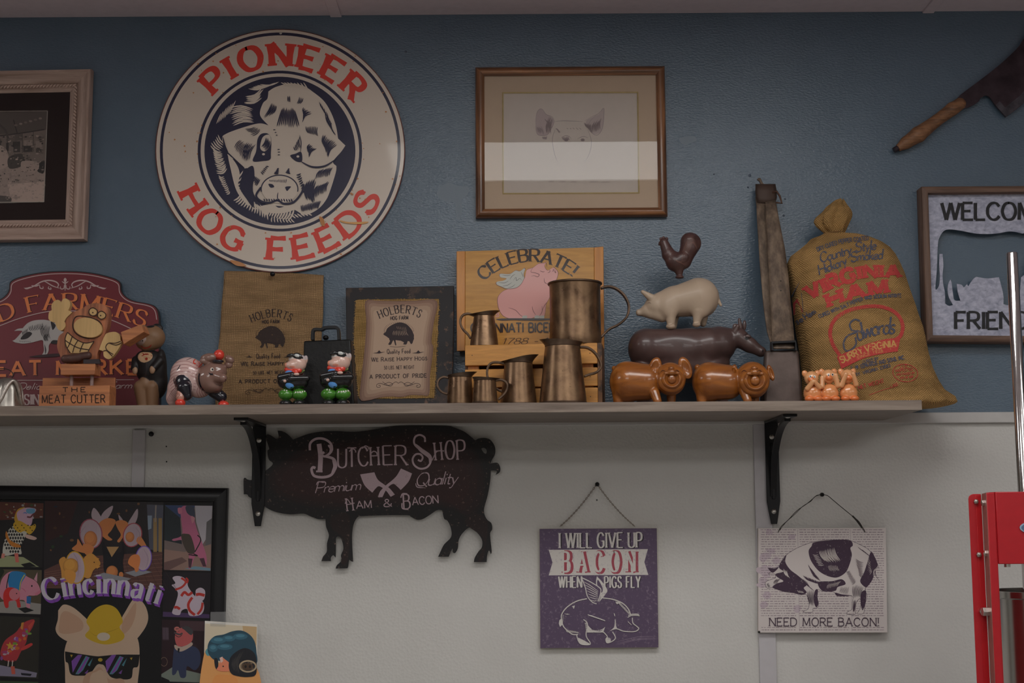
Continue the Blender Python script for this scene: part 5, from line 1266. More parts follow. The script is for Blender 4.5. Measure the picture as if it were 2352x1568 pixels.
# ---- copper vessels
def copper(name, c1, c2, rough=.36):
    m, nt, b = newmat(name); v = coords(nt); n = noise(nt, v, 28, 5, .6, .36); n2 = noise(nt, v, 160, 3, .6)
    c = ramp(nt, n, [(.3, c1), (.7, c2)]); c = mixc(nt, ramp(nt, n2, [(.66, (0, 0, 0)), (.74, (.6,) * 3)]), c, tuple(x * .4 for x in c1))
    nt.links.new(c, b.inputs['Base Color']); b.inputs['Metallic'].default_value = .82
    nt.links.new(ramp(nt, n, [(.3, (rough - .06,) * 3), (.7, (rough + .12,) * 3)]), b.inputs['Roughness'])
    bump(nt, b, noise(nt, v, 55, 3, .5), .14, .004); return m
M_cop = copper('tarnished_copper', (.15, .088, .054), (.35, .22, .125), .3); M_copd = copper('dark_copper_strap', (.10, .065, .045), (.22, .145, .10), .36)
def vessel(name, label, cxp, Y, rows, collar=None, spout=0, handle=None, zbase=None, hw=.014, grp=None, roll=True, bottom=None):
    """rows: (half-width px, y px) from top of body to base; collar rows above with spout direction (+1 right, -1 left)"""
    k = (Y - CAM.y) / F; zb = ST if zbase is None else zbase
    c = at(cxp, rows[-1][1], Y); c = Vector((c.x, Y, zb)); t = thing(name, label, 'pitcher' if collar else 'mug', c, grp)
    def zz(y): return at(cxp, y, Y).z - zb
    prof = [(r * k, max(zz(y), 0) if i < len(rows) - 1 else 0.0) for i, (r, y) in enumerate(rows)][::-1]
    prof = [(.0005, .002), (prof[0][0] - .002, .002), (prof[0][0] - .0006, 0)] + prof[0:]
    inner = [(r - .001, z) for r, z in prof[3:]][::-1] + [(.0005, .004)]
    m = MB().lathe(prof + inner, c, 48); m.build('body', M_cop, t, smooth=True)
    if bottom: MB().lathe([(prof[3][0] + .0002, 0), (prof[3][0] + .0009, .001), (prof[3][0] + .0006, .004), (prof[3][0] - .0002, .0045)], c, 48).build('base_band', M_copd, t, smooth=True)
    if not collar:
        r0, z0 = prof[-1]; MB().lathe([(r0 + .0008 + .0022 * math.cos(a), z0 + .0022 * math.sin(a)) for a in [2 * math.pi * q / 10 for q in range(11)]], c, 48).build('rolled_rim', M_copd, t, smooth=True)
    else:
        rt, ztp = prof[-1]; (hl, hr, ll, lr) = collar  # heights (px y) at left and right ends, reach (px x) left and right
        zl, zr = zz(hl) - ztp, zz(hr) - ztp; xl, xr = (cxp - ll) * k - rt, (lr - cxp) * k - rt; q = MB()
        def pt(th, s_):
            cx = math.cos(th); a = (1 + cx) / 2; sp = max(0, cx * spout) ** 3
            dz = (zl * (1 - a) + zr * a); dr = (xl * (1 - a) ** 2 + xr * a ** 2) * (.35 + .65 * abs(cx) ** 2)
            w_ = 1 - .55 * sp * s_ * (1 - abs(cx) ** 8)
            r = rt + dr * s_ ** 1.4
            return Vector((c.x + r * cx, c.y + r * math.sin(th) * (1 - .25 * max(0, cx * spout) ** 2 * s_), c.z + ztp + dz * s_))
        for s_ in (0, .2, .4, .6, .8, 1, .98):
            for k_ in range(48):
                v = pt(2 * math.pi * k_ / 48, s_); 
                if s_ == .98: v = v * 1; v.x = c.x + (v.x - c.x) * .97; v.y = c.y + (v.y - c.y) * .97
                q.v.append(tuple(v))
        for i in range(6):
            for k_ in range(48): q.f.append((i * 48 + k_, i * 48 + (k_ + 1) % 48, (i + 1) * 48 + (k_ + 1) % 48, (i + 1) * 48 + k_)); q.mi.append(0)
        o = q.build('spout_collar', M_copd, t, smooth=True)
        MB().lathe([(rt, ztp - .001), (rt + .0009, ztp), (rt, ztp + .001)], c, 48).build('seam_ring', M_copd, t, smooth=True)
    if handle:
        pts = [at(x, y, Y) for x, y in sm(handle, False, 5)]
        MB().tube(pts, 1, flat=((0, 1, 0), hw, .0042)).build('handle', M_copd, t, smooth=True, bevel=.001)
    return t
def cx_(l): return [(1000 + x / 3.92, 550 + y / 3.92) for x, y in l]
def rw(l): return [(h / 3.92, 550 + y / 3.92) for h, y in l]
GR_ = 'copper vessels around the crate'
vessel('copper_mug', 'large cylindrical copper mug with wide loop handle standing high on the crate', 1000 + 1262 / 3.92, -.148, rw([(236, 400), (232, 440), (231, 650), (233, 850), (238, 900), (232, 925)]), None, 0, cx_([(1490, 440), (1560, 424), (1640, 450), (1710, 520), (1742, 610), (1720, 700), (1650, 765), (1570, 805), (1520, 850), (1492, 880)]), zs[0] + .0002, .016, GR_)
vessel('copper_pitcher', 'small copper pitcher standing on top of the crate at its left', 1000 + 440 / 3.92, -.145, rw([(92, 688), (100, 740), (118, 860), (130, 945)]), (550 + 676 / 3.92, 550 + 642 / 3.92, 1000 + 300 / 3.92, 1000 + 585 / 3.92), 1, cx_([(350, 684), (290, 668), (240, 690), (225, 750), (250, 810), (290, 850), (318, 890)]), zs[0] + .0002, .010, GR_)
vessel('copper_pitcher', 'tallest copper pitcher, tapered, in front of the crate below the big mug', 1000 + 1150 / 3.92, -.241, rw([(158, 962), (165, 1010), (185, 1200), (208, 1400), (216, 1490)]), (550 + 900 / 3.92, 550 + 928 / 3.92, 1000 + 942 / 3.92, 1000 + 1342 / 3.92), -1, cx_([(1300, 968), (1370, 975), (1435, 1020), (1480, 1090), (1490, 1150), (1450, 1195), (1390, 1215), (1340, 1232)]), None, .016, GR_, bottom=1)
vessel('copper_pitcher', 'mid-sized copper pitcher with upswept spout, left of the tallest pitcher', 1000 + 750 / 3.92, -.2165, rw([(126, 1112), (132, 1180), (150, 1330), (168, 1480)]), (550 + 1102 / 3.92, 550 + 1036 / 3.92, 1000 + 582 / 3.92, 1000 + 935 / 3.92), 1, cx_([(620, 1118), (560, 1106), (500, 1115), (470, 1160), (468, 1230), (500, 1300), (560, 1350), (608, 1370)]), None, .012, GR_, bottom=1)
vessel('copper_pitcher', 'small squat copper jug, leftmost of the copper pieces, handle to the left', 1000 + 224 / 3.92, -.225, rw([(105, 1240), (112, 1330), (118, 1420), (119, 1488)]), (550 + 1222 / 3.92, 550 + 1192 / 3.92, 1000 + 108 / 3.92, 1000 + 378 / 3.92), 1, cx_([(120, 1245), (70, 1238), (30, 1265), (20, 1320), (55, 1370), (112, 1392)]), None, .010, GR_, bottom=1)
vessel('copper_pitcher', 'small squat copper jug with handle to the right, between two copper pitchers', 1000 + 446 / 3.92, -.262, rw([(100, 1268), (104, 1330), (112, 1420), (114, 1482)]), (550 + 1236 / 3.92, 550 + 1254 / 3.92, 1000 + 330 / 3.92, 1000 + 590 / 3.92), -1, cx_([(540, 1268), (595, 1262), (640, 1290), (648, 1335), (620, 1390), (565, 1440)]), None, .010, GR_, bottom=1)
# ---- small black cowbell
V = (630, 610, 4.612)
YB2 = -.195
cb = thing('black_cowbell', 'black iron cowbell with flat loop handle behind the two small biker pigs', 'cowbell', at(740, 930, YB2))
def bellbody(name, parent, mat, front, Y, dep_t, dep_b, bot, bev=.003):
    """front: TL,TR,BR,BL in pixels; a folded bell, deeper at its mouth"""
    Q = [at(x, y, Y) for x, y in front]; tl, tr = Q[0], Q[1]; br, bl = Q[2], Q[3]; br.z = bl.z = bot
    tl.y = tr.y = Y + (dep_b - dep_t) / 2
    m = MB(); m.hexa([bl, br, tr, tl, bl + Vector((0, dep_b, 0)), br + Vector((0, dep_b, 0)), tr + Vector((0, dep_t, 0)), tl + Vector((0, dep_t, 0))])
    return m.build(name, mat, parent, bevel=bev, seg=4)
fyb = floorpx(740, YB2)
bellbody('bell_body', cb, plain('black_bell_iron', (.006, .006, .006), .42, 0, var=.5, vs=90, bmp=.5, bs=150, bd=.001, spec=.3), xf([(300, 785), (800, 768), (850, (fyb - 610) * 4.612), (290, (fyb - 610) * 4.612)], *V), YB2, .04, .07, ST + .0003)
MB().tube([at(*q, YB2 + .03) for q in xf(sm([(408, 790), (408, 730), (415, 690), (440, 676), (500, 678), (540, 660), (620, 655), (665, 660), (682, 690), (688, 790)], False, 4), *V)], 1, flat=((0, 1, 0), .016, .0055)).build('handle', M_black, cb, smooth=True, bevel=.0005)
MB().sphere(at(*xf([(545, 762)], *V)[0], YB2 + .04), (.006, .006, .005)).build('rivet', M_black, cb, smooth=True)
# ---- large cowbell on leather strap
V = (1700, 400, 2.8)
YL = -.205
lb = thing('strap_cowbell', 'flat brown iron cowbell on a long leather collar strap leaning up the wall', 'cowbell', at(1800, 925, YL))
M_ibell = plain('brown_bell_iron', C(60, 50, 46, .4), .5, .35, var=.25, vs=40, bmp=.3, bs=120, bd=.001)
fyl = (floorpx(1800, YL) - 400) * 2.8
bellbody('bell_body', lb, M_ibell, xf([(172, 1126), (388, 1122), (408, fyl), (150, fyl)], *V), YL, .02, .05, ST + .0003, .006)
def leather():
    m, nt, b = newmat('old_leather'); v = coords(nt); n = noise(nt, coords(nt, (2, 2, .6)), 30, 6, .65)
    c = ramp(nt, n, [(.3, C(46, 38, 32, .4)), (.5, C(72, 60, 50, .4)), (.72, C(98, 84, 70, .4))]); nt.links.new(c, b.inputs['Base Color']); b.inputs['Roughness'].default_value = .65
    bump(nt, b, noise(nt, v, 120, 4), .5, .0012); return m
M_lea = leather()
def straps(pts, Y0, Y1, wd, name, th=.0035, col=M_lea, crease=0):
    """pts: (left px, right px, y px) rows down the strap, depth running Y0..Y1"""
    m = MB(); n = len(pts); 
    for i, (l, r, y) in enumerate(pts):
        Y = Y0 + (Y1 - Y0) * i / (n - 1); L_, R_ = xf([(l, y), (r, y)], *V); k5 = 6
        for q in range(k5 + 1):
            u = q / k5; m.v.append(tuple(at(L_[0] + (R_[0] - L_[0]) * u, L_[1], Y - crease * math.sin(math.pi * u))))
    for i in range(n - 1):
        for q in range(6): a = i * 7 + q; m.f.append((a, a + 1, a + 8, a + 7)); m.mi.append(0)
    o = m.build(name, col, lb, smooth=True); s_ = o.modifiers.new('t', 'SOLIDIFY'); s_.thickness = th; s_.offset = 0; return o
straps([(98, 170, 150), (104, 178, 200), (112, 190, 350), (128, 205, 600), (150, 222, 850), (172, 240, 1010), (188, 248, 1060), (200, 262, 1100)], -.012, -.175, 0, 'back_strap')
straps([(160, 222, 150), (162, 232, 200), (166, 250, 300), (176, 286, 480), (186, 308, 650), (196, 326, 850), (204, 342, 1000), (205, 348, 1080), (208, 350, 1120)], -.020, -.195, 0, 'front_strap', crease=.003)
straps([(102, 222, 66), (100, 230, 110), (104, 232, 150), (112, 222, 185)], -.022, -.028, 0, 'keeper', .006, plain('dark_leather', C(48, 36, 30, .4), .6, bmp=.4), .006)
M_buck = plain('rusty_buckle', C(62, 44, 36, .4), .5, .6, bmp=.3)
MB().tube([at(*q, -.03) for q in xf([(205, 118), (235, 110), (255, 140), (268, 186), (225, 182), (180, 170)], *V)], .0022, 8).build('buckle', M_buck, lb, smooth=True)
MB().tube([at(*q, -.022) for q in xf(sm([(115, 40), (125, 32), (135, 55), (160, 85), (200, 105), (225, 120)], False, 4), *V)], [.003] * 21, 8).build('strap_tip', M_lea, lb, smooth=True)
for x, y in ((247, 572), (262, 686), (262, 748)): MB().sphere(at(*xf([(x, y)], *V)[0], -.020 - .175 * (y - 150) / 970 - .005), .0013, 8, 6).build('strap_hole', M_blackmat, lb)
MB().tube([at(*q, YL + .012) for q in xf([(204, 1135), (200, 1085), (350, 1078), (354, 1135)], *V)], 1, flat=((0, 1, 0), .02, .004)).build('strap_loop', M_black, lb)
# ================================================================ FIGURINES
def figmap(*figs):
    vs = []; fs = []
    for f in figs:
        b = len(vs); vs += [Vector(v) for v in f.W]; fs += [tuple(int(i) + b for i in q) for q in f.Q]
    bv = BVHTree.FromPolygons(vs, fs)
    def g(px, py, off=0.0):
        d = ray(px, py).normalized(); h = bv.ray_cast(CAM, d)
        if h[0] is None: return None
        n = h[1] if h[1].dot(d) < 0 else -h[1]
        return h[0] - d * off
    return g
M_glaze = ink('painted_glaze', .22, .8); M_satin = ink('painted_resin', .5, 0, bmp=.25)
def fig(view, x, y, Y, bend=3): 
    f = Fig(view[0] + x / view[2], view[1] + y / view[2], Y, bend, view); return f
# ---- cartoon meat cutter in cedar and pine
V = (0, 610, 4.612); YM = -.205
fym = (floorpx(180, YM) - 610) * 4.612
mc = thing('wooden_butcher_figure', 'cut-out wooden cartoon butcher with big nose raising a wooden cleaver over a lettered base', 'figurine', at(185, 935, YM))
M_ced = wood('cedar_v', C(86, 50, 36, .42), C(140, 88, 60, .42), 'Z', 1.2, .5, contrast=1.2); M_cedh = wood('cedar_h', C(104, 62, 40, .42), C(150, 98, 62, .42), 'X', 1.0, .5)
M_pale = wood('pale_pine', C(134, 108, 70, .42), C(156, 128, 86, .42), 'Z', .8, .5); BURN = C(36, 20, 14, .42)
MPl = wallp(YM)
def slab(pts, off, th, mat, name, parent=mc, smooth=True):
    return MB().prism([xf(sm(pts, True, 4) if smooth else pts, *V)], wallp(YM - off), -th, 0).build(name, mat, parent, bevel=.0007)
slab([(870, 452), (950, 405), (1060, 400), (1130, 440), (1152, 520), (1140, 640), (1112, 720), (1080, 830), (1035, 920), (1022, 990), (960, 1040), (800, 1045), (690, 1040), (640, 960), (606, 860), (622, 750), (680, 690), (690, 560), (760, 500)], 0, .020, M_ced, 'body')
slab([(512, 545), (520, 490), (548, 470, 1), (545, 420), (570, 378), (615, 360), (648, 388, 1), (665, 355), (700, 347), (738, 380), (740, 430), (722, 472, 1), (765, 492, 1), (705, 550), (682, 590, 1), (692, 640), (655, 685), (612, 670), (580, 600, 1), (540, 590), (518, 570)], .004, .014, M_pale, 'raised_hand')
slab([(1130, 715), (1220, 700), (1268, 735), (1278, 790), (1290, 815), (1245, 895), (1195, 960), (1150, 990), (1100, 962), (1095, 905, 1), (1048, 890, 1), (1070, 830), (1100, 760)], .006, .012, M_pale, 'cleaver_hand')
slab(circ(930, 655, 152, 104, 30, rot=-12), .008, .010, M_pale, 'nose', smooth=False)
slab([(715, 705, 1), (690, 770), (700, 850), (745, 925, 1), (860, 925), (930, 915), (960, 860), (998, 800, 1), (900, 818), (800, 775)], .0035, .006, M_pale, 'teeth')
for e in ((985, 490), (1078, 523)): slab(circ(*e, 40, 40, 20), .004, .006, M_pale, 'eye', smooth=False)
# cleaver block
A = [wallp(YM - .012)(*q) for q in xf([(1278, 703), (1495, 620), (1525, 700), (1308, 832)], *V)]
m = MB(); m.hexa([A[3], A[2], A[1], A[0]] + [a + Vector((.004, .030, -.002)) for a in (A[3], A[2], A[1], A[0])]); m.build('cleaver_blade', M_cedh, mc, bevel=.0008)
def fbox(x0, y0, x1, y1, Y0, Y1, mat, name, parent=mc, bev=.0008):
    a, b = at(*xf([(x0, y1)], *V)[0], Y0), at(*xf([(x1, y0)], *V)[0], Y0)
    return MB().box((a.x, Y0, a.z), (b.x, Y1, b.z)).build(name, mat, parent, bevel=bev)
fbox(640, 1038, 1008, 1156, YM - .022, YM + .016, M_cedh, 'chopping_block')
fm = fig(V, 860, 1000, YM - .012)
for a in ((690, 985, 740, 985, 45), (760, 980, 830, 975, 46), (860, 960, 930, 950, 42)): fm.cap(a[0], a[1], 0, a[4], a[2], a[3], 0, a[4])
fm.build('meat_joint', plain('dark_meat_leather', C(56, 36, 32, .42), .4, var=.35, vs=60, bmp=.4), mc, 1.2)
MB().prism([xf([(880, 992), (1050, 988), (1062, 1040), (880, 1035)], *V)], wallp(YM - .020), -.01, 0).build('small_knife', plain('knife_dark', C(44, 38, 40, .42), .4, .5), mc, bevel=.0006)
for x in (757, 972):
    c = at(*xf([(x, 1260)], *V)[0], YM - .005); a = Vector((c.x, c.y, at(*xf([(x, 1150)], *V)[0], YM).z)); b = Vector((c.x, c.y, ST + .004)); MB().cyl(b, a, .0034, n=16).build('dowel_leg', plain('dowel', C(112, 92, 88, .42), .5), mc, smooth=True)
fbox(408, 1268, 1162, fym, YM - .030, YM - .022, M_cedh, 'front_board')
P = Print(wallp(YM - .030), .0003).view(*V)
P.text('THE', [(665, 1338), (905, 1336)], 48, BURN, wt=.2, gap=.5); P.text('MEAT CUTTER', [(445, 1455), (1112, 1450)], 84, BURN, wt=.13, gap=.26)
P.build('burned_lettering', ink('burned_ink', .7), mc)
fbox(1090, 1272, 1164, fym, YM - .0215, YM + .022, M_cedh, 'side_board'); fbox(408, 1272, 430, fym, YM - .0215, YM + .022, M_cedh, 'side_board')
fbox(440, 1184, 1218, fym, YM + .0225, YM + .030, M_cedh, 'back_board')
P = Print(MPl, .0003).view(*V)
def bo(pts, w_=11, off=0, cl=False): P.base = off; P.stroke(pts, w_, BURN, closed=cl)
bo([(800, 545), (880, 535), (990, 560), (1060, 600), (1088, 680), (1050, 745), (960, 768), (860, 752), (790, 700), (772, 620)], 12, .0003, True)
bo([(985, 446), (1030, 475), (1025, 515), (980, 530), (945, 505), (948, 465)], 10, .0043, True); bo([(1078, 482), (1118, 510), (1112, 550), (1070, 565), (1035, 540), (1040, 500)], 10, .0043, True)
for x, y in ((983, 497), (1066, 528)): P.base = .0043; P.poly(circ(x, y, 8, 8, 10), BURN)
P.base = .0038
for a in ([(715, 705), (690, 770), (700, 850), (745, 925)], [(715, 705), (800, 775), (900, 818), (998, 800)], [(998, 800), (960, 860), (930, 915)], [(690, 790), (750, 830), (830, 870), (940, 890)], [(765, 750), (740, 820), (715, 870)], [(825, 790), (790, 850), (770, 920)], [(885, 815), (860, 870), (845, 915)]): P.stroke(a, 10, BURN)
P.base = .0063
for a in ([(1278, 800), (1220, 820), (1150, 820), (1120, 860), (1140, 900), (1200, 940)], [(1290, 815), (1230, 840), (1160, 820)], [(1095, 905), (1130, 900), (1190, 960)]): P.stroke(a, 9, BURN)
P.base = .0003; P.stroke([(765, 495), (705, 555), (688, 600), (692, 645), (655, 688)], 11, BURN)
P.build('burned_outline', bpy.data.materials['burned_ink'], mc)
# ---- silver bell with wire handle at the frame's left edge
YS = -.20; V = (0, 610, 4.612)
c = at(*xf([(68, 1480)], *V)[0], YS); c = Vector((c.x, YS, ST)); k = (YS - CAM.y) / F / 4.612
sb = thing('silver_bell', 'small tarnished silver bell with draped cord relief and wire loop, leftmost on shelf', 'bell', c)
M_sil = copper('tarnished_silver', (.30, .28, .25), (.62, .58, .52), .3)
zt_ = at(*xf([(68, 1190)], *V)[0], YS).z - ST
prof = [(.172 / .172 * 176 * k, 0), (170 * k, zt_ * .08), (158 * k, zt_ * .3), (150 * k, zt_ * .6), (135 * k, zt_ * .8), (100 * k, zt_ * .94), (40 * k, zt_ * 1.0), (.0003, zt_ * 1.01)]
MB().lathe(prof, c, 40, fr=lambda th, i: (.0012 * math.cos(8 * th) if 0 < i < 5 else 0, 0)).build('bell_body', M_sil, sb, smooth=True)
pts = []
for i in range(97):
    a = 2 * math.pi * i / 96; pts.append((c.x + (160 * k + .001) * math.cos(a), c.y + (160 * k + .001) * math.sin(a), c.z + zt_ * (.48 + .40 * math.cos(3 * a + 2.6))))
MB().tube(pts, .0032, 8, False).build('cord_relief', plain('silver_cord', (.68, .62, .56), .35, .8, var=.3, vs=200), sb, smooth=True)
MB().tube([at(*q, YS) for q in xf(sm([(-75, 1185), (-90, 1130), (-40, 1095), (30, 1090), (100, 1105), (140, 1150), (125, 1190)], False, 5), *V)], .0009, 6).build('wire_handle', M_wire, sb, smooth=True)
# ---- pig in a tailcoat
V = (0, 610, 4.612); YT = -.13; TN = C(98, 74, 54, .42); BKC = C(20, 18, 19, .42)
tp = thing('tailcoat_pig', 'tan standing pig figurine in black tailcoat beside the wooden butcher', 'figurine', at(344, 935, YT))
f = fig(V, 1585, 1450, YT, 4); ft = (floorpx(344, YT) - 610) * 4.612
f.ell(1590, 755, 0, 142, 132, 130, TN).ell(1545, 820, -60, 105, 75, 80, TN, b=30).cap(1520, 800, -100, 55, 1495, 800, -150, 42, C(112, 96, 90, .42), b=12)
f.ell(1590, 1080, 0, 160, 190, 130, BKC, b=20).ell(1660, 1220, 20, 105, 190, 100, BKC, b=30).ell(1500, 990, -20, 75, 90, 90, BKC, b=30).ell(1700, 1050, -10, 55, 170, 80, BKC, b=25)
f.cap(1500, 1290, -40, 78, 1530, ft - 40, -30, 60, TN, b=15).cap(1615, 1290, -40, 78, 1620, ft - 40, -30, 64, TN, b=15).ell(1545, 1250, -60, 60, 75, 60, TN, b=20).ell(1525, ft - 30, -60, 70, 40, 80, TN, b=10).ell(1630, ft - 30, -60, 70, 40, 80, TN, b=10)
f.ell(1650, 655, 0, 60, 50, 28, BKC, rot=-25, b=10).ell(1500, 665, 0, 45, 50, 25, TN, rot=20, b=10)
f.cap(1440, 1000, -30, 48, 1435, 1090, -90, 36, BKC, b=15).cap(1700, 1010, -70, 45, 1650, 1090, -120, 36, BKC, b=15)
f.ell(1450, 1120, -110, 28, 40, 25, C(120, 96, 76, .42), b=6).ell(1640, 1115, -140, 30, 42, 25, C(120, 96, 76, .42), b=6)
f.dab(1552, 965, -110, 78, 70, 64, C(144, 116, 90, .42)).dab(1590, 640, -60, 40, 22, 70, BKC)
f.build('body', M_satin, tp, .9, floor=floorpx(344, YT)); g = figmap(f)
P = Print(g, .0004).view(*V); RD = C(110, 34, 26, .42)
P.poly([(1495, 905), (1640, 905), (1600, 975), (1552, 1020), (1510, 960)], C(140, 112, 86, .42))
P.poly([(1500, 920), (1545, 940), (1500, 960)], RD); P.poly([(1610, 915), (1560, 940), (1610, 960)], RD); P.poly([(1535, 930), (1570, 930), (1560, 1000), (1545, 1000)], RD); P.poly(circ(1550, 985, 16, 14, 10), RD)
P.stroke([(1490, 850), (1530, 872), (1580, 862), (1605, 835)], 16, RD, taper=1); P.stroke([(1490, 745), (1500, 735), (1515, 745)], 8, BKC)
P.stroke([(1550, 1020), (1552, 1100), (1540, 1170)], 5, C(50, 44, 44, .42))
for x in (1485, 1510): P.poly(circ(x, 795, 6, 8, 8), BKC)
P.build('painted_details', M_glaze, tp)
# ---- baseball pig
V = (370, 610, 4.612); YP = -.20; bp = thing('baseball_pig', 'glazed ceramic pig bank in pinstriped baseball uniform and red cap, crouching', 'figurine', at(450, 935, YP))
f = fig(V, 350, 1440, YP, 4); ft = (floorpx(450, YP) - 610) * 4.612
WH_ = C(160, 136, 132, .42); BR_ = C(98, 74, 66, .42); BL_ = C(16, 16, 24, .42); RD_ = C(176, 52, 40, .42)
f.ell(270, 1150, 30, 185, 190, 170, WH_).ell(200, 1290, 60, 150, 150, 150, WH_, b=40).ell(110, 1390, 70, 75, 95, 90, WH_, b=35).ell(400, 1250, 10, 150, 150, 130, WH_, b=30)
f.ell(250, 1250, -90, 85, 110, 75, BL_, b=10).cap(270, 1300, -120, 80, 300, 1385, -120, 50, BL_, b=12).cap(560, 1330, 0, 70, 640, 1390, -10, 60, BL_, b=12)
f.cap(235, 1360, -130, 42, 235, 1400, -140, 46, C(150, 110, 96, .42), b=5)
f.ell(238, ft - 48, -150, 54, 45, 60, RD_, b=4).ell(670, ft - 38, -30, 58, 42, 60, RD_, b=4)
f.ell(530, 1200, -70, 150, 155, 135, BR_, b=4).ell(590, 1130, -90, 120, 110, 110, BR_, b=25).cap(620, 1190, -140, 80, 690, 1210, -200, 46, BR_, b=20).ell(580, 1290, -90, 90, 60, 90, BR_, b=25)
f.cap(500, 1030, -110, 40, 460, 1020, -150, 28, BR_, b=10).ell(520, 985, -120, 88, 48, 50, BR_, rot=8, b=8).ell(735, 1000, -90, 55, 40, 40, BR_, rot=-35, b=8).ell(725, 1055, -80, 45, 40, 30, BR_, b=8)
f.build('body', M_glaze, bp, .9, floor=floorpx(450, YP)); g = figmap(f)
f2 = fig(V, 630, 950, YP, 3); f2.ell(632, 955, -90, 56, 58, 60, RD_).ell(635, 1030, -150, 62, 22, 50, BL_, b=3); f2.build('cap', M_glaze, bp, .9)
g0 = g
def gm(x, y, off=0):
    q = ((x - 370) * 4.612, (y - 610) * 4.612)
    return None if ((q[0] - 255) / 88) ** 2 + ((q[1] - 1262) / 118) ** 2 < 1 else g0(x, y, off)
P = Print(gm, .0004).view(*V); ST_ = C(112, 60, 62, .42)
for i in range(9):
    P.stroke([(85 + i * 2, 1080 + i * 32), (150, 1030 + i * 34), (270, 1010 + i * 36), (390 - i * 3, 1060 + i * 32)], 3.6, ST_, lift=i == 0)
for i in range(7): P.stroke([(60 + i * 14, 1440), (90 + i * 20, 1370 - i * 4), (150 + i * 22, 1290)], 4, C(90, 52, 54, .42), lift=i == 0)
for i in range(4): P.stroke([(400 + i * 30, 1390), (380 + i * 26, 1340), (390 + i * 20, 1290)], 4, ST_, lift=i == 0)
P.stroke([(405, 1140), (400, 1200), (420, 1280), (470, 1340), (520, 1355)], 14, BL_)
P.stroke([(165, 1110), (185, 1080), (205, 1050)], 8, BL_, taper=1); P.stroke([(140, 1180), (135, 1220), (145, 1260)], 8, BL_, taper=1); P.stroke([(265, 1000), (300, 985), (330, 975)], 5, BL_, taper=1)
P.text('CIN', [(335, 1020), (400, 1075)], 52, RD_, wt=.22, gap=.1)
P.poly(circ(540, 1098, 20, 20, 14), C(170, 160, 150, .42)); P.poly(circ(545, 1098, 10, 11, 10), BL_); P.poly([(500, 1130), (525, 1140), (550, 1140), (548, 1158), (520, 1155)], BL_)
P.stroke([(690, 1140), (700, 1160), (695, 1170)], 8, BL_); P.stroke([(555, 1235), (600, 1262), (660, 1260), (700, 1250)], 5, C(64, 46, 42, .42), taper=1)
for x in (683, 708): P.poly(circ(x, 1215, 6, 14, 8), C(60, 40, 38, .42))
P.build('painted_details', M_glaze, bp)
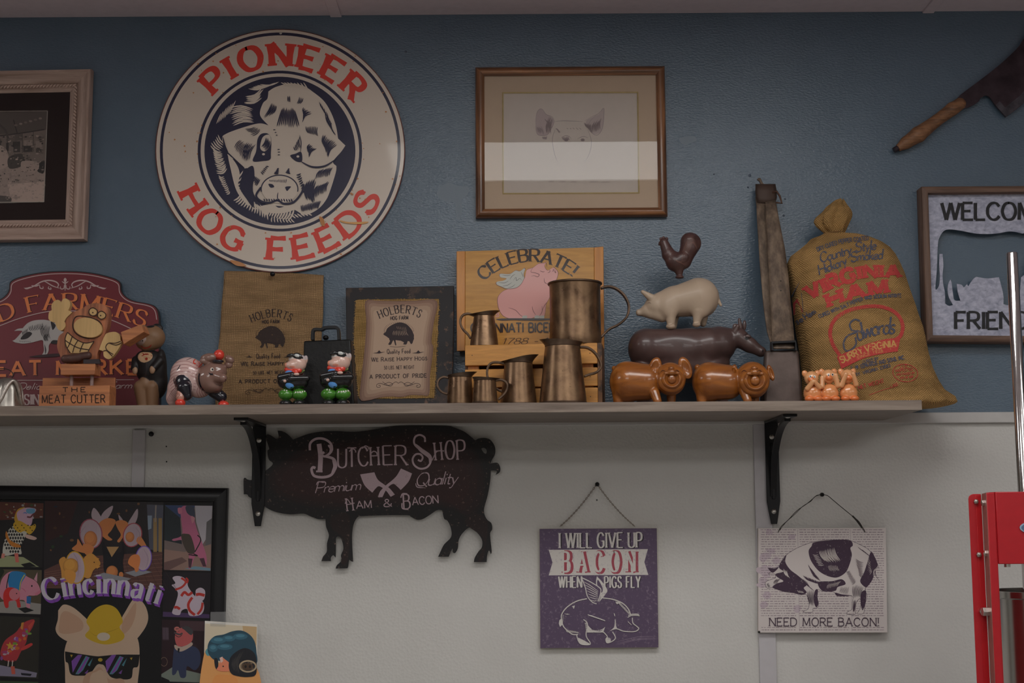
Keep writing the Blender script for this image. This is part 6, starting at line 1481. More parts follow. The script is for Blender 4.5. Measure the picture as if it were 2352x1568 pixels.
# ---- two biker pigs
V = (630, 610, 4.612)
def biker(dx, dy, s_, Y, lab, extra):
    def X_(x): return 195 + dx + (x - 195) * s_
    def Y_(y): return 1450 + (y - 1450) * s_ + dy
    px = 630 + (195 + dx) / 4.612; ft = (floorpx(px, Y) - 610) * 4.612; sy = lambda y: Y_(y)
    t = thing('biker_pig', lab, 'figurine', at(px, floorpx(px, Y), Y), 'pair of biker pig shakers'); S = s_
    PKc = C(184, 152, 140, .42); GRc = C(48, 96, 28, .42); BLc = C(14, 14, 16, .42); BUc = C(64, 110, 160, .42); RDc = C(160, 44, 32, .42); YEc = C(150, 130, 40, .42); GLc = C(120, 140, 84, .42); WHc = C(168, 164, 158, .42)
    f = fig(V, X_(195), ft, Y, 3)
    f.ell(X_(125), sy(1365), -20, 82 * S, 62 * S, 82 * S, GRc).ell(X_(265), sy(1365), -20, 84 * S, 62 * S, 82 * S, GRc, b=8)
    f.ell(X_(195), sy(1230), -5, 152 * S, 92 * S, 118 * S, BLc, b=6).ell(X_(90), sy(1215), -10, 60 * S, 80 * S, 75 * S, BLc, b=12).ell(X_(310), sy(1215), -10, 55 * S, 85 * S, 75 * S, BLc, b=12)
    f.cap(X_(75), sy(1185), -50 * S, 42 * S, X_(200), sy(1165), -110 * S, 34 * S, BLc, b=6).cap(X_(345), sy(1195), -40 * S, 38 * S, X_(190), sy(1205), -125 * S, 34 * S, BLc, b=4)
    f.ell(X_(178), sy(1262), -90 * S, 50 * S, 48 * S, 30 * S, BUc, b=4).ell(X_(165), sy(1140), -70 * S, 45 * S, 30 * S, 35 * S, BUc, b=4)
    f.ell(X_(130), ft - 30, -50, 70 * S, 42 * S, 80 * S, BLc, b=3).ell(X_(272), ft - 30, -50, 70 * S, 42 * S, 80 * S, BLc, b=3)
    f.build('body', M_glaze, t, .8, floor=floorpx(px, Y))
    h = fig(V, X_(240), sy(1035), Y, 3)
    h.ell(X_(245), sy(1040), -10, 98 * S, 92 * S, 92 * S, PKc).ell(X_(190), sy(1060), -60 * S, 62 * S, 46 * S, 55 * S, PKc, b=14).ell(X_(140), sy(1060), -70 * S, 22 * S, 28 * S, 28 * S, C(176, 118, 96, .42), b=6).ell(X_(328), sy(1000), 10, 26 * S, 52 * S, 30 * S, PKc, rot=-10, b=6).ell(X_(245), sy(990), 0, 95 * S, 55 * S, 88 * S, WHc, b=10)
    h.dab(X_(205), sy(1082), -110 * S, 30 * S, 12 * S, 40 * S, C(190, 126, 104, .42)); h.dab(X_(270), sy(965), 10, 110 * S, 42 * S, 120 * S, C(150, 140, 140, .42))
    h.build('head', M_glaze, t, .8)
    k_ = fig(V, X_(210), sy(1120), Y, 3); k_.cap(X_(140), sy(1105), -60 * S, 26 * S, X_(270), sy(1115), -50 * S, 30 * S, RDc).ell(X_(235), sy(1135), -85 * S, 36 * S, 30 * S, 24 * S, RDc, b=6).cap(X_(250), sy(1120), 20, 28 * S, X_(300), sy(1105), 20, 20 * S, GLc, b=4); k_.build('neckerchief', M_glaze, t, .8)
    q = fig(V, X_(250), sy(960), Y, 2); q.ell(X_(258), sy(968), -82 * S, 52 * S, 36 * S, 18 * S, BLc, rot=-15).ell(X_(180), sy(958), -70 * S, 40 * S, 22 * S, 24 * S, BLc, rot=15).ell(X_(255), sy(962), -100 * S, 28 * S, 17 * S, 8 * S, C(150, 152, 150, .42), rot=-15, b=.5).cap(X_(300), sy(985), -60, 14, X_(335), sy(1000), 0, 12, BLc, b=4); q.build('goggles', M_glaze, t, .7)
    hd = fig(V, X_(245), sy(1170), Y, 2); hd.ell(X_(255), sy(1162), -135 * S, 30 * S, 16 * S, 18 * S, PKc).ell(X_(130), sy(1232), -112 * S, 18 * S, 16 * S, 16 * S, PKc, b=2); hd.build('hand', M_glaze, t, .8)
    P = Print(figmap(f), .0005).view(*V)
    P.poly([(X_(158), sy(1278)), (X_(214), sy(1278)), (X_(214), sy(1308)), (X_(158), sy(1308))], YEc); P.poly([(X_(174), sy(1286)), (X_(198), sy(1286)), (X_(198), sy(1300)), (X_(174), sy(1300))], BLc)
    for i in range(13):
        u = i / 12; x = 60 + 285 * u
        if 150 < x < 225: continue
        P.poly(circ(X_(x), sy(1308 + 22 * math.sin(u * math.pi * .9) + (10 if x > 220 else 0)), 8 * S, 9 * S, 8), C(170, 168, 160, .42), lift=i == 0)
    P.stroke([(X_(195), sy(1310)), (X_(196), sy(1350)), (X_(190), sy(1390))], 6, C(26, 58, 16, .42))
    P.build('painted_details', M_glaze, t)
biker(0, 0, 1.0, -.235, 'left biker pig figurine with pale green cap, in front of the banner and black cowbell', 0)
biker(456, 0, 1.05, -.232, 'right biker pig figurine with raised goggles, between black cowbell and plaque', 1)
# ---- rooster on pig on cow
V = (1390, 500, 3.564); YC = -.115; fyc = floorpx(1600, YC)
G3 = 'stack of resin farm animals'
cow = thing('cow_figurine', 'dark brown resin cow at the bottom of the animal stack', 'figurine', at(1595, fyc, YC), G3)
f = fig(V, 650, 1100, YC, 6); ft = (fyc - 500) * 3.564; DC = None
f.cap(350, 1060, 0, 155, 700, 1070, 0, 165).cap(700, 1070, 0, 165, 930, 1040, 0, 145, b=20).ell(320, 1080, 0, 130, 170, 140, b=30).ell(690, 1190, 0, 330, 165, 140, b=30)
f.ell(320, 1060, -50, 110, 135, 120, b=25).ell(850, 1050, -50, 110, 140, 118, b=25).cut(560, 1050, -205, 130, 170, 52, b=40)
f.cap(940, 1000, 0, 105, 1090, 980, -20, 72, b=35).cap(1090, 985, -25, 78, 1180, 1050, -45, 62, b=20).cap(1180, 1050, -45, 60, 1265, 1105, -60, 42, b=15).ell(1268, 1108, -60, 45, 42, 44, b=8)
f.ell(1075, 910, -40, 30, 42, 14, rot=20, b=6).ell(1150, 880, 10, 17, 45, 14, rot=-5, b=5).cap(1110, 900, -35, 20, 1102, 835, -35, 12, b=6)
f.cap(1060, 940, -70, 30, 1080, 900, -85, 18, b=10)
for x, d in ((290, -60), (380, 60), (880, -60), (960, 60)): f.cap(x, 1250, d, 75, x, ft - 15, d, 42, b=20)
f.ell(1160, 985, -95, 26, 18, 14, b=5)
f.build('body', plain('dark_brown_resin', C(54, 40, 38, .38), .38, 0, .25, var=.3, vs=25, bmp=.25, bs=90), cow, 1.3, floor=fyc)
P = Print(figmap(f), .0003).view(*V); P.poly([(1142, 985), (1160, 972), (1182, 985), (1160, 1000)], C(16, 12, 12, .38), True); P.stroke([(1130, 965), (1160, 950), (1190, 965)], 6, C(26, 20, 20, .38), taper=1)
P.stroke([(1200, 1120), (1240, 1140), (1285, 1130)], 6, C(96, 80, 74, .38), taper=1); P.poly(circ(1290, 1090, 7, 9, 8), C(20, 14, 14, .38)); P.build('painted_details', M_satin, cow)
wp = thing('white_pig_figurine', 'cream white resin pig standing on the dark cow', 'figurine', at(1580, 756, YC), G3)
f = fig(V, 650, 700, YC, 6)
f.cap(560, 690, 0, 125, 760, 650, 0, 160).ell(800, 660, 0, 130, 155, 130, b=30).cap(560, 680, 0, 122, 420, 720, 0, 98, b=20).cap(420, 730, 0, 92, 340, 760, 0, 55, b=20).cap(340, 765, 0, 48, 275, 775, 0, 28, b=12).ell(262, 775, 0, 16, 26, 26, b=4)
f.cap(370, 660, -50, 34, 300, 612, -60, 16, b=10).cap(390, 655, 50, 34, 320, 600, 60, 14, b=10)
f.ell(515, 740, -75, 80, 95, 55, b=25).cap(525, 790, -70, 48, 525, 880, -70, 33, b=15).ell(522, 903, -76, 38, 24, 36, b=4)
f.ell(770, 720, -75, 95, 115, 60, b=30).cap(755, 780, -75, 52, 740, 860, -70, 32, b=15).ell(735, 888, -76, 33, 22, 34, b=4)
f.cap(820, 760, 70, 42, 808, 860, 70, 28, b=12).cap(570, 800, 70, 40, 560, 880, 70, 30, b=12)
f.cap(900, 610, 0, 32, 915, 660, -20, 20, b=10).cap(915, 660, -20, 18, 945, 722, -30, 11, b=5)
f.cap(370, 790, -20, 40, 460, 800, -20, 60, b=25)
f.build('body', plain('cream_resin', C(134, 118, 102, .42), .5, 0, .1, var=.08, vs=14, bmp=.25, bs=120), wp, 1.2)
P = Print(figmap(f), .0003).view(*V); P.stroke([(262, 792), (290, 800), (310, 795)], 4, C(84, 70, 60, .42), taper=1); P.stroke([(345, 700), (362, 694), (375, 702)], 5, C(90, 76, 64, .42), taper=1); P.stroke([(497, 868), (525, 878), (556, 866)], 3, C(88, 74, 62, .42)); P.stroke([(712, 862), (740, 868), (768, 858)], 3, C(88, 74, 62, .42)); P.build('painted_details', M_satin, wp)
rt = thing('rooster_figurine', 'reddish brown resin rooster at the top of the animal stack', 'figurine', at(1560, 636, YC), G3)
f = fig(V, 600, 330, YC, 4)
f.cap(482, 200, 0, 38, 520, 300, 0, 55).cap(520, 300, 0, 55, 575, 360, 0, 78, b=15).cap(575, 360, 0, 78, 640, 350, 0, 66, b=20).cap(640, 360, 0, 62, 690, 250, 0, 72, b=15).cap(690, 250, 0, 74, 695, 190, 0, 74, b=10).ell(708, 205, 0, 84, 88, 46, b=12)
f.cap(600, 420, 0, 46, 605, 470, 0, 26, b=15).ell(606, 490, 0, 36, 14, 36, b=6)
f.cap(450, 205, 0, 16, 440, 218, 0, 6, b=6).ell(468, 240, 0, 14, 22, 8, b=5)
for x, y in ((458, 168), (480, 160), (505, 168)): f.ell(x, y, 0, 14, 16, 9, b=3)
f.ell(620, 340, -60, 60, 42, 22, rot=25, b=10)
f.build('body', plain('red_brown_resin', C(52, 34, 32, .38), .38, 0, .2, var=.35, vs=40, bmp=.6, bs=70, bd=.002), rt, 1.0)
P = Print(figmap(f), .0003).view(*V); RL = C(78, 56, 50, .38)
for i in range(9): P.stroke([(625 + i * 8, 370 - i * 12), (640 + i * 10, 260 - i * 8), (690 + i * 6, 165 + i * 8), (745 + i * 2, 190 + i * 10)], 4, RL, taper=1, lift=i == 0)
for i in range(5): P.stroke([(560 + i * 14, 330 + i * 8), (600 + i * 12, 360 + i * 6), (660 + i * 4, 340 + i * 8)], 4, RL, taper=1, lift=i == 0)
for i in range(6): P.stroke([(495 + i * 4, 235 + i * 16), (515 + i * 6, 250 + i * 18), (535 + i * 8, 240 + i * 20)], 3, RL, taper=1, lift=i == 0)
P.poly(circ(470, 192, 5, 5, 8), C(12, 8, 8, .38)); P.build('feather_lines', M_satin, rt)
# ---- laughing wooden pigs
def polished():
    m, nt, b = newmat('polished_orange_wood'); v = coords(nt, (2.2, 9, 9), (0, rad(8), rad(5))); n = noise(nt, v, 9, 5, .55, .8)
    wv = N(nt, 'ShaderNodeTexWave', wave_type='RINGS'); wv.inputs['Scale'].default_value = 2.2; wv.inputs['Distortion'].default_value = 4; nt.links.new(v, wv.inputs['Vector'])
    c = ramp(nt, n, [(.3, C(102, 56, 20, .52)), (.7, C(138, 82, 30, .52))]); c = mixc(nt, ramp(nt, wv.outputs[0], [(0, (0, 0, 0)), (1, (.35,) * 3)]), c, C(84, 44, 16, .52))
    nt.links.new(c, b.inputs['Base Color']); b.inputs['Roughness'].default_value = .3; b.inputs['Coat Weight'].default_value = .7; b.inputs['Coat Roughness'].default_value = .1; return m
M_pol = polished(); YW = -.225
def laugh(lab, body, head, ears, tail, legs, hs_):
    x0 = body[0]; px = 1390 + x0 / 3.564; fl_ = floorpx(px, YW); ft = (fl_ - 500) * 3.564
    t = thing('laughing_wooden_pig', lab, 'figurine', at(px + 40, fl_, YW), 'pair of laughing wooden pigs')
    f = fig(V, x0 + 150, ft, YW, 5); bx, by, brx, bry = body; hx, hy, hr = head; S = hs_
    f.cap(bx - brx * .15, by, 20, bry * .98, bx + brx * .55, by + 8, 0, bry * .9).ell(bx - brx * .35, by + 5, 20, brx * .72, bry, bry * .85, b=20)
    f.ell(hx, hy, -70, hr, hr * 1.08, hr * .9, b=10)
    f.cap(tail[0], tail[1], 20, tail[2], tail[0] + tail[2], tail[1] + 10, 20, tail[2], b=6)
    for (x, r, d) in legs: f.cap(x - (20 if d < -60 else 0), ft - 90, d, r * 1.2, x, ft - 18, d - (30 if d < -60 else 0), r, b=18)
    for (ex, ey, rx, ry, ro) in ears:
        f.ell(ex, ey, -60, rx, ry, 26, rot=ro, b=8); f.cut(ex - (3 if ex < hx else -3), ey + 4, -92, rx * .68, ry * .74, 26, rot=ro, b=5)
    # muzzle folds, open mouth, tongue, snout
    f.ell(hx, hy + 22 * S, -70 - hr * .62, hr * .86, hr * .80, hr * .36, b=3).ell(hx, hy + 14 * S, -70 - hr * .86, hr * .66, hr * .62, hr * .28, b=3)
    f.cut(hx, hy + 10 * S, -70 - hr * 1.16, hr * .52, hr * .55, hr * .36, b=5)
    f.ell(hx, hy + 14 * S, -70 - hr * .93, hr * .26, hr * .28, hr * .12, b=3)
    f.ell(hx, hy - 48 * S, -70 - hr * .98, hr * .30, hr * .2, hr * .2, b=5).cap(hx - hr * .42, hy - hr * .28, -70 - hr * .98, hr * .09, hx + hr * .42, hy - hr * .28, -70 - hr * .98, hr * .09, b=5)
    f.ell(hx, hy - hr * .62, -70 - hr * .72, hr * .19, hr * .14, hr * .18, b=6)
    f.build('body', M_pol, t, 1.0, floor=fl_)
    P = Print(figmap(f), .0003).view(*V); DW = C(44, 18, 8, .42)
    for s_ in (-1, 1):
        P.stroke([(hx + s_ * hr * .62, hy - hr * .50), (hx + s_ * hr * .46, hy - hr * .62), (hx + s_ * hr * .28, hy - hr * .52)], 7, DW, taper=1)
        P.poly(circ(hx + s_ * hr * .08, hy - hr * .66, 4, 3.5, 8), DW)
    P.build('face_lines', M_satin, t)
laugh('left laughing polished wooden pig with upright round ears, in front of the cow', (235, 1335, 178, 168), (530, 1326, 126), [(406, 1234, 52, 92, -16), (655, 1234, 52, 94, 18)], (78, 1225, 20), [(105, 38, 0), (195, 40, 60), (415, 34, -110), (545, 34, 20)], .9)
laugh('right laughing polished wooden pig with drooping ears, beside the large brown cowbell', (905, 1335, 172, 160), (1200, 1335, 140), [(1045, 1270, 30, 68, -14), (1352, 1275, 26, 68, 16)], (765, 1218, 25), [(790, 40, -10), (880, 38, 60), (1145, 34, -110), (1230, 34, 20)], 1.05)
# ---- three little peach pigs (hear, speak, see no evil) - one casting
V = (1700, 400, 2.8); YK = -.245; fk = floorpx(1905, YK); ft = (fk - 400) * 2.8
tk = thing('three_pigs_figurine', 'small peach ceramic trio of seated pigs covering mouth, ears and eyes, before the ham sack', 'figurine', at(1906, fk, YK))
f = fig(V, 580, ft, YK, 3); PC = C(186, 122, 76, .44); PO = C(176, 94, 48, .44); PLc = C(192, 138, 94, .44)
for i, (x, y) in enumerate(((462, 1310), (572, 1300), (695, 1300))):
    f.ell(x + 5, ft - 60, 0, 58, 62, 50, PC, b=6).ell(x, y, -8, 46, 46, 42, PLc, b=5).ell(x - 8 + 4 * i, y + 12, -42, 22, 18, 18, PO, b=5)
    f.ell(x - 38, y - 28, 0, 20, 26, 12, PC, rot=30, b=4).ell(x + 36, y - 28, 0, 20, 26, 12, PC, rot=-30, b=4)
    f.ell(x - 26, ft - 22, -42, 30, 20, 28, PO, b=4).ell(x + 32, ft - 22, -42, 30, 20, 28, PO, b=4)
    if i == 0: f.cap(x - 35, y + 70, -40, 17, x - 2, y + 28, -58, 15, PLc, b=4).cap(x + 42, y + 62, -40, 17, x + 8, y + 26, -58, 14, PLc, b=4)
    if i == 1: f.cap(x - 48, y + 65, -30, 17, x - 45, y + 8, -30, 14, PLc, b=4).cap(x + 52, y + 62, -30, 17, x + 40, y - 6, -30, 16, PLc, b=4)
    if i == 2: f.cap(x - 46, y + 62, -34, 16, x - 20, y - 10, -50, 14, PLc, b=4).cap(x + 48, y + 55, -34, 17, x + 26, y - 12, -50, 15, PLc, b=4)
f.build('body', M_glaze, tk, .8, floor=fk)
for x, y in ((452, 1300), (478, 1302), (568, 1290), (594, 1288)):
    P = Print(figmap(f), .0003).view(*V); P.poly(circ(x, y, 8, 9, 10), C(190, 180, 168, .5)); P.poly(circ(x + 1, y, 4.5, 5.5, 8), C(14, 12, 12, .5)); P.build('eye', M_glaze, tk)
# ================================================================ HAM SACK
V = (1700, 400, 2.8)
sk = thing('burlap_ham_sack', 'full burlap ham sack with red and blue printing, tied neck, overhanging shelf end', 'sack', at(1980, 940, -.135))
ROWS = [(1513, 418, 1300, .080), (1500, 412, 1350, .088), (1470, 408, 1384, .088), (1438, 406, 1372, .085), (1400, 406, 1312, .085), (1330, 406, 1262, .09), (1250, 402, 1222, .095), (1150, 392, 1184, .098), (1000, 366, 1152, .098), (850, 347, 1108, .095), (760, 337, 1078, .09), (650, 316, 1046, .082), (580, 301, 1018, .074), (525, 326, 990, .066), (480, 386, 955, .058), (445, 428, 905, .050), (420, 450, 850, .042), (402, 500, 780, .034), (392, 520, 700, .026), (384, 540, 668, .018)]
def cat(vals, t):
    i = min(int(t), len(vals) - 2); u = t - i; return vals[i] * (1 - u) + vals[i + 1] * u
m = MB(); NR, NC = 76, 64
for j in range(NR + 1):
    t = j / NR * (len(ROWS) - 1); y = cat([r[0] for r in ROWS], t); l = cat([r[1] for r in ROWS], t); r = cat([r_[2] for r_ in ROWS], t); d = cat([r_[3] for r_ in ROWS], t)
    up = (1513 - y) / 1130; Yc = -.118 + .048 * up
    cpx, cpy = xf([((l + r) / 2, y)], *V)[0]; c0 = at(cpx, cpy, Yc); hw_ = (at(1700 + r / 2.8, cpy, Yc) - at(1700 + l / 2.8, cpy, Yc)).x / 2
    if j == 0: zf = ST + .0004
    for k_ in range(NC):
        a = 2 * math.pi * k_ / NC; ca, sa = math.cos(a), math.sin(a)
        x_ = math.copysign(abs(ca) ** .85, ca) * hw_; y_ = math.copysign(abs(sa) ** .8, sa) * d
        wr = .0035 * math.sin(5 * a + 7 * up) * max(0, up - .62) * 2.4 + .0016 * math.sin(9 * a + 4 * up + 1) * (up ** 2) + .002 * math.sin(3 * a - 9 * up)
        if up < .12: wr += .002 * math.sin(14 * a + 20 * up)
        s_ = 1 + wr / .05 if sa < .2 else 1
        z = max(c0.z + (0.0025 * math.sin(6 * a) * (.1 < up < .3)), ST + .0004 + (.0 if j == 0 else .0008 * j))
        m.v.append((c0.x + x_ * (1 + (wr / .08 if abs(sa) > .3 else 0)), Yc + y_ * s_, z if j else ST + .0004))
for j in range(NR):
    for k_ in range(NC): a = j * NC + k_; b = j * NC + (k_ + 1) % NC; m.f.append((a, b, b + NC, a + NC)); m.mi.append(0)
m.f.append(tuple(range(NC))[::-1]); m.mi.append(0); m.f.append(tuple(NR * NC + k_ for k_ in range(NC))); m.mi.append(0)
smap2 = bvhmap(m)
M_sack = burlap('sack_burlap', C(88, 68, 42, .36), C(138, 108, 68, .36), .0030, 38, 9)
m.build('sack_body', M_sack, sk, smooth=True)
# gathered neck
g_ = MB(); R2 = [(418, 560, 690, .018), (400, 548, 668, .016), (385, 552, 662, .013), (372, 535, 668, .015), (340, 500, 676, .020), (300, 482, 700, .024), (265, 500, 712, .024), (235, 545, 704, .020), (205, 558, 680, .015), (178, 590, 668, .008), (168, 640, 664, .002)]
for j, (y, l, r, d) in enumerate(R2):
    px_, py_ = xf([((l + r) / 2, y)], *V)[0]; Yc = -.072; c0 = at(px_, py_, Yc); hw_ = (at(1700 + r / 2.8, py_, Yc) - at(1700 + l / 2.8, py_, Yc)).x / 2
    for k_ in range(48):
        a = 2 * math.pi * k_ / 48; f_ = 1 + .16 * math.sin(6 * a + j * .25) * (.4 + .6 * (j > 2)) + .06 * math.sin(13 * a)
        g_.v.append((c0.x + math.cos(a) * hw_ * f_, Yc + math.sin(a) * d * f_, c0.z + .004 * math.sin(3 * a + 1) * (j > 4)))
for j in range(len(R2) - 1):
    for k_ in range(48): a = j * 48 + k_; b = j * 48 + (k_ + 1) % 48; g_.f.append((a, b, b + 48, a + 48)); g_.mi.append(0)
o = g_.build('gathered_neck', M_sack, sk, smooth=True); sb_ = o.modifiers.new('s', 'SUBSURF'); sb_.levels = sb_.render_levels = 1
c0 = at(*xf([(606, 388)], *V)[0], -.072)
for dz in (-.001, .002): MB().tube([(c0.x + .021 * math.cos(a), -.072 + .017 * math.sin(a), c0.z + dz + .0008 * math.sin(3 * a)) for a in [2 * math.pi * i / 28 for i in range(29)]], .0014, 6, False).build('twine', plain('twine', C(84, 62, 36, .4), .9), sk, smooth=True)
P = Print(smap2, .0009, 3e-5).view(*V); P.seg = 1
BU = C(52, 54, 66, .40); RE = C(130, 42, 42, .40); BUR = C(140, 106, 62, .40)
P.text('DRY-CURED PEPPER COATED', [(500, 498), (640, 450), (790, 428), (825, 424)], 26, BU, wt=.2, gap=.2)
P.text('Country Style', [(520, 570), (640, 535), (760, 500), (872, 485)], 62, BU, wt=.17, slant=.2, gap=.08, nib=35, thin=.5)
P.text('Hickory Smoked', [(512, 648), (640, 600), (740, 562), (912, 545)], 62, BU, wt=.17, slant=.2, gap=.08, nib=35, thin=.5)
P.text('VIRGINIA', [(455, 805), (600, 735), (780, 672), (1022, 662)], 88, RE, wt=.36, serif=.08, st=.16, gap=.26, h2=74)
P.text('HAM', [(580, 852), (730, 800), (948, 762)], 84, RE, wt=.38, serif=.1, st=.18, gap=.3)
P.text('CURED WITH SALT PEPPER AND SODIUM NITRITE', [(512, 925), (660, 865), (820, 805), (1034, 792)], 22, BU, wt=.22, gap=.2)
cord = sm([(640, 1162), (595, 1090), (580, 1010), (610, 935), (690, 880), (790, 855), (880, 850), (960, 870), (1020, 915), (1044, 980), (1030, 1040), (1000, 1062)], False, 7)
P.lift()
for i in range(len(cord) - 1):
    (xa, ya), (xb, yb) = cord[i], cord[i + 1]; dx, dy = xb - xa, yb - ya; l = math.hypot(dx, dy); n_ = (-dy / l, dx / l)
    P.stroke([(xa + n_[0] * 11, ya + n_[1] * 11), (xb - n_[0] * 11, yb - n_[1] * 11)], 9, RE, False, lift=False); P.stroke([(xa - n_[0] * 11, ya - n_[1] * 11), ((xa + xb) / 2 - n_[0] * 3, (ya + yb) / 2 - n_[1] * 3)], 6, RE, False, lift=False)
P.text('dwards', [(760, 1072), (830, 1046), (900, 1030), (988, 1024)], 108, BU, wt=.13, slant=.2, gap=.05, nib=35, thin=.45)
P.stroke([(770, 945), (735, 935), (705, 965), (720, 1005), (760, 1010), (690, 1040), (665, 1090), (680, 1135), (720, 1125), (745, 1090), (740, 1050)], 11, BU)
def band(top, bot, n, col):
    P.lift(); T = sm(top, False, 8); B = sm(bot, False, 8)
    for i in range(len(T) - 1):
        for q in range(n):
            u0, u1 = q / n, (q + 1) / n; L4 = [(T[i][0] * (1 - u) + B[i][0] * u, T[i][1] * (1 - u) + B[i][1] * u) for u in (u0, u1)] + [(T[i + 1][0] * (1 - u) + B[i + 1][0] * u, T[i + 1][1] * (1 - u) + B[i + 1][1] * u) for u in (u1, u0)]
            P._add([P.X(p) for p in L4], [(0, 1, 2, 3)], col)
band([(622, 1172), (780, 1105), (930, 1062), (1028, 1055)], [(652, 1252), (800, 1182), (930, 1152), (1012, 1140)], 6, RE)
P.text('SURRY.VIRGINIA', [(656, 1215), (780, 1155), (900, 1122), (1002, 1110)], 42, BUR, wt=.2, gap=.2); P.text('SINCE 1926', [(755, 1190), (840, 1160), (918, 1142)], 18, BUR, wt=.16, gap=.3)
for t_, a, b, h_ in (('CURED BY', (788, 1218), (890, 1192), 18), ('S. W. EDWARDS AND SONS. INC.', (716, 1260), (1058, 1188), 24), ('SURRY. VIRGINIA 23883', (700, 1312), (965, 1238), 20)): P.text(t_, [a, b], h_, BU, wt=.2, gap=.25)
P.stroke(circ(1060, 1278, 80, 56, 24, rot=-8), 4, RE, False, closed=True)
for t_, a, b, h_ in (('U.S.', (1030, 1250), (1080, 1244), 20), ('INSPECTED', (1000, 1272), (1110, 1260), 16), ('AND PASSED BY', (1005, 1296), (1120, 1284), 14), ('DEPT OF AGRI', (1030, 1318), (1110, 1308), 14), ('NET WEIGHT', (765, 1384), (925, 1338), 24), ('LBS.', (970, 1372), (1020, 1356), 16)): P.text(t_, [a, b], h_, RE, wt=.16, gap=.25)
P.stroke([(830, 1422), (900, 1395), (1000, 1362)], 3, RE)
P.text('Ham', [(425, 935), (492, 895)], 40, BU, wt=.18, gap=.2); P.text('se', [(372, 965), (410, 945)], 40, BU, wt=.18, gap=.2)
P.poly([(345, 830), (372, 800), (408, 885), (348, 905)], RE); P.stroke([(332, 800), (350, 760), (388, 688)], 9, BU, taper=2); P.stroke([(340, 782), (398, 765), (410, 890)], 3, BU, False)
P.build('printed_design', ink('sack_ink', .95, 0, .7, C(132, 100, 58, .40), 330, .56), sk)
# ================================================================ POSTER
V = (0, 1100, 3.351); PO_ = wallp(-.016)
po = thing('framed_pig_poster', 'black framed poster of painted pig statues with a large pig wearing sunglasses', 'poster', at(235, 1800, -.012))
pc = xf([(-175, 48), (1762, 70), (1705, 2400), (-195, 2400)], *V)
frame(po, pc, [(0, 0), (0, .016), (.002, .018), (.026, .018), (.028, .016), (.028, 0)], (plain('black_frame', C(9, 9, 12, .4), .35), bpy.data.materials['black_frame']), wallp(-.003))
inner = [(-90, 158), (1645, 172), (1600, 2330), (-100, 2330)]
MB().prism([xf(inner, *V)], PO_, -.002, -.001).build('backing', plain('poster_backing', C(10, 9, 14, .4), .6), po)
def photo(name, quad, paint, Z=.0):
    P = Print(PO_, -.0008 + Z).view(*V); paint(P, quad); P.build(name, M_poster, po)
M_poster = ink('poster_print', .45)
def K(r, g, b): return C(r, g, b, .40)
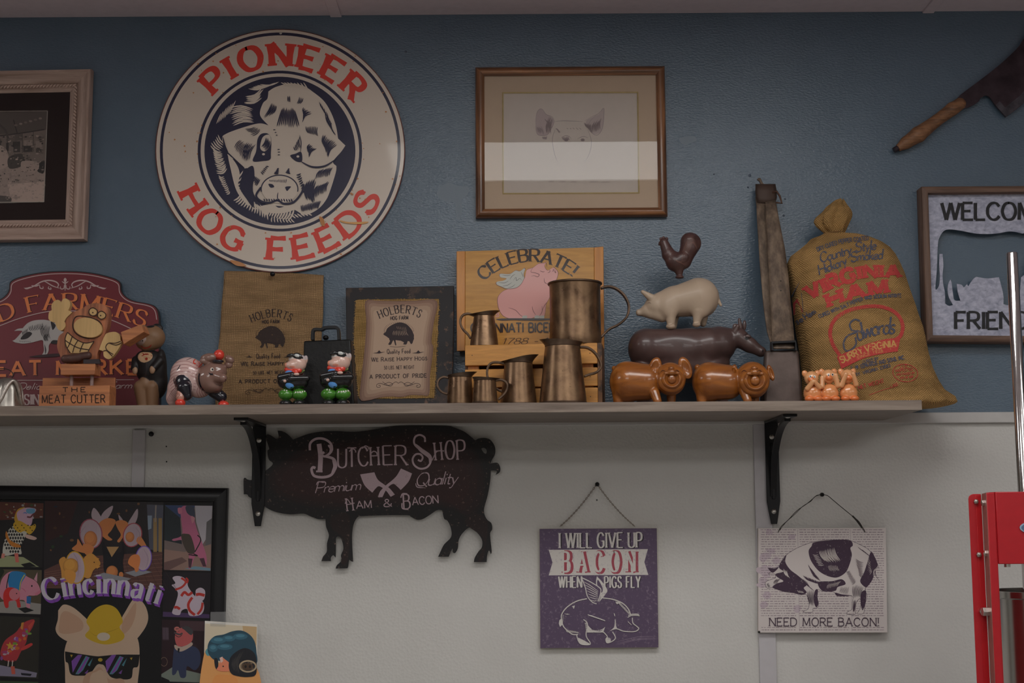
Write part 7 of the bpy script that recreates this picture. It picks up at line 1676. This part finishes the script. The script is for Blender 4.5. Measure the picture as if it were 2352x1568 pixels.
def centre(P, q):
    P.poly([(345, 168), (1258, 176), (1245, 860), (335, 850)], K(26, 22, 26)); P.poly([(345, 168), (600, 168), (520, 420), (350, 480)], K(40, 18, 20)); P.poly([(1130, 195), (1258, 200), (1250, 560), (1150, 540)], K(64, 66, 78))
    for x, w_ in ((1180, 28), (1220, 26)): P.poly([(x, 300), (x + w_, 300), (x + w_, 560), (x, 560)], K(120, 98, 62))
    P.poly([(1135, 280), (1170, 280), (1165, 380), (1140, 390)], K(110, 122, 136)); P.poly([(1195, 200), (1205, 200), (1200, 330), (1190, 330)], K(120, 110, 100))
    P.poly([(340, 700), (560, 600), (1250, 560), (1245, 860), (335, 850)], K(74, 48, 44)); 
    for i in range(9): P.stroke([(345, 720 + i * 16), (800, 640 + i * 26), (1250, 580 + i * 32)], 3, K(104, 72, 62), False)
    for i in range(14): x = 560 + i * 50; P.stroke([(x, 610), (x + (x - 780) * .35, 850)], 2, K(50, 30, 30), False)
    for i in range(26): x, y = random.uniform(360, 1120), random.uniform(190, 560); P.poly(circ(x, y, random.uniform(5, 16), random.uniform(5, 14), 7), K(*random.choice([(30, 50, 28), (60, 38, 22), (90, 60, 36), (20, 26, 40)])), lift=i == 0)
    def ball(x, y, rx, ry, c, rot=0):
        for k_, m_ in ((1, .72), (.84, .9), (.62, 1.08)): P.poly(circ(x - rx * (1 - k_) * .3, y - ry * (1 - k_) * .5, rx * k_, ry * k_, 20, rot=rot), tuple(min(.85, q_ * m_) for q_ in c))
    YL_, OR_, TW = K(168, 122, 58), K(158, 100, 58), K(140, 126, 132)
    def ruff(x, y, rx, ry, rot, col): P.poly(circ(x, y, rx * 1.12, ry * 1.08, 22, rot=rot), col); P.poly(circ(x, y, rx, ry, 22, rot=rot), TW); P.hatch((x - rx * .6, y - ry * .8), (x + rx * .6, y - ry * .8), (x - rx * .6, y + ry * .8), (x + rx * .6, y + ry * .8), 9, 4, K(134, 116, 130), 0)
    # left upper dancer
    P.poly([(720, 222), (760, 260), (790, 330), (760, 360), (705, 290)], TW, True); P.poly([(868, 205), (850, 270), (800, 330), (765, 320), (800, 250)], TW, True)
    P.poly([(770, 330), (830, 300), (890, 320), (860, 390), (830, 430), (865, 465), (830, 470), (780, 430), (750, 380)], OR_, True); P.poly([(600, 460), (640, 520), (690, 540), (685, 575), (650, 570), (555, 540), (590, 500)], OR_, True)
    ruff(700, 420, 80, 108, 8, K(120, 60, 72)); ball(697, 462, 52, 64, OR_); P.poly([(640, 500), (720, 520), (700, 580), (655, 575)], OR_, True)
    # right upper dancer
    P.poly([(1058, 228), (1060, 290), (1030, 350), (985, 345), (1020, 280)], TW, True); P.poly([(912, 272), (950, 320), (960, 345), (925, 330)], TW, True)
    P.poly([(890, 330), (940, 315), (985, 340), (970, 400), (950, 440), (920, 485), (902, 475), (930, 430), (905, 380)], OR_, True); ruff(1020, 430, 66, 88, -14, K(130, 52, 62)); ball(1000, 445, 34, 40, OR_); P.poly([(1080, 440), (1130, 520), (1110, 530), (1050, 480)], OR_, True)
    # centre dark pig from behind
    P.poly([(800, 480), (830, 560), (930, 560), (940, 480), (955, 560), (945, 640), (950, 740), (900, 765), (840, 760), (800, 700), (795, 600), (785, 520)], K(12, 12, 20), True); P.poly([(820, 520), (915, 520), (860, 600)], K(140, 110, 72)); ball(862, 715, 46, 50, OR_); P.poly(circ(932, 735, 18, 22, 12), OR_)
    P.poly([(720, 745), (800, 720), (1010, 765), (980, 780), (800, 775)], K(112, 112, 118)); P.poly([(960, 720), (1080, 690), (1170, 715), (1040, 750)], K(112, 112, 118))
    # left lower and right lower dancers
    P.poly([(455, 625), (500, 600), (520, 680), (505, 745), (520, 790), (480, 780), (470, 700)], YL_, True); P.poly([(640, 620), (700, 570), (760, 620), (770, 660), (720, 700), (690, 760), (640, 740)], YL_, True); ruff(580, 680, 70, 118, 6, K(176, 136, 40)); ball(545, 670, 62, 62, YL_); P.poly([(500, 700), (580, 720), (565, 800), (520, 790)], YL_, True)
    ruff(1105, 610, 58, 92, -6, K(86, 62, 140)); P.poly([(985, 640), (1010, 590), (1060, 580), (1080, 620), (1060, 690), (1010, 670)], OR_, True); P.poly([(1030, 660), (1070, 690), (1045, 715)], OR_, True)
    P.poly([(715, 590), (765, 612), (745, 630)], YL_); P.poly([(735, 660), (775, 672), (745, 690)], YL_); P.poly(circ(725, 640, 5, 5, 8), K(40, 24, 16))
    for a_ in ([(560, 560), (600, 640), (600, 760)], [(660, 360), (620, 420), (640, 500)], [(1040, 370), (1075, 420), (1060, 490)], [(1100, 530), (1140, 610), (1120, 690)]): P.stroke(a_, 5, K(120, 104, 116), taper=1)
def bigpig(P, q):
    P.poly([(335, 840), (1245, 850), (1235, 2300), (300, 2300)], K(8, 9, 14))
    SK, SKs = K(172, 150, 130), K(150, 122, 102)
    P.poly([(500, 1300), (560, 1190), (700, 1150), (900, 1150), (1050, 1210), (1075, 1400), (1060, 1568), (1050, 1760), (900, 1900), (640, 1900), (520, 1700), (500, 1450)], SK, True)
    P.poly([(448, 1010, 1), (490, 965), (560, 985), (640, 1050), (692, 1110), (690, 1180), (560, 1250), (470, 1220), (428, 1160), (445, 1080)], SK, True); P.poly([(470, 1040), (510, 1015), (600, 1060), (640, 1110), (625, 1165), (520, 1190), (455, 1175), (458, 1100)], SKs, True)
    P.poly([(1030, 920), (1080, 930), (1125, 990), (1140, 1080), (1100, 1170), (1010, 1260), (930, 1200), (925, 1100), (970, 1010)], SK, True); P.poly([(1045, 950), (1040, 1060), (1000, 1150), (945, 1190), (940, 1110), (985, 1030)], SKs, True)
    P.poly([(655, 1205), (690, 1150), (665, 1095), (700, 1030), (760, 980), (830, 965), (900, 1000), (945, 1090), (920, 1140), (958, 1200), (930, 1245), (820, 1272), (720, 1250)], K(178, 148, 36), True); P.stroke([(690, 1170), (740, 1205), (820, 1180), (880, 1160), (920, 1142)], 5, K(140, 112, 22), taper=1)
    P.poly(circ(797, 1212, 50, 32, 20), K(184, 172, 158))
    P.poly([(500, 1325, 1), (620, 1345), (740, 1362), (790, 1360), (900, 1350), (1075, 1350, 1), (1062, 1440), (1025, 1455), (1010, 1530), (940, 1540), (850, 1520), (805, 1440), (780, 1425), (745, 1430), (690, 1500), (620, 1512), (545, 1500), (525, 1420), (505, 1400)], K(12, 10, 12), True)
    for (dx) in (0, 262):
        P.poly([(560 + dx, 1490), (550 + dx, 1400), (600 + dx, 1352), (632 + dx, 1352), (570 + dx, 1470)], K(100, 62, 132)); P.poly([(580 + dx, 1500), (660 + dx, 1360), (690 + dx, 1372), (640 + dx, 1470), (605 + dx, 1502)], K(64, 110, 122)); P.poly([(590 + dx, 1500), (670 + dx, 1366), (682 + dx, 1372), (625 + dx, 1480)], K(110, 60, 134)); P.poly([(650 + dx, 1492), (680 + dx, 1465), (670 + dx, 1500)], K(96, 58, 124)); P.poly([(675 + dx, 1430), (715 + dx, 1375), (690 + dx, 1440)], K(60, 104, 116))
    P.poly(circ(772, 1390, 18, 14, 12), K(150, 124, 40)); P.poly([(540, 1350), (560, 1352), (550, 1372)], K(150, 124, 40)); P.poly([(1000, 1375), (1020, 1372), (1012, 1392)], K(150, 124, 40))
    P.poly([(640, 1545), (730, 1470), (775, 1450), (840, 1540), (960, 1560), (960, 1900), (640, 1900)], SKs, True); P.poly([(690, 1545), (745, 1480), (790, 1475), (830, 1560), (860, 1900), (690, 1900)], SK, True)
    # title
    path = [(350, 935), (520, 900), (700, 882), (850, 882), (1040, 910), (1205, 960)]
    PUR, LILA, WHT = K(106, 58, 140), K(176, 168, 196), K(184, 178, 188)
    def title(dx, dy, col, wt):
        P.text('Cincinnati', [(x + dx, y + dy) for x, y in path], 166, col, wt=wt, nib=3, thin=.2, serif=.03, st=.04, gap=.26, xh=.66)
    title(12, 22, PUR, .21); title(6, 11, PUR, .21); title(0, 0, WHT, .19)
def clown(P, q):
    P.poly([(-90, 172), (335, 186), (325, 680), (-92, 676)], K(22, 20, 22)); P.poly([(-90, 172), (335, 186), (332, 300), (-90, 320)], K(70, 36, 28))
    for i in range(26): P.poly(circ(random.uniform(-80, 320), random.uniform(185, 300), random.uniform(5, 14), random.uniform(4, 10), 7), K(*random.choice([(120, 120, 118), (90, 30, 24), (50, 60, 34), (110, 90, 60)])), lift=i == 0)
    P.poly([(-80, 640), (60, 590), (180, 600), (300, 675), (-90, 676)], K(118, 122, 92)); P.poly([(160, 655), (230, 640), (280, 672), (190, 678)], K(14, 14, 16))
    P.poly([(110, 300), (140, 230), (200, 225), (160, 300), (130, 350)], K(170, 132, 40), True); P.poly([(130, 260), (190, 222), (250, 222), (278, 236), (255, 280), (240, 350), (190, 375), (150, 340)], K(180, 150, 168), True); P.poly([(205, 230), (265, 228), (262, 262), (210, 262)], K(80, 124, 150), True)
    P.stroke([(208, 290), (235, 292), (250, 275), (270, 262)], 12, K(84, 34, 40)); P.stroke([(180, 262), (195, 258), (205, 266)], 6, K(50, 90, 150))
    bdy = [(70, 385), (140, 350), (210, 390), (190, 450), (160, 520), (165, 575), (120, 575), (40, 590), (20, 560), (35, 470)]
    P.poly(bdy, K(150, 148, 140), True); P.lift()
    for i in range(9):
        for j in range(8):
            x, y = 30 + i * 20 + (j % 2) * 10, 375 + j * 26
            if ((x - 110) / 85) ** 2 + ((y - 465) / 112) ** 2 < 1: P.poly([(x, y - 13), (x + 9, y), (x, y + 13), (x - 9, y)], K(14, 12, 14), lift=False)
    P.poly([(50, 400), (80, 470), (150, 505), (155, 525), (90, 515), (45, 450)], K(150, 92, 30), True)
    P.poly([(105, 340), (150, 320), (230, 360), (270, 345), (272, 380), (230, 425), (190, 400), (150, 410), (110, 380)], K(184, 148, 40), True)
    for i in range(10): P.poly(circ(120 + i * 16, 355 + (i % 3) * 20, 5, 5, 7), K(30, 24, 16), lift=i == 0)
    P.poly([(205, 425), (280, 450), (262, 468), (200, 450)], K(190, 160, 150), True); P.poly([(110, 570), (140, 570), (146, 640), (120, 640)], K(170, 90, 80)); P.poly([(15, 570), (40, 575), (32, 610), (8, 605)], K(170, 110, 100))
def pair(P, q):
    P.poly([(-92, 690), (322, 700), (312, 1040), (-96, 1025)], K(66, 58, 44)); P.poly([(-92, 960), (100, 930), (316, 960), (312, 1040), (-96, 1025)], K(120, 116, 112)); P.poly([(-92, 700), (30, 700), (-10, 800), (-30, 960), (-92, 970)], K(20, 30, 20), True)
    P.poly([(0, 900), (10, 780), (70, 715), (150, 712), (210, 750), (280, 790), (312, 865), (270, 895), (215, 900), (230, 960), (230, 990), (205, 988), (180, 930), (60, 940)], K(190, 128, 146), True)
    P.poly([(60, 760), (90, 712), (160, 712), (200, 735), (165, 800), (150, 860), (80, 850)], K(30, 96, 140), True); P.stroke([(190, 735), (160, 790), (150, 860)], 7, K(180, 160, 60)); P.stroke([(70, 730), (55, 800), (50, 840)], 7, K(20, 20, 24)); P.poly([(205, 900), (240, 905), (235, 960), (205, 955)], K(30, 80, 130))
    P.poly([(262, 770), (288, 715), (285, 790)], K(196, 146, 160)); P.stroke([(160, 835), (185, 850), (200, 870)], 6, K(150, 80, 100), taper=1); P.poly(circ(245, 822, 6, 8, 8), K(20, 16, 20)); P.poly([(270, 880), (310, 855), (312, 875), (280, 895)], K(200, 120, 140), True)
    P.poly([(30, 870), (60, 835), (120, 840), (150, 880), (150, 930), (160, 980), (135, 985), (120, 935), (70, 940), (65, 985), (40, 985), (25, 920)], K(170, 38, 36), True); P.poly(circ(112, 885, 42, 46, 18), K(196, 120, 130)); P.poly(circ(128, 880, 5, 5, 8), K(20, 16, 20)); P.poly([(140, 995), (200, 985), (262, 1010), (190, 1030)], K(14, 14, 16))
def quilt(P, q):
    P.poly([(-96, 1048), (305, 1065), (295, 1535), (-100, 1520)], K(34, 32, 28)); P.poly([(-96, 1410), (285, 1490), (278, 1525), (-98, 1510)], K(110, 106, 124)); P.poly([(160, 1490), (245, 1498), (235, 1515), (165, 1508)], K(24, 24, 34))
    cs = [(150, 40, 50), (110, 60, 124), (180, 150, 40), (90, 120, 50), (170, 90, 40), (140, 130, 140), (130, 50, 90)]
    P.poly([(5, 1320), (40, 1240), (120, 1180), (160, 1130), (200, 1095), (262, 1080), (255, 1130), (215, 1200), (200, 1260), (160, 1330), (120, 1400), (50, 1400), (10, 1370)], K(140, 44, 50), True)
    for i in range(34): 
        t = i / 34; x, y = 40 + 170 * t + random.uniform(-36, 36), 1370 - 220 * t + random.uniform(-34, 34); P.poly(circ(x, y, random.uniform(10, 22), random.uniform(8, 18), 8), K(*random.choice(cs)), lift=i % 6 == 0)
    P.poly([(75, 1250), (88, 1275), (112, 1272), (96, 1290), (104, 1312), (80, 1298), (56, 1312), (64, 1286), (45, 1268), (68, 1270)], K(196, 158, 60))
    P.poly([(165, 1105), (185, 1100), (175, 1160), (158, 1150)], K(190, 130, 60)); P.poly([(215, 1130), (262, 1085), (268, 1095), (225, 1165)], K(180, 70, 60)); P.poly([(165, 1300), (235, 1262), (250, 1275), (215, 1300), (170, 1318)], K(180, 60, 60), True)
    for i in range(5): P.stroke([(50 + i * 16, 1395), (45 + i * 16, 1440)], 7, K(*((160, 156, 150) if i % 2 else (20, 20, 22))), False)
    P.poly([(82, 1440), (112, 1440), (118, 1500), (90, 1500)], K(180, 84, 70))
def more(P, q):
    P.poly([(-100, 1548), (295, 1560), (288, 2000), (-104, 2000)], K(44, 60, 40)); P.poly([(-100, 2020), (288, 2030), (282, 2320), (-104, 2320)], K(90, 88, 100)); P.poly([(1238, 1575), (1600, 1580), (1590, 2300), (1230, 2300)], K(80, 66, 74))
def pinkpig(P, q):
    P.poly([(1268, 200), (1635, 205), (1622, 705), (1262, 698)], K(96, 84, 82)); P.poly([(1268, 200), (1380, 202), (1400, 500), (1265, 470)], K(26, 34, 40)); P.poly([(1268, 200), (1500, 204), (1480, 300), (1390, 300)], K(40, 56, 90)); P.poly([(1500, 204), (1635, 205), (1625, 400), (1560, 500), (1510, 330)], K(144, 140, 146))
    P.poly([(1590, 330), (1632, 300), (1626, 500), (1580, 520)], K(80, 78, 80)); P.poly([(1264, 540), (1420, 560), (1624, 500), (1622, 705), (1262, 698)], K(120, 96, 88)); P.poly([(1264, 640), (1400, 600), (1440, 630), (1300, 700), (1262, 698)], K(88, 66, 64)); P.poly([(1420, 690), (1500, 670), (1620, 685), (1620, 705)], K(90, 116, 130))
    P.poly([(1390, 230), (1430, 205), (1480, 250), (1500, 330), (1520, 400), (1560, 500), (1590, 600), (1585, 670), (1560, 670), (1530, 600), (1500, 600), (1470, 680), (1450, 680), (1455, 600), (1430, 520), (1400, 470), (1340, 475), (1328, 462), (1400, 430), (1395, 320)], K(150, 84, 110), True)
    P.poly([(1430, 210), (1490, 215), (1500, 300), (1480, 290), (1440, 260)], K(44, 50, 66), True); P.poly([(1368, 225), (1395, 222), (1400, 260), (1375, 265)], K(170, 104, 124), True); P.poly([(1470, 285), (1500, 300), (1480, 340)], K(176, 120, 132), True)
    P.poly([(1395, 430), (1430, 420), (1470, 440), (1500, 560), (1450, 570), (1410, 500)], K(58, 50, 44), True); P.stroke([(1520, 430), (1545, 470), (1500, 560)], 8, K(20, 16, 20)); P.stroke([(1450, 580), (1520, 590), (1490, 575)], 8, K(20, 16, 20)); P.poly([(1448, 610), (1482, 612), (1470, 682), (1452, 680)], K(60, 38, 48)); P.poly([(1535, 610), (1570, 606), (1588, 672), (1562, 672)], K(60, 38, 48))
def striped(P, q):
    P.poly([(1258, 715), (1622, 722), (1615, 1070), (1252, 1058)], K(22, 16, 24)); P.poly([(1255, 1020), (1612, 1040), (1612, 1070), (1252, 1058)], K(62, 44, 80))
    W_ = K(176, 164, 176); R_ = K(150, 40, 34)
    P.poly([(1328, 760), (1360, 745), (1410, 755), (1440, 790), (1450, 830), (1500, 900), (1560, 940), (1570, 1000), (1540, 1045), (1460, 1050), (1440, 1000), (1400, 1010), (1380, 1045), (1325, 1030), (1350, 960), (1370, 880), (1345, 840), (1322, 815), (1350, 800)], W_, True); P.poly([(1505, 880), (1510, 850), (1545, 835), (1578, 860), (1572, 920), (1540, 940), (1505, 920)], W_, True)
    for a, w_ in (([(1395, 760), (1430, 790), (1400, 830), (1350, 850)], 16), ([(1395, 900), (1420, 870), (1450, 890), (1480, 870)], 20), ([(1480, 910), (1450, 960), (1460, 1010), (1500, 1045)], 20), ([(1560, 950), (1550, 1000), (1520, 1040)], 18), ([(1508, 890), (1535, 885), (1575, 895)], 22), ([(1340, 990), (1360, 985), (1385, 1000)], 20), ([(1430, 760), (1445, 775), (1440, 800)], 14)): P.stroke(a, w_, R_)
def suit(P, q):
    P.poly([(1246, 1080), (1580, 1090), (1565, 1565), (1240, 1555)], K(36, 18, 26)); P.poly([(1380, 1090), (1580, 1095), (1578, 1170), (1390, 1160)], K(64, 44, 50)); P.poly([(1250, 1140), (1290, 1140), (1300, 1240), (1252, 1240)], K(54, 38, 48)); 
    for i in range(6): P.stroke([(1255 + i * 8, 1142), (1256 + i * 8, 1232)], 3, K(92, 80, 92), False)
    P.stroke(circ(1262, 1405, 26, 34, 14), 4, K(110, 90, 76), False, closed=True); P.poly([(1242, 1500), (1330, 1445), (1560, 1500), (1560, 1565), (1240, 1555)], K(104, 112, 104)); P.poly([(1242, 1520), (1300, 1545), (1310, 1562), (1240, 1555)], K(12, 12, 20))
    P.poly([(1345, 1290), (1400, 1280), (1500, 1290), (1540, 1340), (1540, 1420), (1500, 1470), (1440, 1440), (1430, 1520), (1390, 1525), (1370, 1470), (1350, 1500), (1325, 1500), (1330, 1400)], K(42, 50, 76), True); P.poly([(1345, 1275), (1400, 1290), (1470, 1255), (1478, 1280), (1400, 1325), (1352, 1310)], K(160, 144, 132), True)
    P.poly([(1350, 1190), (1380, 1150), (1440, 1140), (1480, 1170), (1480, 1240), (1430, 1280), (1370, 1285), (1348, 1240)], K(176, 88, 88), True); P.poly([(1400, 1145), (1440, 1130), (1485, 1165), (1470, 1200), (1420, 1160)], K(56, 56, 60), True); P.stroke([(1340, 1180), (1380, 1195), (1405, 1185)], 13, K(64, 60, 64)); P.stroke([(1340, 1160), (1380, 1170)], 6, K(60, 56, 60)); P.poly(circ(1362, 1152, 22, 18, 16), K(190, 116, 110)); P.poly(circ(1358, 1152, 3.5, 5, 8), K(40, 20, 24)); P.poly(circ(1369, 1151, 3.5, 5, 8), K(40, 20, 24)); P.stroke([(1350, 1200), (1375, 1215), (1400, 1200)], 5, K(30, 24, 30)); P.poly([(1368, 1300), (1384, 1302), (1378, 1340), (1368, 1325)], K(16, 16, 24))
for i, (nm, fn) in enumerate((('large_print', bigpig), ('dancers_print', centre), ('photo_print', clown), ('photo_print', pair), ('photo_print', quilt), ('photo_print', more), ('photo_print', pinkpig), ('photo_print', striped), ('photo_print', suit))):
    if fn is centre: continue
    photo(nm, None, fn, .0 if fn is not bigpig else .0014)
photo('dancers_print', None, centre, .0)
MB().prism([xf(inner, *V)], wallp(-.0188), -.001, 0).build('glass', M_glass, po)
# ---- photo card tucked at the frame's corner
pp = lean(530, 1427, -.0260, 1650, -.030)
pd = thing('pig_photo_card', 'small white-bordered photo of a black pig taped over the lower right poster corner', 'photo', at(528, 1640, -.03))
MB().prism([xf([(1577, 1090), (1981, 1117), (1975, 1830), (1560, 1830)], *V)], pp, -.0006, 0).build('card', plain('photo_paper', C(176, 172, 166, .42), .5, var=.02), pd)
P = Print(pp, .0001).view(*V); P.poly([(1579, 1110), (1976, 1135), (1970, 1800), (1564, 1800)], K(150, 140, 122))
P.poly([(1866, 1128), (1976, 1136), (1974, 1280), (1880, 1240)], K(140, 118, 88)); P.poly([(1572, 1340), (1660, 1350), (1700, 1420), (1975, 1450), (1970, 1800), (1562, 1800)], K(158, 112, 66), True)
for i in range(10): P.stroke([(1590 + i * 24, 1440 + i * 5), (1640 + i * 40, 1800)], 5, K(138, 94, 50), False, taper=1)
P.poly([(1580, 1330), (1600, 1300), (1630, 1300), (1640, 1340), (1600, 1360)], K(60, 104, 112), True)
P.poly([(1600, 1330), (1605, 1260), (1650, 1210), (1720, 1195), (1790, 1170), (1860, 1165), (1920, 1195), (1960, 1250), (1974, 1330), (1972, 1420), (1850, 1440), (1760, 1420), (1700, 1400), (1640, 1385)], K(26, 50, 62), True)
for i, (x, y, a_, b_2) in enumerate(((1680, 1240, 60, 26), (1760, 1225, 50, 24), (1850, 1210, 56, 24), (1640, 1300, 36, 30), (1730, 1290, 60, 24))): P.poly(circ(x, y, a_, b_2, 18), K(36, 68, 82), lift=True); P.poly(circ(x, y - 5, a_ * .6, b_2 * .5, 16), K(50, 86, 100))
P.poly([(1650, 1380), (1675, 1385), (1680, 1440), (1668, 1462), (1655, 1440)], K(18, 20, 26), True)
P.poly([(1690, 1420), (1705, 1370), (1730, 1385), (1770, 1420), (1775, 1470), (1720, 1480), (1670, 1468), (1680, 1440)], K(176, 104, 78), True); P.poly([(1690, 1375), (1712, 1365), (1718, 1400), (1700, 1415)], K(190, 160, 150)); P.poly(circ(1718, 1440, 6, 6, 8), K(20, 14, 14))
P.poly([(1760, 1440), (1775, 1370), (1830, 1320), (1890, 1300), (1950, 1330), (1973, 1390), (1970, 1500), (1910, 1522), (1830, 1515), (1780, 1495)], K(18, 19, 24), True)
P.hatch((1790, 1380), (1880, 1320), (1800, 1470), (1850, 1500), 16, 3, K(40, 38, 38), .15)
P.stroke(circ(1908, 1440, 62, 42, 22), 12, K(126, 110, 88), False, closed=True); P.hatch((1850, 1420), (1950, 1400), (1860, 1470), (1960, 1470), 16, 4, K(98, 84, 68), .2); P.poly(circ(1905, 1442, 44, 28, 18), K(52, 38, 28)); P.poly(circ(1890, 1442, 9, 12, 10), K(12, 8, 8)); P.poly(circ(1924, 1442, 9, 12, 10), K(12, 8, 8))
P.poly([(1640, 1540), (1730, 1505), (1830, 1550), (1810, 1800), (1620, 1800)], K(168, 112, 62), True)
P.build('photo_print', M_poster, pd)
tm, nt, b = newmat('clear_tape'); b.inputs['Base Color'].default_value = (.5, .5, .5, 1); b.inputs['Alpha'].default_value = .16; b.inputs['Roughness'].default_value = .25
MB().prism([xf([(1620, 1022), (1738, 1020), (1736, 1135), (1618, 1130)], *V)], lean(500, 1405, -.0222, 1440, -.0275), .0, .0002).build('tape', tm, pd)
# ================================================================ RED SAUSAGE STUFFER
V = (2180, 1080, 3.215); YR, YF = -.55, -.582
M_red = plain('red_enamel', C(140, 20, 28, .52), .32, 0, .25, var=.05); M_redd = plain('red_enamel_inner', C(124, 12, 18, .40), .35, 0, .2, var=.05)
M_pinks = plain('pink_channel_web', C(112, 78, 72, .40), .45, .3)  # brownish-pink tone of the channel's inner web
ss = thing('red_sausage_stuffer', 'red enamelled sausage stuffer frame with steel cylinder and tall chrome rod, at right edge', 'machine', at(2330, 1900, -.5))
zb_ = 1.02
def RX(x, Y, y=400): return at(2180 + x / 3.215, 1080 + y / 3.215, Y).x
zt0, zt1 = at(2180 + 180 / 3.215, 1080 + 174 / 3.215, YR).z, at(2180 + 300 / 3.215, 1080 + 163 / 3.215, YF).z
xa, xb, xc = RX(150, YR, 350), RX(243, YR, 350), RX(283, YF, 350); xd, xe = xc + .001, RX(340, YF, 350)
m = MB(); r_ = .008; pts = [(xa, zb_), (xb, zb_), (xb, zt0)] + [(xa + r_ - r_ * math.sin(rad(a)), zt0 - r_ + r_ * math.cos(rad(a))) for a in (0, 30, 60, 90)]
n = len(pts); m.add([(x, YR, z) for x, z in pts] + [(x, YR + .002, z) for x, z in pts], [tuple(range(n)), tuple(range(2 * n - 1, n - 1, -1))] + [(i, (i + 1) % n, n + (i + 1) % n, n + i) for i in range(n)])
m.build('rear_flange', M_red, ss, bevel=.0005)
MB().box(((xa + xb) / 2 + .001, YR - .0012, zb_), (xb, YR, zt0 - .002)).build('channel_lip', M_redd, ss, bevel=.0004)
m = MB(); m.hexa([(xc - .0005, YF, zb_), (xb + .001, YR, zb_), (xb + .001, YR, zt0), (xc - .0005, YF, zt1), (xc + .002, YF, zb_), (xb + .003, YR, zb_), (xb + .003, YR, zt0), (xc + .002, YF, zt1)]); m.build('channel_web', M_pinks, ss)
m = MB(); m.box((xd - .001, YF - .001, zb_), (xe, YF + .002, zt1)); m.build('front_flange', M_red, ss, bevel=.0012)
MB().box((xe - .001, YF, zb_), (xe + .0012, YF + .035, zt1)).build('front_flange_return', M_redd, ss, bevel=.0005)
# second post, out of frame to the right, mirrors the first
xr = RX(335, YF) + .175
MB().box((xr, YF - .001, zb_), (xr + .03, YF + .034, zt1)).build('right_post', M_red, ss, bevel=.001)
z0b, z1b = at(2350, 1080 + 690 / 3.215, YF).z, at(2350, 1080 + 157 / 3.215, YF).z
MB().box((xe + .0015, YF - .003, z0b), (xr, YF + .045, z1b)).build('gear_housing', M_red, ss, bevel=.0012)
bc = at(2180 + 600 / 3.215, 1080 + 422 / 3.215, YF - .004)
m = MB().lathe([(.0001, 0), (1, 0), (1, .0012), (.0001, .0014)], (0, 0, 0), 32); m.v = [(bc.x + a * .0175, bc.y - c, bc.z + b * .0088) for a, b, c in m.v]; m.build('oval_badge', plain('blue_grey_badge', C(110, 128, 144, .40), .3, .2, var=.02), ss, smooth=True)
m = MB().lathe([(.0001, 0), (1, 0), (1, .0005), (.0001, .0006)], (0, 0, 0), 32); m.v = [(bc.x + a * .0150, bc.y - .0013 - c, bc.z + b * .0068) for a, b, c in m.v]; m.build('badge_field', plain('badge_rim', C(60, 76, 100, .40), .3, var=.02), ss, smooth=True)
def bolt(x, y, Y, r, side=0):
    p = at(2180 + x / 3.215, 1080 + y / 3.215, Y); m = MB(); R_ = []
    for (rr, d) in ((r, 0), (r, r * .7), (r * .75, r * 1.0), (.0001, r * 1.1)): R_.append((rr, d))
    q = MB().lathe(R_, (0, 0, 0), 12 if side else 6)
    q.v = [(p.x - c if side else p.x + a, p.y + a if side else p.y - c, p.z + b) for a, b, c in q.v]; q.build('bolt', M_screw, ss, smooth=bool(side), bevel=.0003)
for x, y, r in ((197, 230, .0042), (218, 622, .0045), (250, 1042, .0068)): bolt(x, y, YR - .0015, r)
for x, y in ((262, 240), (282, 612)): 
    p = at(2180 + x / 3.215, 1080 + y / 3.215, (YR + YF) / 2); MB().cyl(p, p + Vector((-.005, 0, .0)), .0052, n=6).build('hex_nut', M_screw, ss, bevel=.0004)
p = at(2180 + 292 / 3.215, 1080 + 1042 / 3.215, (YR + YF) / 2); MB().cyl(p + Vector((.004, 0, 0)), p + Vector((-.010, 0, 0)), .0075, n=6).build('hex_nut', M_screw, ss, bevel=.0004)
p = at(2180 + 430 / 3.215, 1080 + 700 / 3.215, YF + .004); MB().cyl(p + Vector((0, 0, .004)), p - Vector((0, 0, .003)), .005, n=10).build('bolt', M_screw, ss)
# cylinder
cc = (RX(368, -.53, 1200) + .098, -.50); zt_c = at(2330, 1080 + 900 / 3.215, -.56).z
MB().lathe([(.0001, .0), (.096, 0), (.096, zt_c - zb_ - .012), (.0985, zt_c - zb_ - .010), (.0985, zt_c - zb_), (.094, zt_c - zb_), (.094, .004), (.0001, .004)], (cc[0], cc[1], zb_), 64).build('cylinder', plain('stainless_steel', (.5, .49, .47), .22, 1, var=.08, vs=20), ss, smooth=True)
a, b_ = at(2324, 580, -.5), at(2348, 1130, -.5)
MB().tube([(a.x, -.5, zt_c), (a.x, -.5, a.z - .002), (a.x, -.5, a.z)], [.0098, .0098, .0085], 24).build('chrome_rod', M_chrome, ss, smooth=True)
m = MB(); m.box((RX(140, YR), YF - .02, zb_ - .02), (xr + .06, YR + .16, zb_)); m.build('base_plate', M_red, ss, bevel=.003)
ct = thing('counter', 'plain grey work counter below the frame carrying the red sausage stuffer', 'counter', (1.1, -.4, 0))
M_ct = plain('grey_counter', (.35, .35, .36), .4)
MB().box((.55, -.78, .96), (2.0, -.02, zb_ - .0205)).build('worktop', M_ct, ct, bevel=.003)
for x in (.6, 1.93):
    for y in (-.74, -.08): MB().box((x, y, 0), (x + .04, y + .04, .96)).build('leg', M_ct, ct)
